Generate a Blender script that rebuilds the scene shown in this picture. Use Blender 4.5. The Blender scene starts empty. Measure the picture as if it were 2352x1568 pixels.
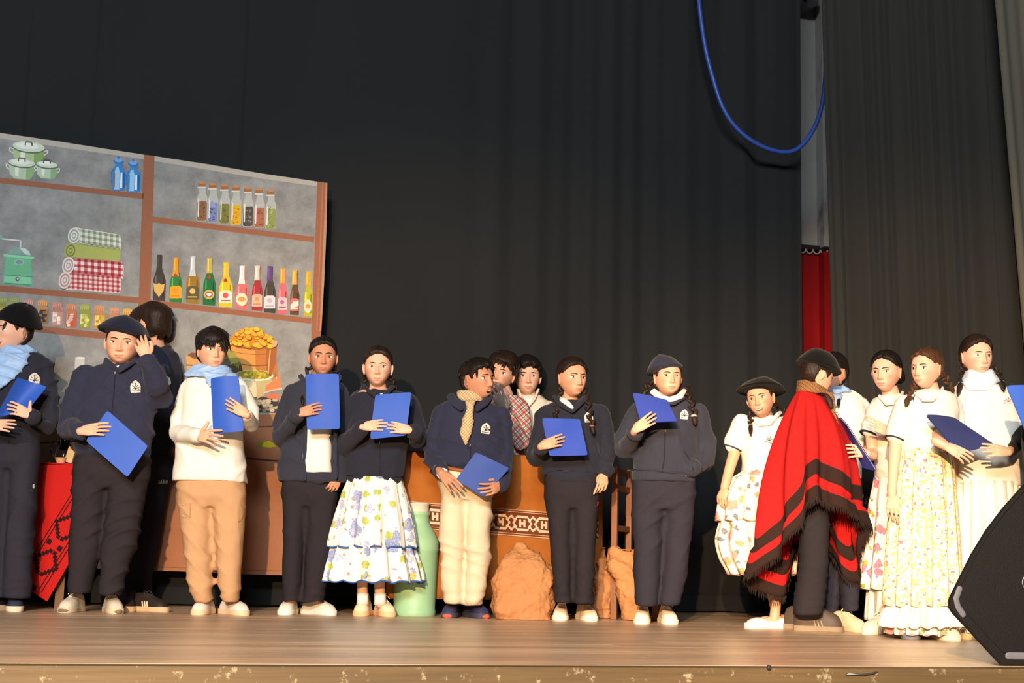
import bpy, bmesh, math, random
import numpy as np
from mathutils import Vector, Matrix
from mathutils.bvhtree import BVHTree

SC = bpy.context.scene
COL = SC.collection
random.seed(5)
RNG = np.random.default_rng(5)

# ------------------------------------------------------------------ camera
FPX, IW, IH = 3300.0, 2352.0, 1568.0
EYE = np.array([0.0, 0.0, 0.33])
PITCH, ROLL = math.atan(496 / 3300), 0.022
_f = np.array([0, math.cos(PITCH), math.sin(PITCH)])
_u0 = np.array([0, -math.sin(PITCH), math.cos(PITCH)])
_r0 = np.array([1.0, 0, 0])
CR = math.cos(ROLL) * _r0 + math.sin(ROLL) * _u0
CU = math.cos(ROLL) * _u0 - math.sin(ROLL) * _r0
cd = bpy.data.cameras.new('camera')
cd.sensor_width = 36.0
cd.lens = 36.0 * FPX / IW
cd.clip_end = 200
cam = bpy.data.objects.new('camera', cd)
COL.objects.link(cam)
cam.matrix_world = Matrix(((CR[0], CU[0], -_f[0], EYE[0]), (CR[1], CU[1], -_f[1], EYE[1]),
                           (CR[2], CU[2], -_f[2], EYE[2]), (0, 0, 0, 1)))
SC.camera = cam

# ------------------------------------------------------------------ light
SC.view_settings.view_transform = 'Standard'
SC.view_settings.look = 'None'
SC.view_settings.exposure = 0.0
SC.view_settings.gamma = 1.0
SC.view_settings.use_curve_mapping = False
world = bpy.data.worlds.new('hall_air')
SC.world = world
world.use_nodes = True
world.node_tree.nodes['Background'].inputs['Color'].default_value = (0.55, 0.68, 0.85, 1)
world.node_tree.nodes['Background'].inputs['Strength'].default_value = 0.035


def aim(o, target):
    d = Vector(target) - o.location
    o.rotation_euler = d.to_track_quat('-Z', 'Y').to_euler()


def spot(name, loc, target, power, color, angle, blend, size):
    l = bpy.data.lights.new(name, 'SPOT')
    l.energy, l.color = power, color
    l.spot_size, l.spot_blend, l.shadow_soft_size = math.radians(angle), blend, size
    o = bpy.data.objects.new(name, l)
    o.location = loc
    COL.objects.link(o)
    aim(o, target)
    return o


def area(name, loc, target, power, color, sx, sy):
    l = bpy.data.lights.new(name, 'AREA')
    l.shape = 'RECTANGLE'
    l.size, l.size_y, l.energy, l.color = sx, sy, power, color
    o = bpy.data.objects.new(name, l)
    o.location = loc
    COL.objects.link(o)
    aim(o, target)
    return o


# warm stage spots hung in the hall, and an added cool area fill from the front
spot('warm_spot_centre', (-1.1, -2.0, 1.9), (-0.5, 7.6, 0.30), 4300, (1.0, 0.66, 0.36), 34, 0.75, 0.05)
spot('warm_spot_side', (-0.5, -2.0, 2.0), (2.05, 6.8, 0.70), 5400, (1.0, 0.66, 0.36), 28, 0.95, 0.05)
area('front_fill', (-1.0, -6.5, 5.2), (0.2, 8.0, 1.3), 1950, (0.86, 0.94, 1.0), 4.0, 1.5)

# ------------------------------------------------------------------ geometry of the view
SL = 0.25                                    # the stage runs at this slope to the camera
UX = np.array([1.0, SL, 0]) / math.hypot(1, SL)
NX = np.array([SL, -1.0, 0]) / math.hypot(1, SL)      # out of the stage, towards the hall


def ray(px, py):
    return _f + (px - IW / 2) / FPX * CR - (py - IH / 2) / FPX * CU


def P(px, py, Y):
    d = ray(px, py)
    return EYE + d * (Y / d[1])


def PZ(px, py, z=0.0):
    d = ray(px, py)
    return EYE + d * ((z - EYE[2]) / d[2])


def PS(px, py, c, off=0.0):
    """point of the view on the stage-parallel plane y - SL*x = c, off metres towards the hall"""
    d = ray(px, py)
    t = c / (d[1] - SL * d[0])
    return EYE + d * t + NX * off


def K(Y):
    return Y / (FPX * math.cos(PITCH))


def lin(c):
    out = []
    for v in c[:3]:
        v = v / 255.0
        out.append(v / 12.92 if v <= 0.04045 else ((v + 0.055) / 1.055) ** 2.4)
    return (out[0], out[1], out[2], 1.0)


# ------------------------------------------------------------------ materials
MATS = {}


class NT:
    def __init__(s, name):
        s.m = bpy.data.materials.new(name)
        s.m.use_nodes = True
        s.t = s.m.node_tree
        s.b = s.t.nodes['Principled BSDF']
        s.tc = s.t.nodes.new('ShaderNodeTexCoord')

    def n(s, typ, **kw):
        nd = s.t.nodes.new(typ)
        for k, v in kw.items():
            if k in nd.inputs:
                if hasattr(v, 'is_linked') or hasattr(v, 'links'):
                    s.t.links.new(v, nd.inputs[k])
                else:
                    nd.inputs[k].default_value = v
            else:
                setattr(nd, k, v)
        return nd

    def math(s, op, a, b=0.0, c=None):
        nd = s.t.nodes.new('ShaderNodeMath')
        nd.operation = op
        for i, v in enumerate((a, b) if c is None else (a, b, c)):
            if hasattr(v, 'links'):
                s.t.links.new(v, nd.inputs[i])
            else:
                nd.inputs[i].default_value = v
        return nd.outputs[0]

    def mix(s, f, a, b):
        nd = s.t.nodes.new('ShaderNodeMix')
        nd.data_type = 'RGBA'
        for i, v in ((0, f), (6, a), (7, b)):
            if hasattr(v, 'links'):
                s.t.links.new(v, nd.inputs[i])
            else:
                nd.inputs[i].default_value = v
        return nd.outputs[2]

    def noise(s, scale, detail=3.0, vec=None, rough=0.5):
        nd = s.n('ShaderNodeTexNoise', Scale=scale, Detail=detail, Roughness=rough)
        s.t.links.new(vec if vec is not None else s.tc.outputs['Object'], nd.inputs['Vector'])
        return nd.outputs['Fac']

    def scaled(s, sx, sy, sz, src='Object'):
        nd = s.n('ShaderNodeMapping')
        nd.inputs['Scale'].default_value = (sx, sy, sz)
        s.t.links.new(s.tc.outputs[src], nd.inputs['Vector'])
        return nd.outputs[0]

    def bump(s, h, strength, dist=0.01):
        nd = s.n('ShaderNodeBump', Strength=strength, Distance=dist)
        s.t.links.new(h, nd.inputs['Height'])
        s.t.links.new(nd.outputs[0], s.b.inputs['Normal'])

    def done(s, color, rough=0.8, spec=0.3, metal=0.0):
        if hasattr(color, 'links'):
            s.t.links.new(color, s.b.inputs['Base Color'])
        else:
            s.b.inputs['Base Color'].default_value = color
        if hasattr(rough, 'links'):
            s.t.links.new(rough, s.b.inputs['Roughness'])
        else:
            s.b.inputs['Roughness'].default_value = rough
        s.b.inputs['Specular IOR Level'].default_value = spec
        s.b.inputs['Metallic'].default_value = metal
        return s.m


def cmul(c, f):
    return tuple(min(1.0, v * f) for v in c[:3]) + (1.0,)


def M(name, col=None, rough=0.85, var=0.12, scale=30, bump=0.0, bscale=300, spec=0.25, metal=0.0, sheen=0.0):
    if name in MATS:
        return MATS[name]
    t = NT(name)
    c = lin(col)
    f = t.noise(scale, 4)
    cc = t.mix(f, cmul(c, 1 - var), cmul(c, 1 + var))
    if bump:
        t.bump(t.noise(bscale, 2), bump, 0.004)
    m = t.done(cc, rough, spec, metal)
    if sheen:
        t.b.inputs['Sheen Weight'].default_value = sheen
    MATS[name] = m
    return m


def attr_mat(name, rough=0.8, spec=0.25, sss=0.0, var=0.06, scale=60, bump=0.0):
    if name in MATS:
        return MATS[name]
    t = NT(name)
    a = t.n('ShaderNodeAttribute', attribute_name='Col')
    f = t.noise(scale, 4)
    v = t.math('MULTIPLY_ADD', f, var * 2, 1 - var)
    hs = t.n('ShaderNodeHueSaturation')
    t.t.links.new(a.outputs['Color'], hs.inputs['Color'])
    t.t.links.new(v, hs.inputs['Value'])
    if bump:
        t.bump(t.noise(scale * 4, 2), bump, 0.003)
    m = t.done(hs.outputs[0], rough, spec)
    if sss:
        t.b.inputs['Subsurface Weight'].default_value = sss
        t.b.inputs['Subsurface Radius'].default_value = (0.012, 0.004, 0.002)
        t.b.inputs['Subsurface Scale'].default_value = 0.6
    MATS[name] = m
    return m


def floral(name, base, specks):
    """printed cotton: specks = [(scale, radius, share of cells, petal colour, heart colour)]"""
    if name in MATS:
        return MATS[name]
    t = NT(name)
    out = lin(base)
    warp = t.n('ShaderNodeTexNoise', Scale=28.0, Detail=3.0)
    t.t.links.new(t.tc.outputs['Object'], warp.inputs['Vector'])
    add = t.n('ShaderNodeVectorMath', operation='MULTIPLY_ADD')
    t.t.links.new(warp.outputs['Color'], add.inputs[0])
    add.inputs[1].default_value = (0.05, 0.05, 0.05)
    t.t.links.new(t.tc.outputs['Object'], add.inputs[2])
    for i, (sc, rad, share, c1, c2) in enumerate(specks):
        mp = t.n('ShaderNodeMapping')
        mp.inputs['Location'].default_value = (i * 3.7, i * 1.9, i * 5.3)
        mp.inputs['Scale'].default_value = (1, 0.75, 1)
        t.t.links.new(add.outputs[0], mp.inputs['Vector'])
        v = t.n('ShaderNodeTexVoronoi', Scale=float(sc), Randomness=0.9)
        t.t.links.new(mp.outputs[0], v.inputs['Vector'])
        sep = t.n('ShaderNodeSeparateColor')
        t.t.links.new(v.outputs['Color'], sep.inputs[0])
        on = t.math('LESS_THAN', sep.outputs[0], share)
        near = t.math('LESS_THAN', v.outputs['Distance'], rad)
        f = t.math('MULTIPLY', on, near)
        g = t.math('MULTIPLY_ADD', t.noise(160, 2), 1.6, -0.3)
        pet = t.mix(g, lin(c1), lin(c2))
        out = t.mix(f, out, pet)
    t.bump(t.noise(500, 2), 0.1, 0.002)
    MATS[name] = t.done(out, 0.85, 0.2)
    return MATS[name]


def stripes(t, vec_out, freq, lo, hi, off=0.0):
    x = t.math('FRACT', t.math('MULTIPLY_ADD', vec_out, freq, off))
    return t.math('MULTIPLY', t.math('GREATER_THAN', x, lo), t.math('LESS_THAN', x, hi))


def plaid(name, base, lines):
    """lines = [(axis, frequency, from, to, colour)] woven over the base"""
    if name in MATS:
        return MATS[name]
    t = NT(name)
    sep = t.n('ShaderNodeSeparateXYZ')
    t.t.links.new(t.tc.outputs['Object'], sep.inputs[0])
    ax = {'x': t.math('ADD', sep.outputs[0], t.math('MULTIPLY', sep.outputs[1], 0.5)), 'z': t.math('ADD', sep.outputs[2], t.math('MULTIPLY', sep.outputs[1], 0.35)),
          'd': t.math('ADD', sep.outputs[0], sep.outputs[2]), 'e': t.math('SUBTRACT', sep.outputs[0], sep.outputs[2])}
    out = lin(base)
    for a, fr, lo, hi, c in lines:
        f = t.math('MULTIPLY', stripes(t, ax[a], fr, lo, hi), 0.75)
        out = t.mix(f, out, lin(c))
    MATS[name] = t.done(out, 0.85, 0.2)
    return MATS[name]


# ------------------------------------------------------------------ mesh helpers
def mk(name, v, f, mat=None, parent=None, smooth=True, col=None, uv=None, origin=None):
    """one mesh object; v in world metres, shifted by origin when the thing stands there"""
    me = bpy.data.meshes.new(name)
    v = np.asarray(v, dtype=np.float64).reshape(-1, 3)
    if origin is not None:
        v = v - np.asarray(origin)
    if isinstance(f, np.ndarray):
        n, k = f.shape
        me.vertices.add(len(v))
        me.vertices.foreach_set('co', v.astype(np.float32).ravel())
        me.loops.add(n * k)
        me.loops.foreach_set('vertex_index', f.astype(np.int32).ravel())
        me.polygons.add(n)
        me.polygons.foreach_set('loop_start', np.arange(0, n * k, k, dtype=np.int32))
        me.update(calc_edges=True)
    else:
        me.from_pydata([tuple(p) for p in v], [], [tuple(int(i) for i in q) for q in f])
        me.update()
    me.validate()
    if smooth:
        me.polygons.foreach_set('use_smooth', np.ones(len(me.polygons), dtype=bool))
    if col is not None:
        a = me.attributes.new('Col', 'FLOAT_COLOR', 'POINT')
        a.data.foreach_set('color', np.asarray(col, dtype=np.float32).reshape(-1, 4).ravel())
    if uv is not None:
        li = np.empty(len(me.loops), dtype=np.int32)
        me.loops.foreach_get('vertex_index', li)
        ul = me.uv_layers.new(name='UVMap')
        ul.data.foreach_set('uv', np.asarray(uv, dtype=np.float32)[li].ravel())
    if mat is not None:
        for m in (mat if isinstance(mat, (list, tuple)) else [mat]):
            me.materials.append(m)
    o = bpy.data.objects.new(name, me)
    COL.objects.link(o)
    if parent is not None:
        o.parent = parent
    elif origin is not None:
        o.location = origin
    return o


def tag(o, label, cat, group=None, kind=None):
    if label:
        o['label'] = label
    if cat:
        o['category'] = cat
    if group:
        o['group'] = group
    if kind:
        o['kind'] = kind
    return o


def thing(name, label, cat, loc, group=None):
    o = bpy.data.objects.new(name, None)
    o.location = tuple(loc)
    o.empty_display_size = 0.1
    COL.objects.link(o)
    return tag(o, label, cat, group)


def join(parts):
    """[(verts, faces)] -> verts, faces list"""
    V, Fc, b = [], [], 0
    for v, f in parts:
        v = np.asarray(v).reshape(-1, 3)
        V.append(v)
        Fc += [tuple(int(i) + b for i in q) for q in f]
        b += len(v)
    return np.vstack(V), Fc


def loft(rings, cap=True, closed=True):
    n = len(rings[0])
    V = np.vstack(rings)
    Fc = []
    for i in range(len(rings) - 1):
        for j in range(n if closed else n - 1):
            j2 = (j + 1) % n
            Fc.append((i * n + j, i * n + j2, (i + 1) * n + j2, (i + 1) * n + j))
    if cap:
        Fc.append(tuple(range(n - 1, -1, -1)))
        Fc.append(tuple(range((len(rings) - 1) * n, len(rings) * n)))
    return V, Fc


def ring(c, ax, ay, n=24, e=2.3, rot=0.0):
    t = np.linspace(0, 2 * math.pi, n, endpoint=False)
    x = np.sign(np.cos(t)) * np.abs(np.cos(t)) ** (2 / e) * ax
    y = np.sign(np.sin(t)) * np.abs(np.sin(t)) ** (2 / e) * ay
    if rot:
        x, y = x * math.cos(rot) - y * math.sin(rot), x * math.sin(rot) + y * math.cos(rot)
    return np.stack([c[0] + x, c[1] + y, np.full(n, c[2])], 1)


def tube(pts, radii, n=12, round_ends=True, flat=1.0, flatdir=None):
    pts = [np.asarray(p, dtype=float) for p in pts]
    radii = list(radii)
    if round_ends:
        d0 = pts[0] - pts[1]
        d0 = d0 / (np.linalg.norm(d0) + 1e-9)
        d1 = pts[-1] - pts[-2]
        d1 = d1 / (np.linalg.norm(d1) + 1e-9)
        r0, r1 = radii[0], radii[-1]
        pts = [pts[0] + d0 * r0 * .92, pts[0] + d0 * r0 * .6] + pts + [pts[-1] + d1 * r1 * .6, pts[-1] + d1 * r1 * .92]
        radii = [r0 * .36, r0 * .8] + radii + [r1 * .8, r1 * .36]
    T = []
    for i in range(len(pts)):
        a, b = pts[max(0, i - 1)], pts[min(len(pts) - 1, i + 1)]
        d = b - a
        T.append(d / (np.linalg.norm(d) + 1e-9))
    ref = np.array([0.0, -1.0, 0.0]) if flatdir is None else np.asarray(flatdir, float)
    rings = []
    prev = None
    for p, d, r in zip(pts, T, radii):
        if flatdir is not None or prev is None:
            u = ref - d * np.dot(ref, d)
            if np.linalg.norm(u) < 1e-3:
                u = np.array([1.0, 0.2, 0.1]) - d * np.dot(np.array([1.0, .2, .1]), d)
        else:
            u = prev - d * np.dot(prev, d)
        u = u / (np.linalg.norm(u) + 1e-9)
        prev = u
        w = np.cross(d, u)
        t = np.linspace(0, 2 * math.pi, n, endpoint=False)
        rings.append(p + r * (np.outer(np.cos(t) * flat, u) + np.outer(np.sin(t), w)))
    return loft(rings)


def sphere(c, rx, ry=None, rz=None, nu=12, nv=8, R=None):
    ry = rx if ry is None else ry
    rz = rx if rz is None else rz
    V, Fc = [], []
    for i in range(nv + 1):
        th = math.pi * (i + 0.02) / (nv + 0.04)
        for j in range(nu):
            ph = 2 * math.pi * j / nu
            V.append((rx * math.sin(th) * math.cos(ph), ry * math.sin(th) * math.sin(ph), rz * math.cos(th)))
    for i in range(nv):
        for j in range(nu):
            a, b = i * nu + j, i * nu + (j + 1) % nu
            Fc.append((a, a + nu, b + nu, b))
    Fc.append(tuple(range(nu)))
    Fc.append(tuple(range(nv * nu + nu - 1, nv * nu - 1, -1)))
    V = np.array(V)
    if R is not None:
        V = V @ np.asarray(R).T
    return V + np.asarray(c), Fc


def box(c, sx, sy, sz, R=None):
    v = np.array([(x, y, z) for x in (-.5, .5) for y in (-.5, .5) for z in (-.5, .5)]) * [sx, sy, sz]
    if R is not None:
        v = v @ np.asarray(R).T
    f = [(0, 1, 3, 2), (4, 6, 7, 5), (0, 4, 5, 1), (2, 3, 7, 6), (0, 2, 6, 4), (1, 5, 7, 3)]
    return v + np.asarray(c), f


RST = np.stack([UX, -NX, [0, 0, 1]], 1)       # stage frame: x along the stage, y away from the hall


def bevel_box(name, c, sx, sy, sz, mat, parent=None, origin=None, R=None, bev=0.006):
    v, f = box((0, 0, 0), sx, sy, sz)
    bm = bmesh.new()
    vs = [bm.verts.new(p) for p in v]
    for q in f:
        bm.faces.new([vs[i] for i in q])
    bmesh.ops.recalc_face_normals(bm, faces=bm.faces)
    bmesh.ops.bevel(bm, geom=list(bm.edges), offset=bev, segments=2, affect='EDGES', profile=0.6)
    vv = np.array([p.co[:] for p in bm.verts])
    bm.verts.index_update()
    ff = [[p.index for p in q.verts] for q in bm.faces]
    bm.free()
    if R is not None:
        vv = vv @ np.asarray(R).T
    return mk(name, vv + np.asarray(c), ff, mat, parent, smooth=False, origin=origin)


def remesh(parts, vox, smooth=3, factor=0.5):
    v, f = join(parts)
    o = mk('tmp', v, f, smooth=False)
    m = o.modifiers.new('r', 'REMESH')
    m.mode = 'VOXEL'
    m.voxel_size = vox
    m.use_smooth_shade = True
    if smooth:
        s = o.modifiers.new('s', 'SMOOTH')
        s.iterations, s.factor = smooth, factor
    dg = bpy.context.evaluated_depsgraph_get()
    e = o.evaluated_get(dg)
    me = e.to_mesh()
    n = len(me.vertices)
    V = np.empty(n * 3, dtype=np.float32)
    me.vertices.foreach_get('co', V)
    N = np.empty(n * 3, dtype=np.float32)
    me.vertices.foreach_get('normal', N)
    nf = len(me.polygons)
    Li = np.empty(len(me.loops), dtype=np.int32)
    me.loops.foreach_get('vertex_index', Li)
    quad = len(Li) == nf * 4
    Fq = Li.reshape(-1, 4).copy() if quad else [list(p.vertices) for p in me.polygons]
    e.to_mesh_clear()
    md = o.data
    bpy.data.objects.remove(o)
    bpy.data.meshes.remove(md)
    return V.reshape(-1, 3).astype(np.float64), Fq, N.reshape(-1, 3).astype(np.float64)


_KV = RNG.normal(size=(40, 3))
_KV /= np.linalg.norm(_KV, axis=1)[:, None]
_PH = RNG.uniform(0, 6.28, 40)


def wob(p, freq, seed=0, stretch=(1, 1, 1)):
    """smooth pseudo noise in about -1..1"""
    q = p * np.asarray(stretch) * freq
    r = np.zeros(len(p))
    for i in range(6):
        a, b = _KV[(i * 3 + seed * 7) % 40], _KV[(i * 5 + seed * 11 + 3) % 40]
        r += np.sin(q @ a + _PH[(i + seed) % 40] + 1.4 * np.sin(0.6 * (q @ b) + _PH[(i * 2 + seed + 9) % 40]))
    return r / 3.0


def wrinkle(v, nrm, amp, freq=28, seed=0, stretch=(1, 1, 1)):
    """cloth folds: sharp creases that run along bent lines, over soft swells"""
    q = v + 0.035 * np.stack([wob(v, 9, seed + 1), wob(v, 9, seed + 2), wob(v, 9, seed + 6)], 1)
    a = wob(v, freq * .45, seed, stretch)
    r1 = 1 - np.abs(np.sin((q * np.asarray(stretch)) @ (_KV[seed % 40] * [1, .4, 1.3]) * freq * 1.1 + a))
    r2 = 1 - np.abs(np.sin((q * np.asarray(stretch)) @ (_KV[(seed * 3 + 5) % 40] * [1.3, .4, .8]) * freq * .8 + 2 * a))
    mask = np.clip(wob(v, freq * .5, seed + 8) * .8 + .45, 0, 1)
    mask2 = np.clip(wob(v, freq * .5, seed + 9) * .8 + .3, 0, 1)
    d = .7 * a + 1.5 * (r1 ** 2.2 - .3) * mask + 1.2 * (r2 ** 2.2 - .3) * mask2 + .15 * wob(v, freq * 2.6, seed + 5)
    return v + nrm * (amp * d)[:, None]


def sm(a, b, x):
    t = np.clip((x - a) / (b - a), 0, 1)
    return t * t * (3 - 2 * t)

# ================================================================== the setting
def st(s, c, z):
    """point at s metres along the stage on the plane c"""
    y0 = np.array([0.0, c, 0.0])
    return y0 + UX * s + np.array([0, 0, z])


def wood_mat(name, c1, c2, rough, sx=1.2, per_piece=0.25, spec=0.4, wear=None):
    t = NT(name)
    oi = t.n('ShaderNodeObjectInfo')
    add = t.n('ShaderNodeVectorMath', operation='MULTIPLY_ADD')
    rot = t.n('ShaderNodeMapping')
    rot.inputs['Rotation'].default_value = (0, 0, -math.atan(SL))
    t.t.links.new(t.tc.outputs['Object'], rot.inputs['Vector'])
    comb = t.n('ShaderNodeCombineXYZ')
    for i in range(3):
        t.t.links.new(oi.outputs['Random'], comb.inputs[i])
    t.t.links.new(comb.outputs[0], add.inputs[0])
    add.inputs[1].default_value = (37, 51, 13)
    t.t.links.new(rot.outputs[0], add.inputs[2])
    mp = t.n('ShaderNodeMapping')
    mp.inputs['Scale'].default_value = (sx, 22, 22)
    t.t.links.new(add.outputs[0], mp.inputs['Vector'])
    g = t.noise(3.0, 6, mp.outputs[0], 0.65)
    big = t.noise(1.3, 3, add.outputs[0])
    c = t.mix(t.math('MULTIPLY_ADD', g, 1.8, -0.4), lin(c1), lin(c2))
    f = t.math('MULTIPLY_ADD', oi.outputs['Random'], per_piece * 2, 1 - per_piece)
    f = t.math('MULTIPLY', f, t.math('MULTIPLY_ADD', big, 0.6, 0.7))
    hs = t.n('ShaderNodeHueSaturation')
    t.t.links.new(c, hs.inputs['Color'])
    t.t.links.new(f, hs.inputs['Value'])
    out = hs.outputs[0]
    if wear:
        w = t.noise(wear[1], 5, None, 0.7)
        out = t.mix(t.math('MULTIPLY', sm_node(t, w, 0.60, 0.68), wear[2]), out, lin(wear[0]))
    t.bump(g, 0.15, 0.003)
    r = t.math('MULTIPLY_ADD', t.noise(5, 4, mp.outputs[0]), 0.3, rough - 0.15)
    return t.done(out, r, spec)


def sm_node(t, v, a, b):
    nd = t.n('ShaderNodeMapRange', interpolation_type='SMOOTHSTEP')
    t.t.links.new(v, nd.inputs[0])
    nd.inputs[1].default_value, nd.inputs[2].default_value = a, b
    return nd.outputs[0]


EDGE = 4.48          # stage edge
CURT = 9.25          # back curtain
BACK = 10.7          # rear wall
m_plank = wood_mat('stage_boards', (164, 136, 108), (222, 190, 156), 0.36, 0.9, 0.16, 0.45, ((224, 200, 166), 7.0, 0.5))
m_fascia = wood_mat('stage_fascia_paint', (72, 58, 36), (100, 80, 50), 0.6, 0.8, 0.1, 0.4, ((176, 164, 134), 16.0, 0.6))
m_sub = M('floor_underlay', (28, 22, 18), 0.9)

v, f = box((0, 0, 0), 14, (BACK + 0.6 - EDGE - 0.1) / math.sqrt(1 + SL * SL), 0.08)
floor = mk('floor', v @ RST.T + st(0, (EDGE + 0.1 + BACK + 0.6) / 2, -0.075), f, m_sub, smooth=False)
tag(floor, 'worn wooden stage floor of long boards running along the stage', None, kind='structure')
c, k = EDGE + .0885, 0
while c < BACK + 0.4:
    wdt = 0.135
    s = -5.6 - (k * 0.83) % 2.2
    while s < 6.0:
        L = 3.1 + 0.9 * ((k * 7 + int(s * 3)) % 5) / 5
        dz = random.uniform(-0.0001, 0.0001)
        bv, bf = box((0, 0, 0), L - 0.0008, (wdt - 0.0004) / math.sqrt(1 + SL * SL), 0.034)
        pass
        o = mk('plank', bv @ RST.T + st(s + L / 2, c + wdt / 2, -0.017 + dz), bf, m_plank, floor, smooth=False)
        s += L
    c += wdt
    k += 1

# front board of the stage, nosing strip on top of it, hall floor below
v, f = box((0, 0, 0), 14, 0.05, 1.0)
fascia = mk('wall_front', v @ RST.T + st(0, EDGE + 0.028, -0.802), f, m_fascia, smooth=False)
tag(fascia, 'scuffed brown board closing the front of the stage', None, kind='structure')
v, f = box((0, 0, 0), 14, 0.085, 0.30)
nos = mk('trim_1', v @ RST.T + st(0, EDGE + 0.0437, -0.151), f, m_fascia, smooth=False)

tag(nos, 'worn wooden nosing strip along the stage edge', None, kind='structure')
# staple and bolt head driven in the front strip
m_steel = M('dull_steel', (128, 130, 132), 0.4, 0.1, metal=0.9)
pts = [PS(1942, 1552, EDGE + .002), PS(1948, 1547, EDGE - .005), PS(1980, 1549, EDGE - .006), PS(2004, 1546, EDGE - .005), PS(2014, 1543, EDGE + .002)]
tv, tf = tube(pts, [0.0035] * 5, 8)
mk('staple', tv, tf, m_steel, nos)
tv, tf = sphere(PS(1766, 1533, EDGE - .001), 0.008, 0.006, 0.009)
mk('bolt_head', tv, tf, M('bolt_black', (40, 40, 46), 0.5), nos)
v, f = box((0, 0, 0), 16, 14, 0.1)
hf = mk('floor_hall', v @ RST.T + st(0, EDGE - 7.1, -1.11), f, M('hall_floor', (90, 82, 74), 0.5), smooth=False)
tag(hf, 'plain floor of the hall below the stage', None, kind='structure')

# rear wall: pale plaster above, red panelling below, a moulding between
t = NT('stained_plaster')
n1 = t.noise(3.5, 5, t.scaled(1, 1, 0.5))
c = t.mix(sm_node(t, n1, 0.62, 0.75), lin((176, 172, 168)), lin((96, 84, 72)))
m_plaster = t.done(c, 0.9, 0.2)
m_red_wall = M('red_panel', (150, 20, 24), 0.5, 0.15, 4)
zr = PS(1872, 572, BACK)[2]
v, f = box((0, 0, 0), 14, 0.1, 6.5 - zr)
w = mk('wall_back', v @ RST.T + st(0, BACK + 0.05, (6.5 + zr) / 2), f, m_plaster, smooth=False)
tag(w, 'pale stained plaster wall behind the stage curtains', None, kind='structure')
v, f = box((0, 0, 0), 14, 0.14, zr - 0.04)
w2 = mk('wall_back_lower', v @ RST.T + st(0, BACK + 0.05, (zr - .04) / 2), f, m_red_wall, smooth=False)
tag(w2, 'dark red panelled lower part of the rear wall', None, kind='structure')
v, f = box((0, 0, 0), 14, 0.17, 0.035)
w3 = mk('trim_2', v @ RST.T + st(0, BACK + 0.03, zr - .0), f, M('dark_moulding', (46, 40, 40), 0.6), smooth=False)
tag(w3, 'dark moulding with pale scallops along the rear wall', None, kind='structure')
m_scal = M('scallop_white', (176, 170, 164), 0.7)
sc0 = PS(1872, 572, BACK)
s0 = float(np.dot(sc0 - st(0, BACK, sc0[2]), UX))
for i in range(-4, 5):
    a = np.linspace(0, math.pi, 9)
    ctr = st(s0 + i * 0.062, BACK - 0.062, zr - .022)
    pts = [ctr + UX * (.028 * math.cos(q)) - np.array([0, 0, .03 * math.sin(q)]) for q in a]
    tv, tf = tube(pts, [0.007] * 9, 6)
    mk('scallop', tv, tf, m_scal, w3)
# pilaster by the curtain gap
pc = PS(1905, 300, BACK - 0.1)
s1 = float(np.dot(pc - st(0, BACK - .1, pc[2]), UX))
for z0, z1, mm, nm in ((zr, 6.5, m_plaster, 'pilaster_upper'), (0, zr - .04, m_red_wall, 'pilaster_lower')):
    v, f = box((0, 0, 0), 0.16, 0.12, z1 - z0)
    pl = mk('trim_3' if mm is m_plaster else 'trim_4', v @ RST.T + st(s1, BACK - 0.06, (z0 + z1) / 2), f, mm, smooth=False)
    tag(pl, 'narrow pale pilaster on the rear wall' if mm is m_plaster else 'red foot of the pilaster on the rear wall', None, kind='structure')
# end of a round duct high in the gap
dc = PS(1862, -2, BACK - .25)
r = 21 * K(dc[1])
pr = []
for off, rr in ((0.0, r), (0.0, r * .93), (0.25, r * .9)):
    tt = np.linspace(0, 2 * math.pi, 28, endpoint=False)
    pr.append(dc - NX * off + rr * (np.outer(np.cos(tt), UX) + np.outer(np.sin(tt), [0, 0, 1])))
ro = []
tt = np.linspace(0, 2 * math.pi, 28, endpoint=False)
ro.append(dc - NX * .25 + r * (np.outer(np.cos(tt), UX) + np.outer(np.sin(tt), [0, 0, 1])))
V, Fc = loft(ro + pr, cap=False)
Fc.append(tuple(range(len(V) - 28, len(V))))
o = mk('duct_end', V, Fc, M('duct_grey', (74, 66, 64), 0.6), origin=None)
tag(o, 'round dark grey duct end high up in the curtain gap', 'duct')

# dark roof over the stage so that no light falls in from above
v, f = box((0, 0, 0), 14, 7.5, 0.1)
w = mk('ceiling', v @ RST.T + st(0, 7.6, 6.55), f, M('roof_dark', (34, 32, 32), 0.9), smooth=False)
tag(w, 'dark roof high above the stage', None, kind='structure')


# ------------------------------------------------------------------ curtains
def cloth_mat(name, c, var=0.1, sheen=0.15):
    t = NT(name)
    f = t.noise(2.2, 4, t.scaled(1, 1, 0.35))
    g = t.noise(900, 1)
    cc = t.mix(f, cmul(lin(c), 1 - var), cmul(lin(c), 1 + var))
    t.bump(g, 0.08, 0.002)
    m = t.done(cc, 0.95, 0.1)
    t.b.inputs['Sheen Weight'].default_value = sheen
    t.b.inputs['Sheen Roughness'].default_value = 0.6
    return m


m_curt = cloth_mat('black_curtain_cloth', (37, 38, 39), 0.12, 0.03)
m_curt2 = cloth_mat('charcoal_curtain_cloth', (49, 47, 43), 0.12, 0.04)
m_curt3 = cloth_mat('taupe_curtain_cloth', (98, 92, 78), 0.12, 0.05)


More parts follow.
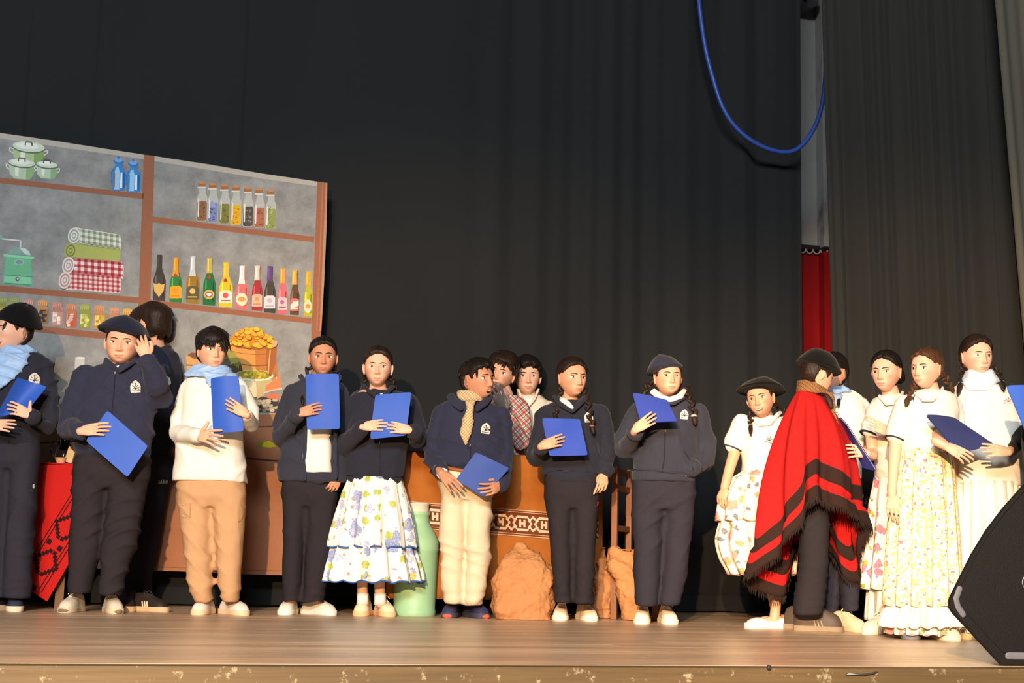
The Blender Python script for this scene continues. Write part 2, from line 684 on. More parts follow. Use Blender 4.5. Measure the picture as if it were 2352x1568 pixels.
def curtain(name, label, left, right, mat, folds, z0=0.012, z1=5.9, n=None, nz=24, seed=0, hang=0.0):
    """left/right: functions z -> (x, y) of the two edges; folds(u, zrel) -> metres towards the hall"""
    us = np.linspace(0, 1, n)
    zs = np.linspace(z0, z1, nz)
    V = []
    for z in zs:
        a, b = np.array(left(z) + (z,)), np.array(right(z) + (z,))
        p = a + np.outer(us, b - a)
        d = folds(us, (z - z0) / (z1 - z0))
        V.append(p + np.outer(d, NX))
    V = np.vstack(V)
    ii = np.arange(nz - 1)[:, None] * n + np.arange(n - 1)[None, :]
    Fq = np.stack([ii, ii + 1, ii + n + 1, ii + n], -1).reshape(-1, 4)
    o = mk(name, V, Fq, mat)
    md = o.modifiers.new('thickness', 'SOLIDIFY')
    md.thickness = 0.006
    tag(o, label, 'curtain')
    # a sewn hem along the foot
    hv = []
    for j, zz in ((0, z0), (1, z0 + .10)):
        a, b = np.array(left(zz) + (zz,)), np.array(right(zz) + (zz,))
        hv.append(a + np.outer(us, b - a) + np.outer(folds(us, (zz - z0) / (z1 - z0)) + .006, NX))
    ii = np.arange(n - 1)
    mk('hem', np.vstack(hv), np.stack([ii, ii + 1, ii + n + 1, ii + n], -1), mat, o)
    return o


def edge_at(pxa, pya, pxb, pyb, c):
    """edge line through two picture points on the plane c, as z -> (x, y)"""
    A, B = PS(pxa, pya, c), PS(pxb, pyb, c)

    def g(z):
        t = (z - A[2]) / (B[2] - A[2])
        q = A + (B - A) * t
        return (float(q[0]), float(q[1]))
    return g


def folds_back(u, zr):
    w = 0.007 * np.sin(u * 31 + 0.8 * np.sin(u * 13)) + 0.006 * np.sin(u * 67 + 1.3 + zr)
    # fuller pleats towards the gap
    f = sm(0.62, 0.80, u)
    w2 = 0.035 * np.sin(u * 118 + 2.6 * np.sin(u * 19) + 0.5 * zr) + 0.016 * np.sin(u * 243 + 1 + 1.5 * np.sin(u * 31))
    seams = sum(-0.012 * np.exp(-((u - q) / 0.0022) ** 2) for q in (0.235, 0.29, 0.345, 0.47))
    return w * (1 - 0.4 * f) + w2 * f * (0.75 + 0.25 * (1 - zr)) + seams + 0.012 * np.sin(zr * 4 + u * 9)


L0 = st(-5.2, CURT, 0)
o = curtain('back_curtain', 'wide black curtain across the back of the stage behind the printed shop scene', lambda z: (float(L0[0]), float(L0[1])),
            edge_at(1844, 60, 1850, 800, CURT), m_curt, folds_back, n=760, nz=16)


def folds_side(u, zr):
    w = 0.06 * np.sin(u * 27 + 2.2 * np.sin(u * 7) + .4 * zr) + 0.022 * np.sin(u * 61 + 2 + 2 * np.sin(u * 11)) + 0.006 * np.sin(u * 150)
    return w * (0.65 + 0.35 * (1 - zr))


curtain('side_curtain', 'charcoal pleated wing curtain beside the narrow gap with the pale wall',
        edge_at(1884, 60, 1908, 820, 8.35), edge_at(2330, 60, 2372, 820, 8.35), m_curt2, folds_side, n=260, nz=16)


def folds_far(u, zr):
    return (0.05 * np.sin(u * 30 + 1.0) + 0.02 * np.sin(u * 71)) * (0.7 + 0.3 * (1 - zr))


curtain('front_wing_curtain', 'taupe curtain catching warm light at the right edge of the picture',
        edge_at(2278, 0, 2336, 700, 8.15), edge_at(2760, 0, 2800, 700, 8.15), m_curt3, folds_far, n=120, nz=16)

# blue cable looped from above
pp = [(1592, -620), (1597, -300), (1601, -60), (1605, 0), (1612, 60), (1622, 120), (1636, 175), (1655, 235), (1680, 280), (1715, 315), (1755, 338), (1795, 349), (1825, 345), (1850, 325), (1872, 290), (1886, 250), (1893, 205), (1897, 150), (1899, 60), (1900, -60), (1902, -300), (1904, -620)]
cp = np.array([PS(x, y, 9.0) for x, y in pp])
q = []
for i in range(len(cp) - 1):
    p0, p1, p2, p3 = cp[max(0, i - 1)], cp[i], cp[i + 1], cp[min(len(cp) - 1, i + 2)]
    for tt in np.linspace(0, 1, 5, endpoint=False):
        q.append(0.5 * ((2 * p1) + (-p0 + p2) * tt + (2 * p0 - 5 * p1 + 4 * p2 - p3) * tt ** 2 + (-p0 + 3 * p1 - 3 * p2 + p3) * tt ** 3))
q.append(cp[-1])
tv, tf = tube(q, [0.0155] * len(q), 10)
o = mk('hanging_cable', tv, tf, M('blue_cable_sheath', (48, 78, 158), 0.45, 0.08, spec=0.5))
tag(o, 'thick blue cable hanging in a loop in front of the black curtain', 'cable')

# ================================================================== the printed shop backdrop
BD = 8.98
t = NT('printed_concrete')
n1 = t.noise(7.0, 6, None, 0.7)
n2 = t.noise(1.6, 3)
c = t.mix(t.math('MULTIPLY_ADD', n1, 2.6, -0.8), lin((116, 116, 115)), lin((160, 159, 156)))
c = t.mix(t.math('MULTIPLY', n2, 0.25), c, lin((150, 146, 138)))
t.bump(t.noise(5, 3), 0.15, 0.02)
m_conc = t.done(c, 0.85, 0.15)
m_print = attr_mat('printed_ink', 0.85, 0.15, var=0.10, scale=70)

top = [(-420, 246), (-200, 277), (0, 305), (120, 322), (240, 341), (330, 355), (480, 377), (600, 398), (700, 413), (752, 420)]
rightp = [(750, 520), (745, 640), (738, 760), (731, 900), (724, 1050), (718, 1200), (714, 1322)]
bottom = [(560, 1318), (400, 1311), (240, 1306), (80, 1302), (-420, 1290)]
outline = top + rightp + bottom
V = [PS(x, y, BD) for x, y in outline]
Vb = [PS(x, y, BD, -0.004) for x, y in outline]
n = len(V)
Fc = [tuple(range(n - 1, -1, -1)), tuple(range(n, 2 * n))] + [(i, (i + 1) % n, n + (i + 1) % n, n + i) for i in range(n)]
borg = PS(165, 1304, BD)
backdrop = mk('backdrop', V + Vb, Fc, m_conc, smooth=False, origin=borg)
tag(backdrop, 'large printed cloth backdrop showing the shelves of an old grocery shop', 'backdrop')
# two battens that carry the cloth, standing on the floor behind it
m_batten = M('batten_black', (26, 26, 26), 0.8)
for x in (30, 380, 700):
    a = PS(x, 700, BD, -0.03)
    zt = PS(x, 300 + 0.155 * x + 30, BD, -.03)[2]
    v, f = box((0, 0, 0), 0.035, 0.035, zt)
    mk('batten', v @ RST.T + np.array([a[0], a[1], zt / 2]), f, m_batten, backdrop, smooth=False, origin=borg)


class Print:
    """one printed picture: flat coloured pieces in the plane of the cloth, each a hair in front of the one before"""
    def __init__(s, name, plane=BD, base=0.0015, parent=None, org=None, mat=None):
        s.name, s.V, s.F, s.C, s.k = name, [], [], [], 0
        s.plane, s.base = plane, base
        s.parent, s.org, s.mat = parent or backdrop, borg if org is None else org, mat or m_print

    def poly(s, pts, c):
        b = len(s.V)
        off = s.base + s.k * 0.00012
        s.k += 1
        for x, y in pts:
            s.V.append(PS(x, y, s.plane, off))
        a = sum(pts[i][0] * pts[(i + 1) % len(pts)][1] - pts[(i + 1) % len(pts)][0] * pts[i][1] for i in range(len(pts)))
        idx = list(range(b, b + len(pts)))
        s.F.append(tuple(idx if a < 0 else idx[::-1]))
        s.C += [lin(c)] * len(pts)
        return s

    def ell(s, cx, cy, rx, ry, c, n=16, rot=0.0):
        pts = []
        for i in range(n):
            a = 2 * math.pi * i / n
            x, y = rx * math.cos(a), ry * math.sin(a)
            pts.append((cx + x * math.cos(rot) - y * math.sin(rot), cy + x * math.sin(rot) + y * math.cos(rot)))
        return s.poly(pts, c)

    def sym(s, cx, prof, c, lean=-0.03, sl=0.0):
        """symmetric outline: prof = [(y, half width)] from top to bottom"""
        y0 = prof[-1][0]
        xs = lambda y: cx + lean * (y - y0)
        pts = [(xs(y) - w, y - sl * w) for y, w in prof] + [(xs(y) + w, y + sl * w) for y, w in prof[::-1]]
        return s.poly(pts, c)

    def line(s, pts, w, c):
        for (x0, y0), (x1, y1) in zip(pts[:-1], pts[1:]):
            L = math.hypot(x1 - x0, y1 - y0) or 1
            dx, dy = -(y1 - y0) / L * w / 2, (x1 - x0) / L * w / 2
            s.poly([(x0 + dx, y0 + dy), (x1 + dx, y1 + dy), (x1 - dx, y1 - dy), (x0 - dx, y0 - dy)], c)
        return s

    def end(s):
        return mk(s.name, s.V, s.F, s.mat, s.parent, smooth=False, col=s.C, origin=s.org)


BR, BR2 = (150, 98, 74), (166, 112, 84)
pr = Print('printed_border', base=0.0006)
pr.poly([(-420, 246), (0, 305), (330, 355), (332, 366), (0, 318), (-420, 259)], (178, 170, 158))
pr.poly([(354, 358), (600, 398), (729, 417), (728, 428), (600, 410), (354, 370)], (178, 170, 158))
pr.end()
pr = Print('printed_counter', base=0.0006)
pr.poly([(-420, 985), (60, 975), (400, 962), (640, 950), (728, 948), (714, 1322), (560, 1318), (400, 1311), (240, 1306), (80, 1302), (-420, 1290)], (164, 110, 80))
pr.poly([(-420, 985), (60, 975), (250, 968), (250, 1306), (240, 1306), (80, 1302), (-420, 1290)], (146, 134, 120))
pr.line([(-420, 1025), (60, 1018), (250, 1010)], 4, (76, 68, 60))
pr.line([(250, 985), (600, 980), (728, 976)], 3, (96, 66, 48))
pr.line([(250, 1050), (560, 1052), (645, 1059), (722, 1062)], 4, (84, 58, 44))
pr.line([(250, 1298), (560, 1308), (715, 1312)], 2, (140, 92, 66))
pr.poly([(596, 1024), (606, 1015), (618, 1012), (628, 1018), (634, 1026), (616, 1028)], (196, 176, 40))
pr.poly([(588, 1026), (596, 1014), (606, 1014), (600, 1028)], (120, 128, 50))
pr.end()
for nm, pts in (('printed_post', [(330, 355), (355, 358), (345, 700), (338, 960), (312, 960), (318, 700)]),
                ('printed_post', [(729, 418), (752, 420), (738, 760), (724, 1050), (722, 960), (712, 955), (716, 740)]),
                ('printed_shelf', [(-420, 352), (0, 408), (330, 445), (329, 457), (0, 420), (-420, 364)]),
                ('printed_shelf', [(-420, 622), (0, 655), (319, 683), (318, 696), (0, 669), (-420, 636)]),
                ('printed_shelf', [(-420, 708), (0, 737), (91, 748), (316, 772), (315, 786), (91, 763), (0, 752), (-420, 724)]),
                ('printed_shelf', [(351, 497), (722, 544), (721, 556), (351, 510)]),
                ('printed_shelf', [(345, 688), (716, 731), (715, 743), (345, 701)])):
    pr = Print(nm, base=0.0009)
    pr.poly(pts, BR)
    if nm == 'printed_post' and pts[0][0] > 700:
        pr.poly([(740, 419), (743, 419), (729, 760), (726, 760)], BR2)
        pr.poly([(748, 420), (752, 420), (738, 760), (734, 760)], (186, 128, 96))
    pr.end()

# enamel pots
def pot(cx, cy, w, h, lid, c):
    pr = Print('printed_pot')
    sl = 0.1
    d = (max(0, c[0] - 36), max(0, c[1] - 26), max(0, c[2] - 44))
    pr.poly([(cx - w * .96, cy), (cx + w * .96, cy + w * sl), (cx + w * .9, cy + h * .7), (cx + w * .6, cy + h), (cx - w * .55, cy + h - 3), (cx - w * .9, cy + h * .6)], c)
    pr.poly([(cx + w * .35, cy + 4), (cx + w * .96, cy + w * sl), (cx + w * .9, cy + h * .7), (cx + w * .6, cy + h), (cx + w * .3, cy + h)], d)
    pr.poly([(cx - w * .5, cy + 6), (cx - w * .2, cy + 8), (cx - w * .25, cy + h - 8), (cx - w * .5, cy + h - 10)], (218, 222, 208))
    pr.line([(cx - w * .9, cy + 2), (cx - w * 1.14, cy - 1), (cx - w * 1.16, cy + 6), (cx - w * .92, cy + 12)], 2.5, (200, 206, 194))
    pr.line([(cx + w * .9, cy + 8), (cx + w * 1.16, cy + 6), (cx + w * 1.14, cy + 12), (cx + w * .92, cy + 17)], 2.5, (200, 206, 194))
    pr.ell(cx, cy - 1, w, lid, (96, 104, 90), 24, sl)
    pr.ell(cx, cy - 3, w * .98, lid * .92, (200, 208, 192), 24, sl)
    pr.ell(cx - w * .1, cy - 5, w * .7, lid * .55, (222, 226, 214), 20, sl)
    pr.line([(cx - 8, cy - 6), (cx - 7, cy - 14), (cx + 7, cy - 13), (cx + 8, cy - 5)], 3, (92, 92, 82))
    pr.poly([(cx - 5, cy - 11), (cx + 6, cy - 10), (cx + 6, cy - 4), (cx - 5, cy - 5)], (232, 234, 226))
    pr.end()


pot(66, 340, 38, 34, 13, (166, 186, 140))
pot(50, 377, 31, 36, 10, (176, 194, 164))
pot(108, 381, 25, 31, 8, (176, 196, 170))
# blue milk churns
for cx, yb, hh, tint in ((272, 438, 76, (170, 96, 66)), (306, 442, 74, (60, 130, 190))):
    pr = Print('printed_churn')
    yt = yb - hh
    pr.sym(cx, [(yt + 8, 11), (yt + 14, 9), (yt + 22, 10), (yt + 30, 15), (yt + 38, 16), (yb - 4, 15), (yb, 13)], (66, 128, 190))
    pr.sym(cx - 4, [(yt + 22, 3), (yt + 34, 6), (yb - 3, 6)], (150, 196, 226))
    pr.sym(cx + 6, [(yt + 34, 2), (yb - 6, 2.5)], (222, 236, 244))
    pr.sym(cx + 12, [(yt + 34, 2), (yb - 6, 2)], (40, 92, 156))
    pr.sym(cx - 10, [(yt + 34, 1.5), (yb - 8, 1.5)], tint)
    pr.ell(cx, yt + 9, 12, 5, (62, 112, 178), 16, .1)
    pr.ell(cx, yt + 6, 9, 5, (116, 164, 212), 16, .1)
    pr.ell(cx, yt, 3, 4, (70, 120, 184), 10)
    pr.line([(cx + 12, yt + 16), (cx + 18, yt + 22), (cx + 17, yt + 26)], 3, (178, 112, 78))
    pr.line([(cx - 10, yt + 24), (cx - 16, yt + 34), (cx - 16, yb - 18)], 2, (60, 116, 176))
    pr.end()
# coffee grinder
pr = Print('printed_grinder')
pr.poly([(6, 652), (75, 658), (74, 640), (72, 598), (76, 592), (10, 586), (14, 594), (8, 634)], (112, 178, 138))
pr.poly([(10, 632), (72, 637), (72, 653), (9, 648)], (134, 198, 158))
pr.line([(9, 631), (74, 636)], 2, (78, 138, 106))
pr.line([(10, 650), (73, 655)], 2, (78, 138, 106))
pr.ell(40, 641, 5, 5, (92, 96, 92), 12)
pr.ell(41, 640, 2.5, 2.5, (196, 200, 196), 10)
pr.ell(44, 602, 12, 7, (160, 190, 176), 16)
pr.ell(44, 602, 9, 5, (120, 150, 144), 16)
pr.poly([(8, 583), (79, 590), (78, 596), (8, 589)], (140, 206, 164))
pr.poly([(20, 583), (26, 573), (38, 568), (54, 568), (66, 575), (73, 588)], (128, 164, 154))
pr.poly([(44, 569), (58, 570), (66, 577), (70, 586), (58, 584)], (196, 208, 202))
pr.line([(47, 568), (48, 553), (0, 548)], 3.5, (206, 206, 200))
pr.ell(1, 545, 5, 6, (120, 176, 146), 12)
pr.end()

# folded towels
def towel(x0, x1, yt, yb, sl, base, chk, nx, ny):
    pr = Print('printed_towel')
    g = lambda u, w: (x0 + 16 + (x1 - x0 - 16) * u, yt + (yb - yt) * w + sl * ((x1 - x0) * u))
    pr.poly([(x0 + 3, yt + 4), (x0 + 16, yt - 1)] + [g(u, 0) for u in (.2, .5, .8)] + [g(.97, 0.03), g(1, .25), g(1, .8), g(.98, 1)] + [g(u, 1) for u in (.6, .3)] + [(x0 + 16, yb + 1), (x0 + 4, yb - 5), (x0, (yt + yb) / 2)], base)
    if chk:
        for i in range(nx):
            u0, u1 = (i + .1) / nx, (i + .58) / nx
            pr.poly([g(u0, .03), g(u1, .03), g(u1, .97), g(u0, .97)], chk[0])
        for j in range(ny):
            w0, w1 = (j + .2) / ny, (j + .62) / ny
            pr.poly([g(0, w0), g(.99, w0), g(.99, w1), g(0, w1)], chk[0])
        for i in range(nx):
            for j in range(ny):
                u0, u1, w0, w1 = (i + .1) / nx, (i + .58) / nx, (j + .2) / ny, (j + .62) / ny
                pr.poly([g(u0, w0), g(u1, w0), g(u1, w1), g(u0, w1)], chk[1])
    cx, cy = x0 + 12, (yt + yb) / 2
    for k, (rx, c) in enumerate(((14, base), (11, cshade(base, .72)), (8, base), (5, cshade(base, .7)), (3, base))):
        pr.ell(cx, cy, rx, (yb - yt) * .5 * rx / 14, c, 16, .2)
    pr.end()


def cshade(c, f):
    return tuple(max(0, min(255, v * f)) for v in c)


towel(137, 278, 624, 664, .07, (222, 200, 196), ((196, 120, 120), (168, 66, 74)), 11, 4)
towel(145, 284, 590, 630, .075, (226, 210, 206), ((190, 106, 108), (156, 48, 58)), 8, 3)
towel(150, 277, 557, 594, .07, (166, 172, 96), None, 0, 0)
towel(158, 278, 523, 560, .13, (214, 216, 206), ((170, 178, 156), (128, 140, 108)), 8, 3)

# preserve jars
for cx, yt, lid, body, bits in ((5, 683, (150, 156, 92), (170, 150, 70), (196, 160, 60)), (33, 685, (150, 160, 96), (140, 140, 70), (170, 160, 80)), (66, 688, (190, 140, 130), (176, 110, 100), (120, 70, 66)),
                                (98, 690, (206, 150, 104), (150, 110, 66), (66, 56, 66)), (131, 695, (190, 136, 124), (190, 140, 128), (232, 214, 204)), (163, 699, (204, 136, 104), (196, 96, 70), (232, 200, 184)),
                                (195, 700, (160, 164, 86), (150, 150, 60), (206, 206, 120)), (228, 703, (206, 150, 108), (190, 146, 60), (222, 190, 90)), (262, 708, (210, 150, 116), (176, 110, 90), (200, 150, 120)), (293, 710, (214, 160, 86), (190, 130, 70), (210, 160, 90))):
    pr = Print('printed_jar')
    yb = yt + 53
    pr.sym(cx, [(yt + 9, 10), (yt + 16, 13), (yb - 5, 13), (yb, 10)], cshade(body, 1.0))
    rr = random.Random(cx)
    for i in range(9):
        pr.ell(cx + rr.uniform(-8, 8), yt + 22 + i % 5 * 6.2 + rr.uniform(-1, 1), 4.2, 3.6, cshade(bits, rr.uniform(.85, 1.1)), 10)
    pr.sym(cx - 9.5, [(yt + 18, 1), (yb - 8, 1)], (226, 216, 200))
    pr.sym(cx, [(yt + 2, 11), (yt + 8, 12), (yt + 14, 9), (yt + 19, 15), (yt + 21, 10)], cshade(lid, .9))
    pr.ell(cx, yt + 2.5, 11.5, 4, lid, 14, .06)
    for i in range(5):
        pr.line([(cx - 9 + i * 4.4, yt + 4), (cx - 10 + i * 4.8, yt + 11)], 1.1, cshade(lid, 1.25))
    pr.end()

# corked spice bottles
for i, (cx, c1, c2) in enumerate(((463, (138, 100, 72), (120, 84, 58)), (488, (122, 134, 176), (92, 98, 128)), (515, (124, 122, 66), (104, 104, 52)), (541, (214, 168, 40), (196, 130, 50)),
                                  (569, (84, 76, 70), (140, 132, 122)), (595, (168, 106, 84), (150, 88, 70)), (621, (138, 146, 84), (110, 120, 66)))):
    pr = Print('printed_spice_bottle')
    yt, yb = 416 + i * 3.0, 508 + i * 3.1
    pr.sym(cx, [(yt + 16, 7), (yt + 28, 8), (yt + 38, 12), (yb - 5, 12.5), (yb, 9)], (176, 178, 172))
    pr.sym(cx, [(yt + 46, 9), (yt + 50, 11), (yb - 5, 11.5), (yb - 1, 8)], c1)
    rr = random.Random(i)
    for k in range(16):
        if i == 6:
            a = rr.uniform(-9, 9)
            y = rr.uniform(yt + 40, yb - 6)
            pr.line([(cx + a - 3, y + 3), (cx + a * .7 + 2, y - 3)], 2, cshade((150, 160, 100), rr.uniform(.7, 1.2)))
        else:
            pr.ell(cx + rr.uniform(-8, 8), rr.uniform(yt + 52, yb - 5), 2.2, 1.8, cshade(c2, rr.uniform(.8, 1.15)), 7)
    if i == 1:
        pr.poly([(cx - 10, yt + 58), (cx, yt + 40), (cx + 10, yt + 58)], (140, 152, 196))
    pr.sym(cx - 8, [(yt + 40, 1.3), (yb - 10, 1.3)], (222, 222, 214))
    pr.sym(cx, [(yt + 4, 8.5), (yt + 15, 8)], (160, 106, 70))
    pr.ell(cx + 1, yt + 4, 8.5, 2.6, (186, 132, 92), 12)
    pr.sym(cx, [(yt + 13, 9.5), (yt + 17, 9.5)], (204, 204, 196))
    pr.end()

# wine bottles: (x, top, base, half width, glass, neck, label, second label colour)
for j, (cx, yt, yb, hw, g, nk, lb, l2) in enumerate((
        (365, 586, 690, 14.5, (74, 66, 64), (70, 62, 60), (214, 174, 96), (196, 150, 70)), (403, 592, 694, 14.5, (58, 122, 62), (222, 146, 44), (232, 160, 50), (214, 130, 40)),
        (442, 589, 697, 15.5, (150, 116, 50), (196, 198, 200), (96, 88, 66), (206, 166, 90)), (480, 593, 701, 14.5, (44, 108, 60), (196, 168, 80), (198, 166, 106), (150, 70, 70)),
        (518, 603, 705, 15.5, (212, 186, 50), (220, 180, 60), (240, 220, 200), (190, 80, 80)), (555, 611, 710, 15, (206, 108, 108), (232, 220, 214), (240, 216, 180), (222, 150, 90)),
        (590, 611, 713, 12.5, (164, 58, 66), (228, 196, 180), (222, 176, 150), (200, 130, 90)), (619, 612, 718, 13.5, (76, 68, 62), (98, 70, 120), (214, 206, 210), (170, 160, 170)),
        (648, 617, 721, 11.5, (204, 104, 112), (216, 156, 70), (228, 184, 176), (150, 90, 150)), (676, 621, 723, 10.5, (96, 72, 54), (216, 160, 80), (220, 110, 110), (236, 216, 200)),
        (707, 624, 727, 10, (176, 172, 52), (206, 156, 60), (222, 208, 176), (200, 150, 80)))):
    pr = Print('printed_wine_bottle')
    h = yb - yt
    pr.sym(cx, [(yt, 5), (yt + h * .28, 5), (yt + h * .42, hw * .72), (yt + h * .55, hw), (yb - 6, hw), (yb, hw * .93)], g, -.03, .08)
    pr.sym(cx - hw * .5, [(yt + h * .45, 1.2), (yt + h * .62, 1.8), (yt + h * .66, 1.2)], cshade(g, 1.5))
    pr.sym(cx + hw * .62, [(yt + h * .5, 1.4), (yb - 8, 1.6)], cshade(g, .7))
    pr.sym(cx, [(yt - 1, 5.6), (yt + 5, 5.6), (yt + 8, 5.2), (yt + h * .30, 6.0), (yt + h * (.42 if j in (0, 1, 2, 5) else .32), 8 if j in (0, 1, 2, 5) else 6)], nk, -.03)
    pr.sym(cx - 2, [(yt + 2, 1.2), (yt + h * .28, 1.4)], cshade(nk, 1.25))
    ly0, ly1 = yt + h * .63, yb - h * .09
    if j == 0:
        pr.poly([(cx - 13, ly0 - 2), (cx - 5, ly0 + 2), (cx, ly0 - 2), (cx + 6, ly0 + 2), (cx + 13, ly0), (cx + 11, ly0 + 16), (cx, ly1 + 2), (cx - 11, ly0 + 16)], lb)
    elif j in (3, 10, 5):
        pr.ell(cx, (ly0 + ly1) / 2, hw * .86, (ly1 - ly0) * (.36 if j == 3 else .55), lb, 18)
        pr.ell(cx, (ly0 + ly1) / 2, hw * .6, (ly1 - ly0) * .2, l2, 14)
        if j == 3:
            pr.ell(cx, (ly0 + ly1) / 2, hw * .4, 4, (232, 226, 214), 12)
    else:
        pr.sym(cx, [(ly0, hw * .55), (ly0 + 4, hw * .92), (ly1, hw * .95)], lb)
        pr.sym(cx, [(ly1 - 7, hw * .7), (ly1 - 4, hw * .7)], l2)
        pr.ell(cx, ly0 + (ly1 - ly0) * .38, hw * .42, hw * .42, cshade(l2, 1.1), 14)
        if j == 9:
            pr.poly([(cx - 9, ly0 + 14), (cx + 10, ly0 + 4), (cx + 10, ly0 + 16), (cx - 9, ly0 + 26)], l2)
    if j in (1, 3, 4):
        pr.ell(cx, yt + h * .40, 4.5, 4.5, (170, 70, 60), 12)
    pr.end()

# sacks, bowl and bins of the counter
pr = Print('printed_bin')
pr.poly([(427, 816), (440, 808), (470, 808), (470, 850), (430, 850)], (204, 152, 92))
pr.poly([(430, 815), (440, 809), (468, 812), (466, 822), (446, 824)], (120, 84, 70))
pr.line([(428, 838), (468, 840)], 3, (126, 90, 56))
pr.end()
pr = Print('printed_dark_pot')
pr.poly([(505, 812), (532, 818), (528, 842), (506, 846)], (84, 88, 62))
pr.ell(518, 817, 15, 10, (78, 66, 58), 16, .2)
pr.poly([(500, 846), (552, 830), (560, 860), (500, 862)], (74, 62, 44))
pr.line([(512, 800), (522, 786), (530, 782)], 5, (96, 102, 104))
pr.end()
pr = Print('printed_sack')
pr.poly([(525, 786), (560, 798), (610, 800), (636, 792), (634, 830), (640, 860), (628, 870), (560, 868), (548, 846), (526, 826), (520, 806)], (206, 146, 76))
pr.poly([(586, 800), (636, 792), (634, 830), (640, 862), (628, 870), (588, 870)], (184, 116, 62))
pr.poly([(520, 804), (536, 806), (552, 828), (548, 846), (526, 826)], (150, 142, 70))
pr.poly([(612, 800), (636, 790), (634, 832), (622, 866), (612, 850)], (160, 96, 56))
pr.line([(548, 836), (586, 840), (616, 838)], 2.5, (132, 84, 48))
pr.line([(524, 784), (548, 796), (590, 800), (620, 796), (634, 784)], 7, (156, 98, 60))
pr.line([(530, 806), (560, 812), (590, 814), (612, 812)], 1.5, (150, 100, 60))
pr.line([(622, 792), (618, 830), (616, 858)], 3, (214, 160, 100))
pr.end()
pr = Print('printed_beans')
rr = random.Random(3)
pr.poly([(526, 782), (540, 764), (566, 756), (596, 760), (620, 776), (632, 788), (600, 800), (556, 796)], (206, 130, 40))
for i in range(62):
    u, w = rr.uniform(-1, 1), rr.uniform(0, 1)
    y = 757 + 40 * w
    x = 577 + u * (18 + 40 * min(1, w * 1.5))
    a = rr.uniform(-.8, .8)
    pr.ell(x, y, 8.6, 5.4, (166, 98, 36), 10, a)
    pr.ell(x, y - .8, 7.6, 4.5, cshade((242, 182, 62), rr.uniform(.85, 1.04)), 10, a)
pr.ell(630, 790, 6, 9, (216, 160, 120), 10, .5)
pr.end()
pr = Print('printed_small_sack')
pr.poly([(620, 838), (632, 846), (644, 868), (646, 890), (612, 902), (604, 886), (614, 858)], (206, 128, 86))
pr.poly([(628, 850), (634, 858), (636, 870), (630, 866)], (240, 220, 200))
pr.line([(606, 902), (626, 896), (648, 892)], 3, (230, 190, 150))
pr.ell(628, 910, 17, 6, (204, 110, 76), 14)
pr.end()
pr = Print('printed_bowl')
pr.poly([(541, 860), (560, 874), (600, 876), (627, 862), (626, 876), (612, 884), (606, 908), (590, 916), (570, 914), (556, 906), (550, 882)], (214, 200, 160))
pr.poly([(588, 876), (626, 866), (625, 876), (612, 884), (606, 908), (590, 916)], (186, 166, 124))
pr.ell(584, 862, 44, 13, (226, 214, 178), 24, .03)
pr.ell(584, 860, 39, 10, (140, 120, 50), 22, .03)
for i in range(46):
    u, w = rr.uniform(-1, 1), rr.uniform(0, 1)
    pr.ell(584 + u * 34 * (.4 + .6 * w), 851 + 17 * w, 4.4, 3.0, cshade((186, 168, 58), rr.uniform(.75, 1.15)), 8, rr.uniform(-.7, .7))
pr.end()
pr = Print('printed_dark_beans')
pr.poly([(566, 912), (600, 910), (640, 918), (642, 948), (560, 946)], (66, 60, 56))
for i in range(34):
    pr.ell(rr.uniform(570, 638), rr.uniform(915, 945), 6, 3.2, cshade((168, 158, 138), rr.uniform(.7, 1.15)), 8, rr.uniform(-.3, .4))
pr.end()
pr = Print('printed_glass')
pr.poly([(173, 821), (195, 822), (191, 868), (170, 868)], (196, 194, 188))
pr.ell(184, 822, 11, 3, (214, 212, 206), 14)
pr.poly([(166, 868), (192, 868), (176, 900), (140, 900)], (186, 170, 148))
pr.end()

# ================================================================== people: builders
SKIN = {'light': (222, 168, 138), 'fair': (228, 178, 150), 'tan': (196, 138, 106), 'warm': (214, 158, 126)}
m_skin = attr_mat('skin', 0.55, 0.35, sss=0.12, var=0.03, scale=120, bump=0.05)
m_skin_eye = m_skin


def hair_mat(name, c1, c2):
    if name in MATS:
        return MATS[name]
    t = NT(name)
    f = t.noise(6, 5, t.scaled(14, 14, 2.2), 0.7)
    cc = t.mix(t.math('MULTIPLY_ADD', f, 2.2, -0.6), lin(c1), lin(c2))
    t.bump(t.noise(9, 4, t.scaled(26, 26, 3)), 0.5, 0.006)
    MATS[name] = t.done(cc, 0.5, 0.25)
    return MATS[name]


def rotm(yaw=0, pitch=0, roll=0):
    y, p, r = math.radians(yaw), math.radians(-pitch), math.radians(roll)
    Rz = np.array([[math.cos(y), -math.sin(y), 0], [math.sin(y), math.cos(y), 0], [0, 0, 1]])
    Rx = np.array([[1, 0, 0], [0, math.cos(p), -math.sin(p)], [0, math.sin(p), math.cos(p)]])
    Ry = np.array([[math.cos(r), 0, math.sin(r)], [0, 1, 0], [-math.sin(r), 0, math.cos(r)]])
    return Ry @ Rz @ Rx


def head_dirs(nu, nv, dense=0.5):
    t = np.linspace(-math.pi, math.pi, nu, endpoint=False)
    ph = t - dense * np.sin(t)
    th = math.pi * (np.arange(nv) + 0.25) / (nv - 0.5)
    P_, T_ = np.meshgrid(ph, th)
    n = np.stack([np.sin(T_) * np.sin(P_), -np.sin(T_) * np.cos(P_), np.cos(T_)], -1).reshape(-1, 3)
    return n, P_.ravel(), T_.ravel()


def grid_faces(nu, nv):
    i = np.arange(nv - 1)[:, None] * nu
    j = np.arange(nu)[None, :]
    j2 = (j + 1) % nu
    return np.stack([i + j, i + nu + j, i + nu + j2, i + j2], -1).reshape(-1, 4)


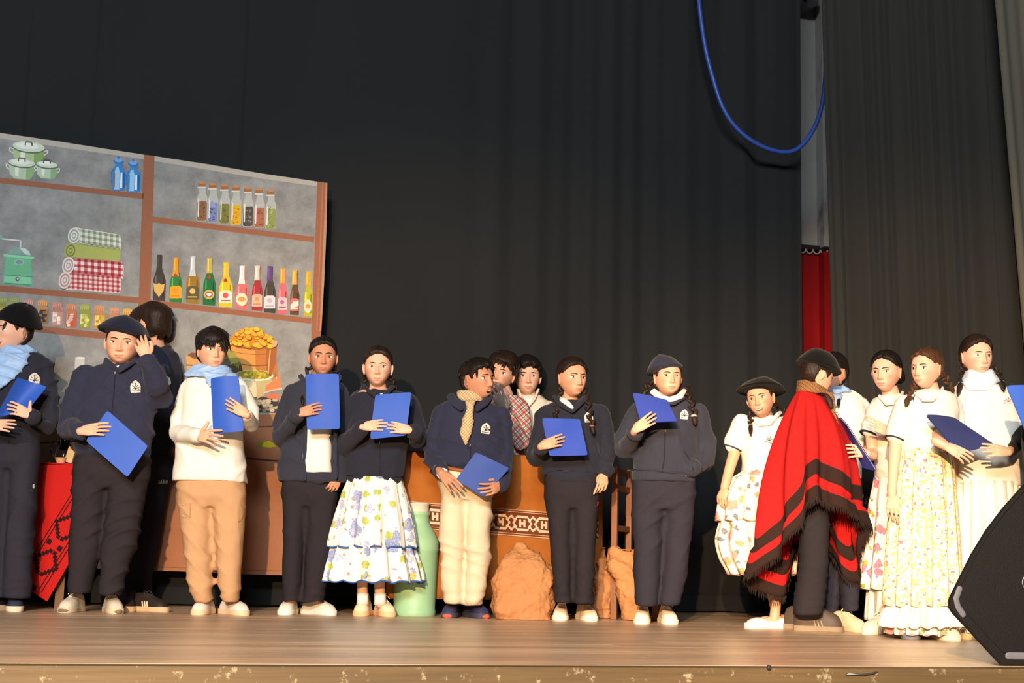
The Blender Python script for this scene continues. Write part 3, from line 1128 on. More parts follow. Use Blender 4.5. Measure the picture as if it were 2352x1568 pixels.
def skull(n, fat=0.0, jaw=1.0):
    """bare head shape, 0.22 m tall, forward -y, z = 0 at the eyes' height"""
    p = 2.25
    q = n / (np.sum(np.abs(n) ** p, axis=1) ** (1 / p))[:, None]
    X, Y, Z = q[:, 0] * 0.0735, q[:, 1] * 0.093, q[:, 2] * 0.110
    low = sm(0.0, 0.105, -Z)
    X = X * (1 - (0.25 - 0.12 * fat) * jaw * low ** 1.3) * (1 + 0.05 * fat * sm(-.02, .05, -Z))
    back = sm(-0.2, 0.6, q[:, 1])
    Y = Y - back * 0.055 * sm(0.02, 0.10, -Z)            # nape goes in under the skull
    front = sm(0.1, 0.75, -q[:, 1])
    Y = Y - front * 0.021 * sm(0.03, 0.100, -Z)           # chin comes forward
    Y = Y + 0.012 * sm(-.05, .05, Z) * sm(-0.3, 0.5, q[:, 1])
    Y = Y + front * 0.008 * sm(.03, .10, Z)               # forehead slopes back
    return np.stack([X, Y, Z], 1)


def face_mesh(skin, lips, hairc, mouth='closed', fat=0.0, gaze=(0, 0), lids=0.0, brow=0.0):
    nu, nv = 108, 96
    n, ph, th = head_dirs(nu, nv)
    V = skull(n, fat)
    Fq = grid_faces(nu, nv)
    x, z = V[:, 0].copy(), V[:, 2].copy()
    fr = sm(0.12, 0.45, -n[:, 1])

    def g(x0, z0, sx, sz):
        return np.exp(-((x - x0) / sx) ** 2 - ((z - z0) / sz) ** 2)
    d = np.zeros(len(V))
    for s in (-1, 1):
        d -= 0.0100 * g(s * .031, -.001, .019, .0120)
        d += 0.0042 * g(s * .027, .024, .022, .008)
        d += 0.0045 * g(s * .043, -.026, .02, .02) * (1 + fat)
        d += 0.0075 * g(s * .0115, -.041, .0065, .006)
        d += 0.004 * fat * g(s * .04, -.06, .025, .025)
    tz = np.clip((.020 - z) / .060, 0, 1)
    hN = (.0035 + .0185 * tz ** 1.25) * sm(-.0505, -.041, z) * sm(.034, .014, z)
    d += hN * np.exp(-(x / (.0068 + .0045 * tz)) ** 2)
    d += 0.004 * g(0, -.0645, .019, .0048) + 0.005 * g(0, -.0745, .016, .0055)
    d += 0.005 * g(0, -.100, .02, .012) - 0.0035 * g(0, -.0845, .022, .0055) - 0.002 * g(0, -.055, .0035, .006)
    C = np.tile(np.array(lin(skin)), (len(V), 1))

    def paint(mask, c):
        m = np.clip(mask, 0, 1)[:, None]
        C[:] = C * (1 - m) + np.array(lin(c)) * m
    paint(0.25 * (g(.045, -.03, .02, .018) + g(-.045, -.03, .02, .018)) * fr, lips)
    paint(0.18 * g(0, -.04, .012, .01) * fr, lips)
    lw = 0.0235
    if mouth == 'closed':
        zm = -.0705 + .0045 * (x / lw) ** 2
        d -= 0.0035 * np.exp(-(x / .022) ** 2 - ((z - zm) / .0016) ** 2)
        ex = (x / lw) ** 2
        up = sm(-.0012, .0016, (-.0630 - ex * .0005) - z) * (z > zm)
        lo = sm(-.0012, .0016, z - (-.0790 + ex * .0135)) * (z <= zm)
        paint((up + lo) * sm(1.05, .8, np.sqrt(ex)) * 0.65 * fr, lips)
        paint(np.exp(-((z - zm) / .0012) ** 2) * sm(1.1, .85, np.abs(x) / lw) * fr * 0.75, cshade(lips, .45))
    else:
        oh, ow = (.010, .017) if mouth == 'open' else (.0075, .024)
        zc = -.0725 + (0.0 if mouth == 'open' else 1.0) * (x / ow) ** 2 * .006
        e = (x / ow) ** 2 + ((z - zc) / oh) ** 2
        d -= 0.010 * np.exp(-e ** 2) * fr
        paint((e < 1.75) * 0.75 * fr, lips)
        paint((e < 1.0) * fr, (70, 26, 24))
        if mouth == 'smile' or mouth == 'open':
            paint((e < .85) * (z > zc + oh * .15) * fr, (236, 226, 210))
    V[:, 1] -= d * fr
    # ears, eyes, brows join the same skin
    parts = [(V, [tuple(q) for q in Fq])]
    cols = [C]

    def addp(v, f, c):
        parts.append((v, f))
        cols.append(np.tile(np.array(lin(c)), (len(v), 1)) if np.ndim(c) == 1 else c)

    def surf(px, pz):
        m = (n[:, 1] < -0.1)
        i = np.argmin(np.where(m, (V[:, 0] - px) ** 2 + (V[:, 2] - pz) ** 2, 9))
        return V[i, 1]
    for s in (-1, 1):
        Re = rotm(s * 22, 0, s * 6)
        ev, ef = sphere((0, 0, 0), .0085, .0185, .031, 14, 10)
        out = np.where(s * ev[:, 0] > 0, 1, 0)
        rr = (ev[:, 1] / .0185) ** 2 + (ev[:, 2] / .031) ** 2
        ev[:, 0] -= s * out * .0085 * np.exp(-rr * 3.2) * 1.1
        ev[:, 1] *= (1 - .25 * sm(0, .03, -ev[:, 2]))
        addp(ev @ Re.T + np.array([s * .0775, .012, -.008]), ef, cshade(skin, .97))
        # eyeball
        ys = surf(s * .031, -.001)
        ev, ef = sphere((0, 0, 0), .0172, .0125, .0104 * (1 - .3 * lids), 22, 16, np.array([[1, 0, 0], [0, 0, 1], [0, -1, 0]]))
        e2 = ((ev[:, 0] - gaze[0] * .006) / .0076) ** 2 + ((ev[:, 2] - gaze[1] * .004) / .0078) ** 2
        cc = np.tile(np.array(lin((232, 222, 212))), (len(ev), 1))
        cc[e2 < 1.0] = lin((58, 36, 24))
        cc[e2 < 0.2] = lin((14, 10, 10))
        addp(ev + np.array([s * .031, ys + .0072, -.002]), ef, cc)
        # upper lid and lashes
        a = np.linspace(-1.05, 1.05, 9)
        pts = [np.array([s * .031 + .0164 * math.sin(q) * s, ys - .0026 + .0065 * math.sin(q) ** 2, -.002 + .0082 * math.cos(q) * (1 - .45 * lids) + .0004 + .0018 * math.sin(q)]) for q in a]
        tv, tf = tube(pts, [.0008] + [.0016] * 7 + [.0008], 6)
        addp(tv, tf, (38, 26, 22))
        pts = [p + np.array([0, -.0006, .0030]) for p in pts]
        tv, tf = tube(pts, [.0012] + [.0026] * 7 + [.0012], 6)
        addp(tv, tf, cshade(skin, .93))
        # brow
        bx = [.012, .020, .030, .040, .047]
        bz = [.0148 + brow * .003, .0172 + brow * .002, .0190, .0182, .0148]
        pts = [np.array([s * u, surf(s * u, w) - .0006, w]) for u, w in zip(bx, bz)]
        tv, tf = tube(pts, [.0020, .0028, .0026, .0020, .0010], 6)
        addp(tv, tf, hairc)
    v, f = join(parts)
    return v, f, np.vstack(cols)


def hairline(ph, front, temple, side, back, drop35=.003):
    a = np.abs(np.degrees(ph))
    return np.interp(a, [0, 35, 60, 73, 86, 104, 122, 180], [front, front - drop35, temple, side, .024, .012, back, back - .004])


def hair_shell(style, rnd):
    """returns verts, faces of the cap of hair on the 0.22 m head"""
    nu, nv = 96, 80
    n, ph, th = head_dirs(nu, nv, 0.2)
    V = skull(n)
    Z = V[:, 2]
    s = style
    jag = s.get('jag', .004) * wob(np.stack([ph * 2, ph * 0 + rnd, ph * 0], 1), 9, rnd) + s.get('jag', .004) * .6 * wob(np.stack([ph * 2, ph * 0 + rnd, ph * 0], 1), 31, rnd + 2)
    zl = hairline(ph, s['front'], s['temple'], s['side'], s['back'], s.get('drop', .003)) + jag
    on = sm(-.004, s.get('edge', .008), Z - zl)
    thick = s['thin'] + (s['top'] - s['thin']) * sm(.01, .085, Z) + s.get('fringe', 0) * np.exp(-(ph / .9) ** 2) * sm(.11, .05, Z) + s.get('behind', 0) * sm(1.9, 2.8, np.abs(ph)) * sm(-.06, .02, Z)
    tex = wob(V, 90, rnd, (1, 1, .25)) * s.get('mess', .002) + wob(V, 34, rnd + 4) * s.get('mess', .002) * 1.3
    if s.get('part'):
        thick = thick - .0035 * np.exp(-((V[:, 0] - s['part'] * .012) / .0035) ** 2) * sm(-.03, .05, -V[:, 1]) * sm(.04, .07, Z)
    d = on * (thick + tex) - (1 - on) * 0.016
    nn = n / np.array([.0735, .093, .11])
    nn = nn / np.linalg.norm(nn, axis=1)[:, None]
    W = V + nn * d[:, None]
    Fq = grid_faces(nu, nv)
    keep = (on[Fq].max(axis=1) > 0.02)
    return W, [tuple(q) for q in Fq[keep]], zl


def locks(style, rnd, count, length, spread=1.0):
    """tapered tufts lying over the cap"""
    rr = random.Random(rnd)
    parts = []
    for i in range(count):
        a = rr.uniform(-3.14, 3.14)
        zz = rr.uniform(.02, .098)
        if rr.random() < .45:
            a = rr.uniform(-1.1, 1.1)
            zz = style['front'] + rr.uniform(.004, .02)
        th = math.acos(max(-1, min(1, zz / .112)))
        n = np.array([[math.sin(th) * math.sin(a), -math.sin(th) * math.cos(a), math.cos(th)]])
        p = skull(n)[0]
        o = n[0] * (style['top'] * (.4 + .6 * max(0, zz) / .1) * .85)
        down = np.array([rr.uniform(-.5, .5), rr.uniform(-.2, .2), -1.0])
        down = down - n[0] * np.dot(down, n[0])
        down /= np.linalg.norm(down)
        L = length * rr.uniform(.6, 1.2)
        pts = [p + o * .5 - down * L * .35, p + o * 1.15, p + o * 1.1 + down * L * .4, p + o * .9 + down * L * .75 + n[0] * .002 * spread]
        tv, tf = tube(pts, [.006, .0085, .006, .0015], 6, True, .6, n[0])
        parts.append((tv, tf))
    return parts


STYLES = {
    'crop': dict(front=.058, temple=.035, side=-.012, back=-.055, thin=.008, top=.020, fringe=.006, mess=.0025, jag=.006),
    'mop': dict(front=.034, temple=.020, side=-.016, back=-.060, thin=.013, top=.030, fringe=.013, mess=.004, jag=.008),
    'curly': dict(front=.046, temple=.030, side=-.012, back=-.06, thin=.012, top=.026, fringe=.008, mess=.005, jag=.008),
    'sleek': dict(front=.068, drop=.011, temple=.034, side=.020, back=-.078, thin=.009, top=.016, fringe=.001, mess=.0016, jag=.0022, part=.4, edge=.012, behind=.008),
    'under': dict(front=.058, temple=.034, side=-.010, back=-.070, thin=.006, top=.006, fringe=.002, mess=.001, jag=.003),
    'nape': dict(front=.05, temple=.03, side=-.014, back=-.062, thin=.007, top=.012, fringe=.003, mess=.0015, jag=.004),
}


def braid_mesh(pts, w, n_l, tail=0.05, tie=True):
    """two rows of overlapping lobes along a path, with a loose tuft below the tie"""
    pts = np.array(pts)
    seg = np.linalg.norm(np.diff(pts, axis=0), axis=1)
    cum = np.concatenate([[0], np.cumsum(seg)])
    L = cum[-1]

    def at(t):
        s = t * L
        return np.array([np.interp(s, cum, pts[:, k]) for k in range(3)])
    parts = []
    step = 1.0 / n_l
    for i in range(n_l):
        t = (i + .5) * step
        p, q = at(t), at(min(1, t + .02))
        d = q - p
        d = d / (np.linalg.norm(d) + 1e-9)
        vdir = np.array([0, -1.0, 0]) - d * np.dot([0, -1.0, 0], d)
        vdir /= np.linalg.norm(vdir)
        side = np.cross(d, vdir)
        sg = 1 if i % 2 else -1
        ww = w * (1 - .25 * t)
        ax = d * .8 + side * sg * -.62
        ax /= np.linalg.norm(ax)
        bx = np.cross(ax, vdir)
        R = np.stack([bx, vdir, ax], 1)
        parts.append(sphere(p + side * sg * ww * .26, ww * .40, ww * .46, max(L * step * 1.0, ww * .62), 10, 7, R))
    end = at(1.0)
    d = end - at(.93)
    d /= np.linalg.norm(d)
    tl = [end - d * .01, end + d * tail * .35, end + d * tail * .8, end + d * tail]
    tuft = tube(tl, [w * .34, w * .52, w * .36, w * .08], 9)
    return join(parts + [tuft]), (end, d)


def hand_mesh(wrist, dirv, back, size=0.88, curl=(20, 25, 28, 30), thumb='side', spread=0.0, flip=1, elbow=None, arm_r=(.032, .024)):
    """wrist point, direction of the fingers, direction the back of the hand faces; flip picks the thumb side"""
    u = np.asarray(dirv, float)
    u /= np.linalg.norm(u)
    b = np.asarray(back, float)
    b = b - u * np.dot(u, b)
    b /= np.linalg.norm(b)
    s = np.cross(u, b) * flip
    w = np.asarray(wrist, float)
    k = size

    def pt(a, c, e):
        return w + k * (u * a + s * c + b * e)
    rings = []
    for a, hw, ht, sh in ((-.014, .021, .016, 0), (-.005, .0225, .0155, 0), (.02, .030, .0155, .001), (.045, .036, .0140, .001), (.064, .037, .0125, 0), (.078, .034, .0095, 0)):
        tt = np.linspace(0, 2 * math.pi, 18, endpoint=False)
        c = pt(a, sh, 0)
        rings.append(c + k * (np.outer(np.sign(np.cos(tt)) * np.abs(np.cos(tt)) ** .85 * hw, s) + np.outer(np.sin(tt) * ht, b)))
    parts = [loft(rings)]
    base = [(.071, .0295), (.076, .0100), (.073, -.0095), (.065, -.0285)]
    lens = [(.042, .027, .021), (.047, .030, .022), (.043, .028, .021), (.033, .022, .019)]
    for i, ((a, c), ls) in enumerate(zip(base, lens)):
        p = pt(a - .012, c, .001)
        ang = 0.0
        sp = math.radians((1.5 - i) * (3.0 + spread * 7))
        pts, rad = [p], [.0088 * k]
        cu = math.radians(curl[i])
        p = pt(a, c, .001)
        pts.append(p)
        rad.append(.0086 * k)
        for m, l in enumerate(ls):
            ang += cu * (0.85, 1.0, 0.7)[m]
            d = u * math.cos(ang) - b * math.sin(ang)
            d = d * math.cos(sp) + s * math.sin(sp)
            p = p + d * l * k
            pts.append(p)
            rad.append((.0080, .0076, .0066)[m] * k)
        parts.append(tube(pts, rad, 8))
    if thumb == 'side':
        tp = [(.018, .022, -.004), (.036, .040, -.012), (.060, .050, -.016), (.080, .052, -.018)]
    elif thumb == 'under':
        tp = [(.018, .022, -.006), (.036, .034, -.020), (.058, .034, -.030), (.078, .028, -.032)]
    elif thumb == 'up':
        tp = [(.018, .022, -.002), (.030, .044, -.004), (.040, .066, -.004), (.046, .084, -.002)]
    else:
        tp = [(.018, .022, -.006), (.038, .032, -.016), (.058, .026, -.026), (.070, .012, -.030)]
    parts.append(tube([pt(*q) for q in tp], [.0140 * k, .0124 * k, .0112 * k, .0092 * k], 8))
    vox = 0.0032
    if elbow is not None:
        e = np.asarray(elbow, float)
        m = (e + w) / 2
        if arm_r[0] < .03:
            m = m
        ext = [tuple(e), tuple(e * .6 + w * .4), tuple(e * .25 + w * .75), tuple(w - u * .0)]
        parts.append(tube(ext, [arm_r[0], arm_r[0] * .98, arm_r[0] * .6 + arm_r[1] * .4, arm_r[1] * .95], 14))
        vox = 0.0030 if arm_r[0] < .026 else 0.0036
    return remesh(parts, vox, 1)[:2]


def cr(x, xs, ys):
    i = int(np.clip(np.searchsorted(xs, x) - 1, 0, len(xs) - 2))
    p0, p1, p2, p3 = ys[max(0, i - 1)], ys[i], ys[i + 1], ys[min(len(ys) - 1, i + 2)]
    t = (x - xs[i]) / (xs[i + 1] - xs[i])
    return .5 * (2 * p1 + (p2 - p0) * t + (2 * p0 - 5 * p1 + 4 * p2 - p3) * t * t + (3 * p1 - p0 - 3 * p2 + p3) * t ** 3)


class Person:
    def __init__(s, label, fx, fy, skin='light', hair=((24, 17, 14), (54, 38, 30)), hname='hair_dark', lips=(190, 104, 92), Y=None, seed=1):
        g = PZ(fx, fy)
        s.Y = g[1] if Y is None else Y
        s.o = np.array([P(fx, fy, s.Y)[0], s.Y, 0.0])
        s.k = K(s.Y)
        s.skin, s.lips = SKIN[skin] if isinstance(skin, str) else skin, lips
        s.hc = hair
        s.hm = hair_mat(hname, *hair)
        s.seed = seed
        s.body, s.core, s.kids = [], [], []
        s.label = label
        s.bvh = None
        s.arms = []

    def W(s, px, py, dy=0.0):
        return P(px, py, s.Y + dy)

    def add(s, name, v, f, mat, parent=None, col=None, smooth=True, label=None, uv=None):
        o = mk(name, v, f, mat, None, smooth, col, uv, origin=s.o)
        o.location = (0, 0, 0)
        if parent is None:
            s.kids.append(o)
        else:
            o.parent = parent
        if label:
            o['label'] = label
        return o

    # ---------------------------------------------------------------- head
    def head(s, cx, cy, h, yaw=0, pitch=0, roll=0, dy=-0.02, hair='crop', locks_n=0, lock_len=.05, mouth='closed', fat=0.0, gaze=(0, 0), lids=0.2, brow=0.0, neck=None, neck_r=.048, wide=1.0):
        sc = h * s.k / 0.220
        R = rotm(yaw, pitch, roll)
        c = s.W(cx, cy, dy)
        s.hs, s.hR, s.hcen = sc, R, c
        tr = lambda v: (np.asarray(v) * sc * [wide, 1, 1]) @ R.T + c
        s.tr = tr
        v, f, col = face_mesh(s.skin, s.lips, s.hc[0], mouth, fat, gaze, lids, brow)
        s.body.append((tr(v), f, col))
        # neck
        n0 = tr([[0, .010, -.045]])[0]
        n1 = neck if neck is not None else s.W(cx, cy + h * .92, dy + .035)
        nv, nf, _ = remesh([tube([n0, n0 * .5 + n1 * .5, n1, n1 - np.array([0, 0, .05])], [neck_r * sc, neck_r * .95 * sc, neck_r * 1.05 * sc, neck_r * 1.15 * sc], 16)], .007, 2)
        s.body.append((nv, nf, None))
        s.neck = n1
        st_ = dict(STYLES[hair]) if isinstance(hair, str) else dict(hair)
        hv, hf, _ = hair_shell(st_, s.seed)
        parts = [(tr(hv), hf)]
        for tv, tf in locks(st_, s.seed + 11, locks_n, lock_len):
            parts.append((tr(tv), tf))
        hv, hf = join(parts)
        s.hair = s.add('hair', hv, hf, s.hm)
        return s

    def braid(s, path, w=.027, n=9, tail=.05, tie=None, local_start=None):
        """path in picture points (px, py, dy); starts at the head"""
        pts = ([s.tr([local_start])[0]] if local_start is not None else []) + [s.W(*p) for p in path]
        (v, f), (e, d) = braid_mesh(pts, w, n, tail)
        b = s.add('braid', v, f, s.hm)
        if tie:
            tv, tf = sphere(e, w * .52, w * .52, w * .3, 12, 8)
            s.add('hair_tie', tv, tf, M('tie_%d_%d_%d' % tie, tie, 0.6), b)
        return b

    def bun(s, p, r):
        v, f = sphere(s.tr([p])[0], r * .9, r, r, 18, 12)
        d = v - s.tr([p])[0]
        v = v + d * (.09 * np.sin(28 * np.arctan2(d[:, 2], d[:, 1]) * .5))[:, None]
        s.add('hair_bun', v, f, s.hm)

    def beret(s, mat, r=.125, tilt=(0, 0, 0), off=(0, 0, 0), h=.082, drop=(0, 0), nub=True, name='beret', lift=0.0):
        """soft round cap: rings on the head, the crown shifted by drop"""
        prof = [(.083, .036, 0), (.088, .040, 0), (.092, .047, .1), (.100, .050, .35), (r * .93, .053, .65), (r, .062, .85)]
        prof += [(r * q, .062 + h * (1 - q ** 2.4), 1) for q in (.985, .94, .86, .74, .6, .44, .27, .1, .02)]
        R = rotm(*tilt)
        rings = []
        for rr, z, sh in prof:
            tt = np.linspace(0, 2 * math.pi, 48, endpoint=False)
            wv = 1 + .02 * np.sin(tt * 3 + s.seed) * sh
            rings.append(np.stack([rr * wv * np.cos(tt) * .96 + drop[0] * sh, rr * wv * np.sin(tt) * 1.05 + .006 + drop[1] * sh, np.full(48, z) - .010 * sh * np.abs(np.sin(tt + s.seed))], 1))
        v, f = loft(rings)
        v = np.asarray(v)
        v = v + wob(v, 60, s.seed)[:, None] * .0015
        piv = np.array([0, .006, .045])
        v = (v - piv) @ R.T + piv + np.asarray(off) + [0, 0, lift]
        o = s.add(name, s.tr(v), f, mat)
        if nub:
            tp = (np.array([[drop[0], .006 + drop[1], .060 + h], [drop[0] + .004, .006 + drop[1], .078 + h]]) - piv) @ R.T + piv + np.asarray(off) + [0, 0, lift]
            tv, tf = tube(s.tr(tp), [.003, .002], 6)
            s.add('stalk', tv, tf, mat, o)
        return o

    # ---------------------------------------------------------------- clothes
    def rows(s, rows, n=28, e=2.4, scale=1.0):
        rg = []
        for r in rows:
            py, xl, xr, dep = r[:4]
            dy = r[4] if len(r) > 4 else 0.0
            c = s.W((xl + xr) / 2, py, dy)
            rg.append(ring(c, (xr - xl) / 2 * s.k * scale, dep * scale, n, e))
        return loft(rg)

    def arm(s, pts, scale=1.0):
        return tube([s.W(x, y, dy) for x, y, dy, r in pts], [r * s.k * scale for x, y, dy, r in pts], 14)

    def top(s, name, rows, arms, mat, vox=.009, smooth=3, amp=.006, freq=26, core=True, cuffs=None, lbl=None, e=2.4, edging=None, band=None):
        parts = [s.rows(rows, 28, e)] + [s.arm(a) for a in arms]
        s.arms += arms
        v, f, n = remesh(parts, vox, smooth)
        v = wrinkle(v, n, amp, freq, s.seed)
        o = s.add(name, v, f, mat, label=lbl)
        s.bvh = BVHTree.FromPolygons([tuple(p) for p in v], [tuple(q) for q in f])
        s.last = o
        for a in arms:
            q0, q1, r1 = s.W(*a[-2][:3]), s.W(*a[-1][:3]), a[-1][3] * s.k
            d = (q1 - q0) / np.linalg.norm(q1 - q0)
            if cuffs:
                cv, cf = tube([q1 - d * .035, q1 - d * .02, q1 + d * .008, q1 + d * .016], [r1 * 1.12, r1 * 1.16, r1 * 1.10, r1 * .95], 20, False)
                s.add('cuff', cv, cf, cuffs, o)
            if edging:
                e0 = q1 + d * r1 * .55
                cv, cf = tube([e0 - d * .003, e0, e0 + d * .003], [r1 * .905, r1 * .90, r1 * .87], 20, False)
                s.add('sleeve_edging', cv, cf, edging, o)
        if band:
            py0, py1, xl, xr, dep = band
            rg = []
            for t in np.linspace(0, 1, 5):
                c = s.W((xl + xr) / 2, py0 + (py1 - py0) * t, 0)
                r_ = ring(c, (xr - xl) / 2 * s.k * (1 + .02 * math.sin(math.pi * t)), dep * (1 + .02 * math.sin(math.pi * t)), 160, 2.3)
                r_[:, :2] += (r_[:, :2] - c[:2]) * (.006 * np.sin(np.arange(160) * math.pi / 2))[:, None]
                rg.append(r_)
            bv, bf = loft(rg)
            s.add('waistband', bv, bf, mat, o)
        if core:
            s.core.append(s.rows(rows, scale=.82))
            s.core += [s.arm(a, .62) for a in arms]
        return o

    def trousers(s, waist, left, right, mat, amp=.006, vox=.010, name='trousers', ankle=True):
        parts = [s.rows(waist), s.rows(left, 20, 2.2), s.rows(right, 20, 2.2)]
        v, f, n = remesh(parts, vox, 3)
        v = wrinkle(v, n, amp, 24, s.seed + 2, (1, 1, 1.5))
        if ankle:                       # cloth gathers in rings above the shoes
            z = v[:, 2]
            fold = np.sin(z * 120 + 4.0 * wob(v, 13, s.seed + 1)) * .0034 * sm(.26, .08, z) * np.clip(.6 + wob(v, 9, s.seed + 3), 0, 1.3)
            v = v + n * fold[:, None] * np.array([1, 1, .3])
        o = s.add(name, v, f, mat)
        s.bvh = BVHTree.FromPolygons([tuple(p) for p in v], [tuple(q) for q in f])
        s.core += [s.rows(waist, scale=.8), s.rows(left, 14, 2, .65), s.rows(right, 14, 2, .65)]
        return o

    def skirt(s, name, rows, mat, waves=14, amp=.012, n=120, phase=0.0, parent=None, trim=None, trim_r=.004):
        ys_ = [r[0] for r in rows]
        full = [tuple(r) + ((0.0,) if len(r) < 5 else ()) + ((amp * (i / (len(rows) - 1)) ** .8,) if len(r) < 6 else ()) for i, r in enumerate(rows)]
        rows = [tuple([q] + [cr(q, ys_, [f_[k_] for f_ in full]) for k_ in range(1, 6)]) for q in np.linspace(ys_[0], ys_[-1], 14)]
        rg = []
        for i, r in enumerate(rows):
            py, xl, xr, dep = r[:4]
            dy = r[4] if len(r) > 4 else 0.0
            a = r[5] if len(r) > 5 else amp * (i / (len(rows) - 1)) ** .8
            c = s.W((xl + xr) / 2, py, dy)
            t = np.linspace(0, 2 * math.pi, n, endpoint=False)
            w = np.sin(waves * t + phase + .8 * np.sin(3 * t + s.seed)) + .35 * np.sin((waves * 2 + 1) * t + 1 + phase)
            ax, ay = (xr - xl) / 2 * s.k, dep
            rg.append(np.stack([c[0] + (ax + a * w) * np.cos(t), c[1] + (ay + a * w) * np.sin(t), c[2] + .35 * a * np.sin(waves * t + 1.2 + phase)], 1))
        v, f = loft(rg, cap=False)
        o = s.add(name, v, f, mat, parent)
        md = o.modifiers.new('thickness', 'SOLIDIFY')
        md.thickness = .002
        if trim:
            pts = list(rg[-1]) + [rg[-1][0]]
            tv, tf = tube(pts, [trim_r] * len(pts), 6, False)
            s.add('hem_trim', tv, tf, trim, o)
        return o

    def hit(s, px, py, off=.003):
        d = Vector(ray(px, py)).normalized()
        r = s.bvh.ray_cast(Vector(EYE), d)
        if r[0] is None:
            r = s.bvh.find_nearest(Vector(s.W(px, py, -.1)))
        return np.array(r[0]) - np.array(d) * off

    def patch(s, name, pts, mat, off=.003, parent=None, label=None):
        """thin sewn piece following the garment, outline in picture points"""
        cx, cy = sum(p[0] for p in pts) / len(pts), sum(p[1] for p in pts) / len(pts)
        n = len(pts)
        mid = [((p[0] + cx) / 2, (p[1] + cy) / 2) for p in pts]
        V = [s.hit(x, y, off) for x, y in pts] + [s.hit(x, y, off) for x, y in mid] + [s.hit(cx, cy, off)]
        back = [s.hit(x, y, -.002) for x, y in pts]
        Fc = [(i, (i + 1) % n, n + (i + 1) % n, n + i) for i in range(n)] + [(n + i, n + (i + 1) % n, 2 * n) for i in range(n)]
        Fc += [(i, 2 * n + 1 + i, 2 * n + 1 + (i + 1) % n, (i + 1) % n) for i in range(n)]
        return s.add(name, V + back, Fc, mat, parent, smooth=False, label=label)

    def strip(s, name, pts, w, mat, off=.003, parent=None, r=None):
        """cord or tape along the garment"""
        pts2 = []
        for (x0, y0), (x1, y1) in zip(pts[:-1], pts[1:]):
            m = max(1, int(math.hypot(x1 - x0, y1 - y0) / 8))
            pts2 += [(x0 + (x1 - x0) * i / m, y0 + (y1 - y0) * i / m) for i in range(m)]
        pts2.append(pts[-1])
        q = [s.hit(x, y, off * .3) for x, y in pts2]
        tv, tf = tube(q, [w * s.k / 2] * len(q), 6, True)
        return s.add(name, tv, tf, mat, parent)

    def badge(s, cx, cy, w=20, h=26, rot=0.0, parent=None, dark=(48, 46, 60), pale=(214, 206, 196)):
        def T(pts):
            a = math.radians(rot)
            return [(cx + x * math.cos(a) - y * math.sin(a), cy + x * math.sin(a) + y * math.cos(a)) for x, y in pts]
        hw, hh = w / 2, h / 2
        out = T([(0, -hh), (hw * .45, -hh * .78), (hw * .85, -hh * .4), (hw, 0), (hw * .95, hh), (0, hh * 1.04), (-hw * .95, hh), (-hw, 0), (-hw * .85, -hh * .4), (-hw * .45, -hh * .78)])
        o = s.patch('badge', out, M('badge_pale_%d' % pale[0], pale, 0.7), .0045, parent or s.last, label='white woven school badge with a plant emblem')
        md = M('badge_ink_%d' % dark[0], dark, 0.8)
        em = []
        for st_ in ([(0, hh * .45), (0, -hh * .1), (0, -hh * .55)], [(0, hh * .45), (-hw * .3, -hh * .02), (-hw * .55, -hh * .2)], [(0, hh * .45), (hw * .3, -hh * .02), (hw * .55, -hh * .2)],
                    [(0, hh * .45), (-hw * .45, hh * .25), (-hw * .72, hh * .2)], [(0, hh * .45), (hw * .45, hh * .25), (hw * .72, hh * .2)], [(-hw * .15, -hh * .45), (hw * .15, -hh * .45)], [(-hw * .7, hh * .75), (hw * .7, hh * .75)]):
            q = [s.hit(x, y, .0052) for x, y in T(st_)]
            em.append(tube(q, [.0016] * len(q), 5))
        ev, ef = join(em)
        s.add('emblem', ev, ef, md, o.parent)
        return o

    def kerchief(s, mat, ring_rows, drape=None, name='neckerchief', amp=.006, vox=.007, freq=40):
        parts = [s.rows(r, 20, 2.2) for r in ([ring_rows] + (drape or []))]
        v, f, n = remesh(parts, vox, 2)
        v = wrinkle(v, n, amp, freq, s.seed + 4, (1, 1, 1.6))
        return s.add(name, v, f, mat)

    def collar(s, mat, pts, r=9, name='collar', open_end=True):
        """soft roll of cloth along picture points (px, py, dy)"""
        q = [s.W(*p) for p in pts]
        tv, tf = tube(q, [r * s.k * .8] + [r * s.k] * (len(q) - 2) + [r * s.k * .7], 10, True, .55)
        v, f, n = remesh([(tv, tf)], .006, 2)
        return s.add(name, v, f, mat)

    # ---------------------------------------------------------------- hands and feet
    def hand(s, wrist, to, back=(0, -1, .1), curl=(18, 22, 24, 26), thumb='under', flip=1, size=.80, spread=0.0, elbow=None, arm_r=(.032, .024), glove=None):
        w = s.W(*wrist)
        t = s.W(*to)
        e = s.W(*elbow) if elbow is not None else None
        if e is None:
            d = t - w
            for a in s.arms:
                if np.linalg.norm(s.W(*a[-1][:3]) - w) < .06:
                    d = w - s.W(*a[-2][:3])
            d /= np.linalg.norm(d)
            e = w - d * .05
            arm_r = (.022 * size / .86, .020 * size / .86)
        v, f = hand_mesh(w, t - w, back, size, curl, thumb, spread, flip, e, arm_r)
        if glove:
            s.add('glove', v, f, glove)
        else:
            s.body.append((v, f, None))

    def shoe(s, px, py, ang=0, L=.245, upper=(226, 218, 206), sole=(232, 226, 216), lace=(236, 232, 224), style='sneaker', w=1.0, toe=None, accents=None, hi=1.0, Yoff=None, lift=0):
        c = PZ(px, py) if Yoff is None else np.array([P(px, py, s.Y + Yoff)[0], s.Y + Yoff, 0])
        c = c + np.array([0, 0, lift])
        a = math.radians(ang)
        fw_ = np.array([math.sin(a), -math.cos(a), 0])
        sd = np.array([math.cos(a), math.sin(a), 0])
        up = np.array([0, 0, 1.0])
        ts = np.array([0, .05, .14, .28, .40, .52, .64, .76, .87, .95, 1.0])
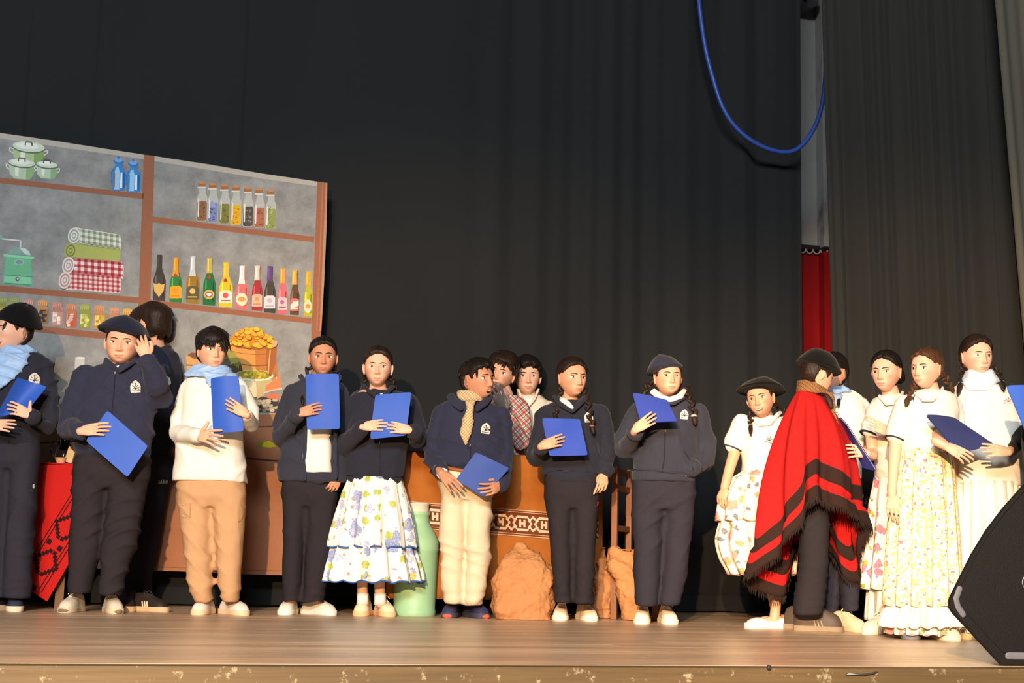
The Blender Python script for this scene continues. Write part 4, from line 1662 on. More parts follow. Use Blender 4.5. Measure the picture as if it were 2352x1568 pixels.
        hw = np.array([.016, .026, .031, .032, .032, .035, .039, .041, .038, .029, .012]) * w
        ht = {'sneaker': [.052, .078, .090, .090, .088, .078, .064, .053, .046, .038, .025], 'slip': [.040, .058, .062, .058, .050, .058, .054, .047, .040, .034, .024],
              'flat': [.036, .05, .052, .046, .034, .038, .044, .042, .036, .03, .02]}[style]
        ht = np.array(ht) * hi * np.interp(ts, [0, .5, .8, 1], [1.05, 1.15, 1.35, 1.3])
        t2 = np.array([0, .012, .03, .06, .1, .16, .22, .3, .38, .46, .54, .62, .7, .77, .83, .88, .92, .955, .98, .993, 1.0])
        hw = np.array([cr(q, ts, hw) for q in t2])
        ht = np.array([cr(q, ts, ht) for q in t2])
        end_ = np.sqrt(np.clip(1 - np.clip((t2 - .86) / .14, 0, 1) ** 2.2, .03, 1)) * np.sqrt(np.clip(1 - np.clip((.07 - t2) / .07, 0, 1) ** 2.2, .12, 1))
        hw = np.interp(t2, [0, .05, .9, 1], [.027 * w, .029 * w, .036 * w, .034 * w]) * (t2 < .05) * end_ + np.where(t2 >= .05, np.maximum(hw, np.where(t2 > .8, .036 * w, 0)) * end_, 0)
        ht = .012 + (ht - .012) * np.where(t2 > .86, end_ ** .6, 1)
        ts = t2
        z0 = .016
        rg = []
        for t, w_, h_ in zip(ts, hw, ht):
            q = np.linspace(-math.pi * .08, math.pi * 1.08, 15)
            x = np.sign(np.cos(q)) * np.abs(np.cos(q)) ** .8 * w_
            z = z0 + (h_ - z0) * np.clip(np.sin(q), -0.1, 1) ** (1 if False else 1) if False else z0 + (h_ - z0) * np.sign(np.sin(q)) * np.abs(np.sin(q)) ** .75
            if t < .5:
                x = x * (1 - .18 * np.clip((z - z0) / (h_ - z0 + 1e-6), 0, 1))
            rg.append(c + np.outer(x, sd) + np.outer(np.full(15, (t - .45) * L), fw_) + np.outer(np.clip(z, .004, 1), up))
        v, f = loft(rg)
        nm = '_'.join(map(str, upper))
        o = s.add('shoe', v, f, M('shoe_' + nm, upper, 0.55, 0.08, 60, 0.1))
        # sole
        rs = []
        for z, k_ in ((0.0, .96), (.004, 1.05), (.022, 1.07), (.028, 1.0)):
            pts = []
            for sg in (1, -1):
                rng_ = range(len(ts)) if sg == 1 else range(len(ts) - 1, -1, -1)
                for i in rng_:
                    pts.append(c + sd * sg * hw[i] * k_ * 1.05 + fw_ * ((ts[i] - .45) * L * (1 + .03 * k_)) + up * z)
            rs.append(np.array(pts))
        v2, f2 = loft(rs)
        s.add('sole', v2, f2, M('sole_' + '_'.join(map(str, sole)), sole, 0.6), o, smooth=False)
        if lace is not None and style == 'sneaker':
            ml = M('lace_' + '_'.join(map(str, lace)), lace, 0.8)
            for t in (.43, .50, .57, .64):
                h_ = np.interp(t, ts, ht) + .001
                w_ = np.interp(t, ts, hw) * .55
                pts = [c + fw_ * ((t - .45) * L) + sd * w_ * q + up * (h_ - .012 * q * q) for q in (-1, -.5, 0, .5, 1)]
                tv, tf = tube(pts, [.0032] * 5, 6)
                s.add('lace', tv, tf, ml, o)
            for sg in (-1, 1):        # bow
                b0 = c + fw_ * ((.42 - .45) * L) + up * (np.interp(.42, ts, ht) + .004)
                pts = [b0, b0 + sd * sg * .012 + up * .008, b0 + sd * sg * .026 + fw_ * .004 + up * .002, b0 + sd * sg * .030 + fw_ * .014 - up * .010]
                tv, tf = tube(pts, [.0026] * 4, 6)
                s.add('lace', tv, tf, ml, o)
        if toe is not None:
            mt = M('toe_' + '_'.join(map(str, toe)), toe, 0.6)
            tv, tf = sphere(c + fw_ * (.505 * L) + up * .012, .030 * w, .020 * w, .017, 14, 8)
            s.add('toe_cap', tv, tf, mt, o)
        if accents is not None:
            ma = M('accent_' + '_'.join(map(str, accents)), accents, 0.6)
            for i in range(3):
                for sg in (-1, 1):
                    t = .42 + i * .07
                    w_ = np.interp(t, ts, hw) * 1.03
                    pts = [c + fw_ * ((t - .45 + .03) * L) + sd * sg * w_ * 1.0 + up * .026, c + fw_ * ((t - .45) * L) + sd * sg * w_ * .93 + up * .052]
                    tv, tf = tube(pts, [.0045, .0045], 6)
                    s.add('stripe', tv, tf, ma, o)
        s.core.append(tube([c - fw_ * .05 + up * .05, c + fw_ * .05 + up * .035], [.022, .02], 10))
        return o

    def bare_arm(s, pts):
        v, f, _ = remesh([s.arm(pts)], .006, 2)
        s.body.append((v, f, None))

    def bare_leg(s, pts):
        v, f, _ = remesh([s.arm(pts)], .007, 2)
        s.body.append((v, f, None))

    def sock(s, x, y0, y1, r, mat, dy=0.0):
        v, f = tube([s.W(x, y0, dy), s.W(x, (y0 + y1) / 2, dy), s.W(x, y1, dy)], [r * s.k, r * s.k * .97, r * s.k * 1.05], 16, False)
        s.add('sock', v, f, mat)

    def finish(s):
        parts, cols = [], []
        sk = np.array(lin(s.skin))
        cv, cf, _ = remesh(s.core, .016, 2)
        for v, f, c in s.body + [(cv, cf, None)]:
            parts.append((v, f))
            cols.append(np.tile(sk, (len(v), 1)) if c is None else c)
        v, f = join(parts)
        o = mk('person', v, f, m_skin, None, True, np.vstack(cols), origin=s.o)
        tag(o, s.label, 'person')
        for k_ in s.kids:
            k_.parent = o
        s.ob = o
        return o


# ------------------------------------------------------------------ folders
m_folder = M('folder_blue', (44, 86, 182), 0.55, 0.10, 8, 0.04, 30, 0.22)
m_folder_v = M('folder_violet_blue', (54, 72, 162), 0.55, 0.10, 8, 0.04, 30, 0.22)
m_paper = M('paper_white', (226, 224, 216), 0.8)


def folder(label, corners, bulge=0.0, bend='x', mat=None, open_gap=.006):
    """corners TL TR BR BL as (px, py, Y): two card covers with sheets between them"""
    mat = mat or m_folder
    TL, TR, BR_, BL = [P(x, y, Y) for x, y, Y in corners]
    c0 = (TL + TR + BR_ + BL) / 4
    nrm = np.cross(TR - TL, BL - TL)
    nrm = nrm / np.linalg.norm(nrm)
    if nrm[1] > 0:
        nrm = -nrm
    th = thing('folder', label, 'folder', c0, 'blue card folders')

    def sheet(name, off, m, inset=0.0, thick=.0012):
        N = 14
        V = []
        for i in range(N + 1):
            for j in range(N + 1):
                u, w = inset + (1 - 2 * inset) * j / N, inset + (1 - 2 * inset) * i / N
                # rounded corners
                du, dw = min(u, 1 - u), min(w, 1 - w)
                r = .045
                if du < r and dw < r:
                    a, b = r - du, r - dw
                    L = math.hypot(a, b)
                    if L > r:
                        du2, dw2 = r - a * r / L, r - b * r / L
                        u = du2 if u < .5 else 1 - du2
                        w = dw2 if w < .5 else 1 - dw2
                p = TL * (1 - u) * (1 - w) + TR * u * (1 - w) + BR_ * u * w + BL * (1 - u) * w
                q = u if bend == 'x' else (w if bend == 'y' else (u + w) / 2)
                p = p + nrm * (off + bulge * math.sin(math.pi * q) + .002 * math.sin(5 * u + 3 * w))
                V.append(p)
        Fc = []
        for i in range(N):
            for j in range(N):
                a = i * (N + 1) + j
                Fc.append((a, a + 1, a + N + 2, a + N + 1))
        o = mk(name, V, Fc, m, th, True, origin=c0)
        md = o.modifiers.new('thickness', 'SOLIDIFY')
        md.thickness = thick
        o.modifiers.new('crisp_edges', 'EDGE_SPLIT').split_angle = 0.6
        return o
    sheet('front_cover', .0, mat)
    sheet('paper_sheet', -.003, m_paper, .02, .001)
    sheet('back_cover', -open_gap, mat)
    return th

# ================================================================== the cast
navy = M('navy_fleece', (45, 47, 66), 0.92, 0.10, 60, 0.25, 500, 0.12, sheen=0.08)
navy2 = M('navy_fleece_grey', (50, 52, 64), 0.92, 0.10, 60, 0.25, 500, 0.12, sheen=0.08)
navyk = M('navy_fleece_dark', (40, 41, 52), 0.92, 0.10, 60, 0.25, 500, 0.12, sheen=0.08)
trk = M('track_pants_navy', (46, 44, 54), 0.9, 0.10, 60, 0.2, 500, 0.12)
trk2 = M('track_pants_black', (43, 39, 43), 0.9, 0.10, 60, 0.2, 500, 0.12)
white = M('white_cotton', (226, 222, 212), 0.88, 0.04, 30, 0.15, 500, 0.15)
polo = M('white_pique', (228, 222, 210), 0.88, 0.04, 30, 0.2, 800, 0.15)
polo_edge = M('navy_edging', (44, 46, 62), 0.85)
cream = M('cream_cotton', (218, 200, 170), 0.88, 0.06, 25, 0.15, 400)
creamsh = M('cream_shirt', (224, 208, 190), 0.88, 0.05, 25, 0.1, 400)
tan = M('tan_twill', (186, 146, 108), 0.9, 0.07, 25, 0.2, 500)
beret_navy = M('beret_navy_felt', (30, 33, 52), 0.97, 0.12, 40, 0.3, 400, 0.08, sheen=0.1)
beret_black = M('beret_black_felt', (17, 16, 17), 0.97, 0.12, 40, 0.3, 400, 0.08, sheen=0.08)
beret_grey = M('beret_slate_felt', (46, 48, 64), 0.97, 0.12, 40, 0.3, 400, 0.08, sheen=0.1)
m_scarf = M('pale_blue_satin', (150, 182, 224), 0.5, 0.10, 12, 0.05, 60, 0.35)
m_scarf_w = M('bluish_white_satin', (206, 216, 224), 0.55, 0.06, 12, 0.05, 60, 0.3)
zipm = M('zip_metal', (150, 140, 120), 0.4, 0.1, metal=0.8)
zipd = M('zip_tape', (30, 31, 42), 0.8)
m_check = plaid('tan_check_cotton', (206, 172, 118), [('d', 60, 0, .18, (120, 100, 84)), ('e', 60, 0, .18, (120, 100, 84)), ('d', 60, .45, .55, (240, 228, 206)), ('e', 60, .45, .55, (240, 228, 206)), ('d', 30, .7, .76, (180, 70, 50))])
m_plaid = plaid('red_plaid_flannel', (214, 200, 186), [('d', 15, 0, .28, (176, 60, 50)), ('e', 15, 0, .28, (176, 60, 50)), ('d', 15, .5, .62, (60, 60, 74)), ('e', 15, .5, .62, (60, 60, 74)), ('d', 15, .8, .85, (60, 60, 74)), ('e', 15, .8, .85, (60, 60, 74))])
fl_blue = floral('blue_rose_print', (232, 230, 222), [(10, .40, .55, (92, 108, 160), (186, 194, 220)), (15, .34, .50, (146, 160, 62), (200, 204, 120)), (13, .34, .34, (128, 138, 176), (214, 216, 228)), (30, .26, .30, (160, 84, 92), (214, 190, 170))])
fl_yellow = floral('yellow_sprig_print', (238, 230, 206), [(62, .46, .62, (228, 196, 96), (246, 226, 150)), (52, .34, .36, (206, 96, 120), (226, 156, 160)), (74, .32, .35, (180, 184, 104), (212, 210, 140))])
fl_pink = floral('pink_rose_print', (240, 232, 218), [(15, .38, .55, (222, 84, 118), (240, 160, 170)), (22, .34, .42, (140, 150, 50), (190, 180, 80)), (18, .28, .25, (232, 150, 60), (240, 120, 60))])
fl_mix = floral('rose_and_green_print', (236, 226, 206), [(13, .42, .6, (214, 108, 102), (238, 176, 156)), (17, .36, .5, (120, 128, 84), (176, 176, 130)), (19, .30, .35, (80, 88, 96), (150, 150, 150))])
fl_lilac = floral('lilac_sprig_print', (228, 222, 216), [(44, .36, .5, (120, 120, 160), (180, 170, 200)), (50, .28, .4, (190, 140, 90), (220, 180, 130))])

BLK = dict(hair=((14, 11, 10), (36, 26, 22)), hname='hair_black_brown')
BRN = dict(hair=((44, 28, 18), (96, 62, 38)), hname='hair_brown')
DRK = dict(hair=((20, 14, 11), (52, 35, 26)), hname='hair_dark_brown')


def zipper(p, pts, pull=True):
    z = p.strip('zip', pts, 3.0, zipd, .002, p.last)
    if pull:
        c = p.hit(pts[0][0], pts[0][1] + 4, .004)
        v, f = sphere(c, .004, .003, .010, 8, 6)
        p.add('zip_pull', v, f, zipm, p.last)


# ---- 1: black beret and blue neckerchief, cut by the picture edge
p = Person('person in a black beret and pale blue neckerchief at the left edge of the picture', 8, 1403, 'fair', seed=2, **DRK)
p.head(30, 762, 98, yaw=-38, hair='under', locks_n=22, lock_len=.035, mouth='smile', neck=p.W(42, 815, .02), gaze=(-.3, .1))
p.beret(beret_black, r=.118, tilt=(0, 8, 16), drop=(.012, .02), h=.10, nub=False)
p.top('jacket', [(803, 8, 78, .06), (815, -20, 100, .09), (850, -42, 116, .11), (930, -44, 110, .115), (985, -40, 98, .12), (1012, -34, 92, .115), (1026, -30, 88, .11)],
      [[(98, 845, 0, 25), (118, 935, -.03, 24), (112, 985, -.10, 20), (72, 955, -.24, 15)], [(-34, 850, 0, 25), (-62, 940, -.03, 24), (-20, 975, -.24, 15)]], navyk, amp=.012, cuffs=navyk)
p.badge(79, 869, 26, 28, 6)
zipper(p, [(24, 895), (22, 960), (20, 1024)])
p.kerchief(m_scarf, [(796, 0, 76, .07, -.02), (806, -10, 84, .085, -.02), (818, -8, 74, .09, -.03)], [[(812, -22, 66, .05, -.09), (835, -26, 62, .03, -.115), (860, -22, 44, .022, -.125), (880, -14, 22, .018, -.13), (894, -6, 2, .012, -.132)]], amp=.008)
p.trousers([(1015, -32, 90, .11), (1060, -30, 90, .11), (1080, -20, 80, .09)], [(1030, -32, 34, .095), (1150, -38, 24, .085), (1280, -42, 14, .075), (1372, -44, 8, .07)], [(1030, 24, 92, .095), (1150, 20, 84, .09), (1280, 12, 72, .08), (1372, 6, 68, .07)], trk)
p.hand((72, 955, -.25), (30, 935, -.285), (0.2, -1, .3), (14, 18, 22, 26), 'up', 1)
p.hand((-20, 975, -.25), (22, 976, -.29), (0, -1, .2), (8, 9, 10, 13), 'under', -1)
p.shoe(34, 1402, 18, .25, (46, 52, 72), (222, 206, 180), (214, 206, 196))
p.shoe(-22, 1402, -10, .25, (46, 52, 72), (222, 206, 180), (214, 206, 196))
p.patch('leg_label', [(75, 1112), (79, 1111), (79, 1121), (75, 1121)], white, .003)
p.finish()
folder('blue card folder curled at the top, held by the person at the left edge', [(40, 866, p.Y - .27), (108, 888, p.Y - .20), (62, 944, p.Y - .255), (-12, 960, p.Y - .285)], -.03, 'x')

# ---- 3: behind the hand-on-head boy, seen from behind
p = Person('person in a navy jacket with back of the head turned, half hidden behind another', 345, 1405, 'light', seed=7, Y=PZ(345, 1398)[1] + .12, **DRK)
p.head(350, 752, 96, yaw=-125, pitch=-4, hair='mop', locks_n=10, lock_len=.03, neck=p.W(362, 812, .03))
p.top('jacket', [(800, 330, 396, .06), (815, 310, 408, .085), (850, 300, 412, .105), (930, 300, 406, .11), (1020, 300, 396, .11), (1056, 302, 392, .11)],
      [[(392, 842, 0, 24), (398, 930, .04, 22), (388, 1010, .02, 18)], [(312, 842, 0, 24), (300, 930, .0, 22), (305, 1010, -.02, 18)]], navyk, amp=.011, cuffs=navyk)
p.collar(navyk, [(335, 800, .04), (362, 806, -.05), (385, 798, .02), (378, 790, .08)], 11)
p.patch('badge', [(384, 864), (391, 868), (393, 880), (388, 885), (384, 880)], M('badge_pale_214', (214, 206, 196), .7), .004)
p.trousers([(1045, 302, 398, .11), (1090, 300, 398, .11), (1110, 310, 390, .09)], [(1060, 298, 352, .09), (1200, 290, 332, .08), (1320, 288, 326, .07), (1378, 290, 322, .065)], [(1060, 340, 398, .095), (1200, 326, 376, .09), (1320, 312, 352, .075), (1378, 308, 346, .07)], trk2)
lt = M('leg_print_white', (216, 200, 180), .7)
for k_, st_ in enumerate(([(366, 1103), (364.5, 1106), (365, 1109.5), (368.5, 1109.5), (368.5, 1106.5), (367, 1106.5)], [(371, 1102), (371, 1109), (374, 1109)], [(379, 1102), (376, 1102), (376, 1109), (379, 1109)], [(376, 1105.5), (378.5, 1105.5)], [(381, 1109.5), (381, 1102.5), (384, 1109.5), (384, 1103)])):
    q = [p.hit(x, y, .0012) for x, y in st_]
    tv, tf = tube(q, [.0021] * len(q), 5)
    p.add('leg_letter', tv, tf, lt)
p.hand((388, 1010, .02), (386, 1040, .0), (.6, -1, 0), (30, 34, 36, 38), 'side', 1)
p.shoe(337, 1404, 62, .255, (44, 38, 34), (206, 176, 136), (60, 54, 50), accents=(216, 190, 156))
p.shoe(296, 1402, 10, .25, (44, 38, 34), (206, 176, 136), (60, 54, 50))
p.finish()

# ---- 2: navy beret, hand raised to it
p = Person('person in a navy beret raising one hand to it and holding a tilted blue folder', 215, 1408, 'light', seed=5, **BLK)
p.head(281, 789, 100, yaw=8, pitch=-2, roll=2, hair='under', fat=.9, neck=p.W(277, 838, .02), neck_r=.054, wide=1.06, lids=.5, mouth='closed')
p.beret(beret_navy, r=.135, tilt=(0, 4, 9), drop=(.004, 0), h=.085)
p.top('jacket', [(832, 246, 318, .06), (842, 216, 346, .09), (872, 192, 366, .115), (930, 180, 362, .13), (1000, 172, 352, .135), (1034, 176, 346, .13), (1046, 180, 343, .125)],
      [[(200, 865, 0, 30), (166, 940, -.02, 29), (160, 985, -.07, 24), (184, 990, -.245, 17)], [(352, 862, 0, 31), (372, 915, -.07, 31), (362, 880, -.14, 26), (338, 826, -.20, 17)]], navy, amp=.013, cuffs=navy, band=(1040, 1060, 182, 341, .118))
p.collar(navy, [(238, 845, .03), (245, 828, -.06), (262, 842, -.115), (272, 852, -.125)], 9)
p.collar(navy, [(322, 842, .03), (314, 826, -.06), (292, 840, -.115), (276, 852, -.125)], 9)
p.patch('undershirt', [(262, 842), (268, 850), (274, 838)], white, .004)
zipper(p, [(264, 852), (262, 900), (256, 960), (254, 1040)])
p.badge(311, 887, 24, 28, -2)
p.trousers([(1045, 180, 344, .12), (1090, 170, 345, .125), (1120, 180, 336, .10)], [(1060, 172, 262, .11), (1150, 166, 246, .10), (1250, 162, 232, .09), (1330, 158, 214, .08), (1362, 158, 206, .07)], [(1060, 250, 345, .11), (1150, 248, 334, .10), (1250, 238, 312, .09), (1330, 230, 288, .08), (1366, 228, 278, .07)], trk2, amp=.009)
p.hand((184, 990, -.274), (226, 984, -.281), (.1, -1, .35), (9, 10, 11, 13), 'under', -1, .88)
p.hand((336, 822, -.205), (316, 768, -.20), (.1, -1, .15), (26, 30, 32, 40), 'side', 1, .95)
p.shoe(168, 1405, -4, .26, (206, 198, 180), (196, 184, 160), (224, 216, 200), toe=(120, 104, 84))
p.shoe(256, 1407, 26, .265, (206, 194, 174), (206, 186, 156), (224, 216, 200), toe=(120, 104, 84))
p.finish()
folder('blue card folder held slanting, one corner down, against dark trousers', [(247, 942, p.Y - .255), (340, 1024, p.Y - .245), (293, 1096, p.Y - .255), (197, 1012, p.Y - .262)], .004, 'x')

# ---- 4: white shirt, tan cargo trousers
p = Person('person in a white shirt and tan cargo trousers with a blue neckerchief', 500, 1412, 'light', seed=3, **BLK)
p.head(487, 806, 90, yaw=27, hair='mop', locks_n=60, lock_len=.06, fat=.7, neck=p.W(480, 858, .02), gaze=(.5, 0))
p.top('shirt', [(862, 446, 530, .06), (872, 428, 552, .085), (900, 420, 560, .105), (960, 416, 556, .12), (1040, 404, 560, .13), (1085, 400, 564, .135), (1106, 399, 566, .132)],
      [[(438, 890, 0, 24), (412, 965, 0, 24), (408, 995, -.05, 21), (452, 1000, -.22, 17)], [(546, 890, 0, 24), (575, 945, .02, 23), (578, 975, -.04, 20), (567, 953, -.26, 15)]], white, amp=.008)
p.kerchief(m_scarf, [(838, 444, 524, .075, .0), (850, 434, 532, .09, -.005), (862, 420, 552, .10, -.01), (870, 424, 548, .10, -.02)], [[(856, 452, 520, .03, -.095), (868, 468, 512, .022, -.11), (880, 474, 496, .015, -.118), (890, 478, 484, .01, -.12)]], amp=.007)
p.trousers([(1090, 406, 562, .115), (1140, 408, 563, .115), (1165, 420, 552, .09)], [(1105, 407, 490, .105), (1180, 412, 488, .095), (1270, 422, 487, .085), (1340, 430, 491, .08), (1366, 442, 487, .07), (1382, 448, 484, .065)], [(1105, 480, 563, .105), (1180, 488, 562, .095), (1270, 495, 558, .085), (1340, 500, 554, .08), (1366, 508, 550, .07), (1382, 512, 546, .065)], tan, amp=.008)
pk = p.patch('cargo_pocket', [(410, 1157), (436, 1154), (436, 1188), (410, 1188)], tan, .006)
p.strip('pocket_seam', [(412, 1160), (437, 1157), (436, 1188), (411, 1188)], 2.0, tan, .008)
p.patch('cargo_pocket', [(553, 1158), (564, 1160), (565, 1200), (553, 1196)], tan, .006)
p.hand((452, 1000, -.23), (488, 1002, -.29), (-.1, -1, .3), (6, 10, 14, 20), 'up', -1, .92, .5)
p.hand((568, 953, -.290), (545, 938, -.298), (.3, -1, .1), (8, 9, 10, 13), 'under', 1, .78)
p.shoe(470, 1410, -6, .25, (226, 214, 204), (222, 196, 160), None, 'slip', hi=1.12)
p.shoe(533, 1411, 40, .25, (226, 214, 204), (222, 196, 160), None, 'slip', hi=1.12)
p.finish()
folder('royal blue card folder held upright against a white shirt', [(484, 868, p.Y - .26), (547, 863, p.Y - .275), (560, 990, p.Y - .27), (490, 997, p.Y - .255)], .018, 'x')

# ---- 5: open hoodie, face above an upright folder
p = Person('person with dark braids in an open navy hoodie behind an upright blue folder', 700, 1414, 'tan', seed=9, Y=PZ(700, 1414)[1] + .12, **BLK)
p.head(742, 822, 88, yaw=10, hair='sleek', neck=p.W(735, 872, .02))
p.braid([(706, 858, .0), (700, 890, -.06), (697, 912, -.10)], .026, 7, .05, None, (-.060, .03, -.035))
p.braid([(776, 858, .03), (780, 885, .03)], .024, 5, .04, None, (.060, .03, -.035))
p.top('hoodie', [(868, 700, 772, .06), (882, 672, 792, .085), (910, 655, 798, .105), (980, 648, 796, .112), (1060, 642, 796, .118), (1092, 640, 798, .118), (1106, 642, 797, .115)],
      [[(672, 902, 0, 24), (646, 980, .02, 24), (646, 1005, -.05, 22), (684, 951, -.27, 15)], [(782, 905, 0, 22), (794, 1000, .03, 20), (786, 1060, .0, 17), (776, 1092, -.04, 14)]], navy2, amp=.012, cuffs=navy2)
hd = p.last
p.top('tee_shirt', [(884, 716, 752, .105), (910, 704, 764, .128), (1000, 700, 768, .136), (1060, 699, 769, .142), (1087, 699, 770, .142)], [], white, vox=.007, amp=.003, freq=20, e=4.0)
p.last = hd
p.collar(navy2, [(700, 880, .05), (690, 862, .0), (702, 884, -.10), (701, 960, -.125), (700, 1100, -.130)], 7)
p.collar(navy2, [(776, 880, .05), (782, 864, .0), (770, 884, -.10), (770, 960, -.125), (772, 1096, -.130)], 7)
p.trousers([(1085, 646, 776, .105), (1140, 646, 776, .105), (1165, 655, 768, .085)], [(1100, 645, 718, .095), (1250, 652, 698, .08), (1340, 650, 692, .075), (1382, 650, 690, .07)], [(1100, 704, 776, .095), (1250, 704, 764, .08), (1340, 700, 750, .08), (1382, 694, 746, .075)], trk2)
p.hand((684, 950, -.286), (722, 938, -.291), (.05, -1, .25), (8, 9, 10, 13), 'under', -1, .78)
p.hand((776, 1092, -.05), (766, 1120, -.10), (.5, -1, .2), (48, 52, 52, 50), 'fist', 1, .78)
p.shoe(664, 1410, -4, .245, (232, 220, 200), (236, 228, 214), (238, 230, 216), hi=.95)
p.shoe(728, 1411, 48, .25, (232, 220, 200), (236, 228, 214), (238, 230, 216), hi=.95)
p.finish()
folder('blue card folder held straight up below the chin over a white tee', [(702, 859, p.Y - .27), (778, 858, p.Y - .265), (781, 985, p.Y - .255), (705, 987, p.Y - .265)], .010, 'x')

# ---- 6: floral skirt with blue trim
p = Person('person in a navy jacket and a tiered white skirt with blue roses', 858, 1415, 'fair', seed=12, **DRK)
p.head(868, 845, 90, yaw=4, hair='sleek', neck=p.W(868, 898, .02), lids=.2)
p.braid([(898, 868, .03), (906, 888, .02), (910, 905, .0)], .030, 6, .05, (120, 190, 200), (.060, .03, -.03))
p.braid([(838, 870, .05), (834, 890, .05)], .026, 4, .03, None, (-.058, .03, -.03))
p.top('jacket', [(892, 832, 905, .06), (904, 806, 934, .085), (932, 794, 946, .105), (1000, 790, 938, .118), (1070, 788, 932, .12), (1094, 792, 928, .118)],
      [[(806, 928, 0, 25), (782, 1010, .0, 25), (786, 1028, -.06, 22), (832, 981, -.26, 15)], [(936, 928, 0, 25), (958, 1000, .0, 24), (960, 1012, -.06, 20), (952, 990, -.255, 15)]], navyk, amp=.013, cuffs=navyk, band=(1088, 1110, 798, 923, .107))
p.collar(navyk, [(832, 900, .04), (836, 886, -.05), (852, 902, -.11), (870, 916, -.125)], 8)
p.collar(navyk, [(904, 900, .04), (902, 888, -.05), (890, 900, -.11), (872, 916, -.125)], 8)
p.patch('undershirt', [(872, 904), (884, 902), (893, 892), (896, 898), (884, 910)], white, .004)
zipper(p, [(872, 1010), (874, 1060), (871, 1106)])
p.core.append(p.rows([(1100, 815, 905, .08), (1200, 815, 905, .08)]))
sk1 = p.skirt('skirt', [(1096, 800, 922, .11, 0, .002), (1130, 788, 930, .13, 0, .006), (1190, 772, 944, .16, 0, .012), (1256, 758, 953, .185, 0, .018)], fl_blue, 13, .012, 140, 0, None, M('trim_blue', (50, 92, 160), .7), .0045)
p.skirt('skirt_tier', [(1238, 772, 942, .165, 0, .010), (1290, 757, 957, .20, 0, .018), (1334, 748, 966, .215, 0, .020)], fl_blue, 15, .016, 150, 1.0, None, M('trim_blue', (50, 92, 160), .7), .0045)
p.bare_leg([(832, 1300, .0, 15), (832, 1350, .01, 12), (834, 1385, .01, 12)])
p.bare_leg([(872, 1300, .0, 15), (872, 1350, .01, 12), (874, 1385, .01, 12)])
p.sock(833, 1362, 1388, 13.5, white, .01)
p.sock(873, 1362, 1388, 13.5, white, .01)
p.hand((832, 980, -.286), (870, 975, -.291), (0, -1, .25), (8, 9, 10, 13), 'under', -1, .78)
p.hand((943, 988, -.276), (912, 982, -.283), (.1, -1, .2), (8, 9, 10, 13), 'under', 1, .78)
p.shoe(836, 1413, -6, .235, (236, 214, 178), (230, 190, 140), (240, 222, 190))
p.shoe(880, 1414, 22, .235, (236, 214, 178), (230, 190, 140), (240, 222, 190))
p.finish()
folder('blue card folder held with both hands above the floral skirt', [(862, 907, p.Y - .265), (945, 900, p.Y - .255), (933, 1000, p.Y - .265), (850, 1008, p.Y - .275)], .012, 'y')

# ---- 8: plaid shirt and grey glove, behind the counter
p = Person('person in a red plaid shirt covering the mouth with a grey glove', 1165, 1405, 'light', seed=14, Y=8.74, **DRK)
p.head(1152, 857, 86, yaw=-14, pitch=-4, roll=16, hair='curly', locks_n=60, lock_len=.04, neck=p.W(1160, 908, .02))
p.top('plaid_shirt', [(908, 1135, 1186, .06), (920, 1112, 1205, .085), (950, 1106, 1212, .105), (1000, 1110, 1208, .11), (1080, 1112, 1206, .11)],
      [[(1196, 940, 0, 22), (1202, 1000, -.06, 21), (1198, 1018, -.15, 19), (1170, 962, -.27, 14)], [(1118, 940, 0, 22), (1110, 1010, .0, 20), (1112, 1080, -.02, 16)]], m_plaid, amp=.006)
gl = M('grey_glove', (118, 108, 100), 0.9, .08, 60, .3, 500)
p.hand((1160, 944, -.27), (1134, 884, -.27), (.15, -1, .1), (5, 6, 8, 10), 'side', 1, .98, .2, glove=gl)
p.trousers([(1075, 1115, 1204, .10), (1150, 1115, 1204, .10), (1170, 1125, 1195, .08)], [(1090, 1115, 1162, .085), (1250, 1120, 1158, .075), (1385, 1124, 1154, .06)], [(1090, 1156, 1204, .085), (1250, 1160, 1198, .075), (1385, 1164, 1194, .06)], M('blue_jeans', (70, 84, 104), .9))
p.shoe(1140, 1400, 0, .25, (50, 48, 46), (200, 190, 176), None, Yoff=-.02)
p.shoe(1180, 1400, 0, .25, (50, 48, 46), (200, 190, 176), None, Yoff=-.02)
p.finish()

# ---- 9: cream shirt, behind the counter
p = Person('person in a cream button shirt standing behind the orange counter', 1225, 1405, 'fair', seed=15, Y=9.0, **BLK)
p.head(1211, 866, 84, yaw=4, hair='curly', locks_n=0, neck=p.W(1214, 915, .02))
p.top('shirt', [(908, 1188, 1240, .06), (918, 1174, 1256, .085), (945, 1168, 1268, .10), (1000, 1168, 1268, .11), (1080, 1172, 1264, .11)],
      [[(1260, 940, 0, 21), (1272, 1010, .03, 19), (1268, 1080, .0, 16)], [(1176, 942, 0, 21), (1168, 1010, .03, 19), (1170, 1080, .0, 16)]], creamsh, amp=.006)
p.collar(creamsh, [(1190, 908, .03), (1190, 894, -.05), (1200, 918, -.11), (1208, 932, -.12)], 4.5)
p.collar(creamsh, [(1238, 908, .03), (1236, 894, -.05), (1228, 916, -.11), (1216, 932, -.12)], 4.5)
p.patch('undershirt', [(1200, 922), (1212, 932), (1226, 922), (1222, 912), (1204, 912)], white, .003)
p.strip('placket', [(1215, 934), (1216, 980), (1217, 1040)], 2, creamsh, .003)
for y in (952, 976, 1002):
    v, f = sphere(p.hit(1216, y, .004), .004, .002, .004, 8, 6)
    p.add('button', v, f, M('button_beige', (206, 176, 150), .5))
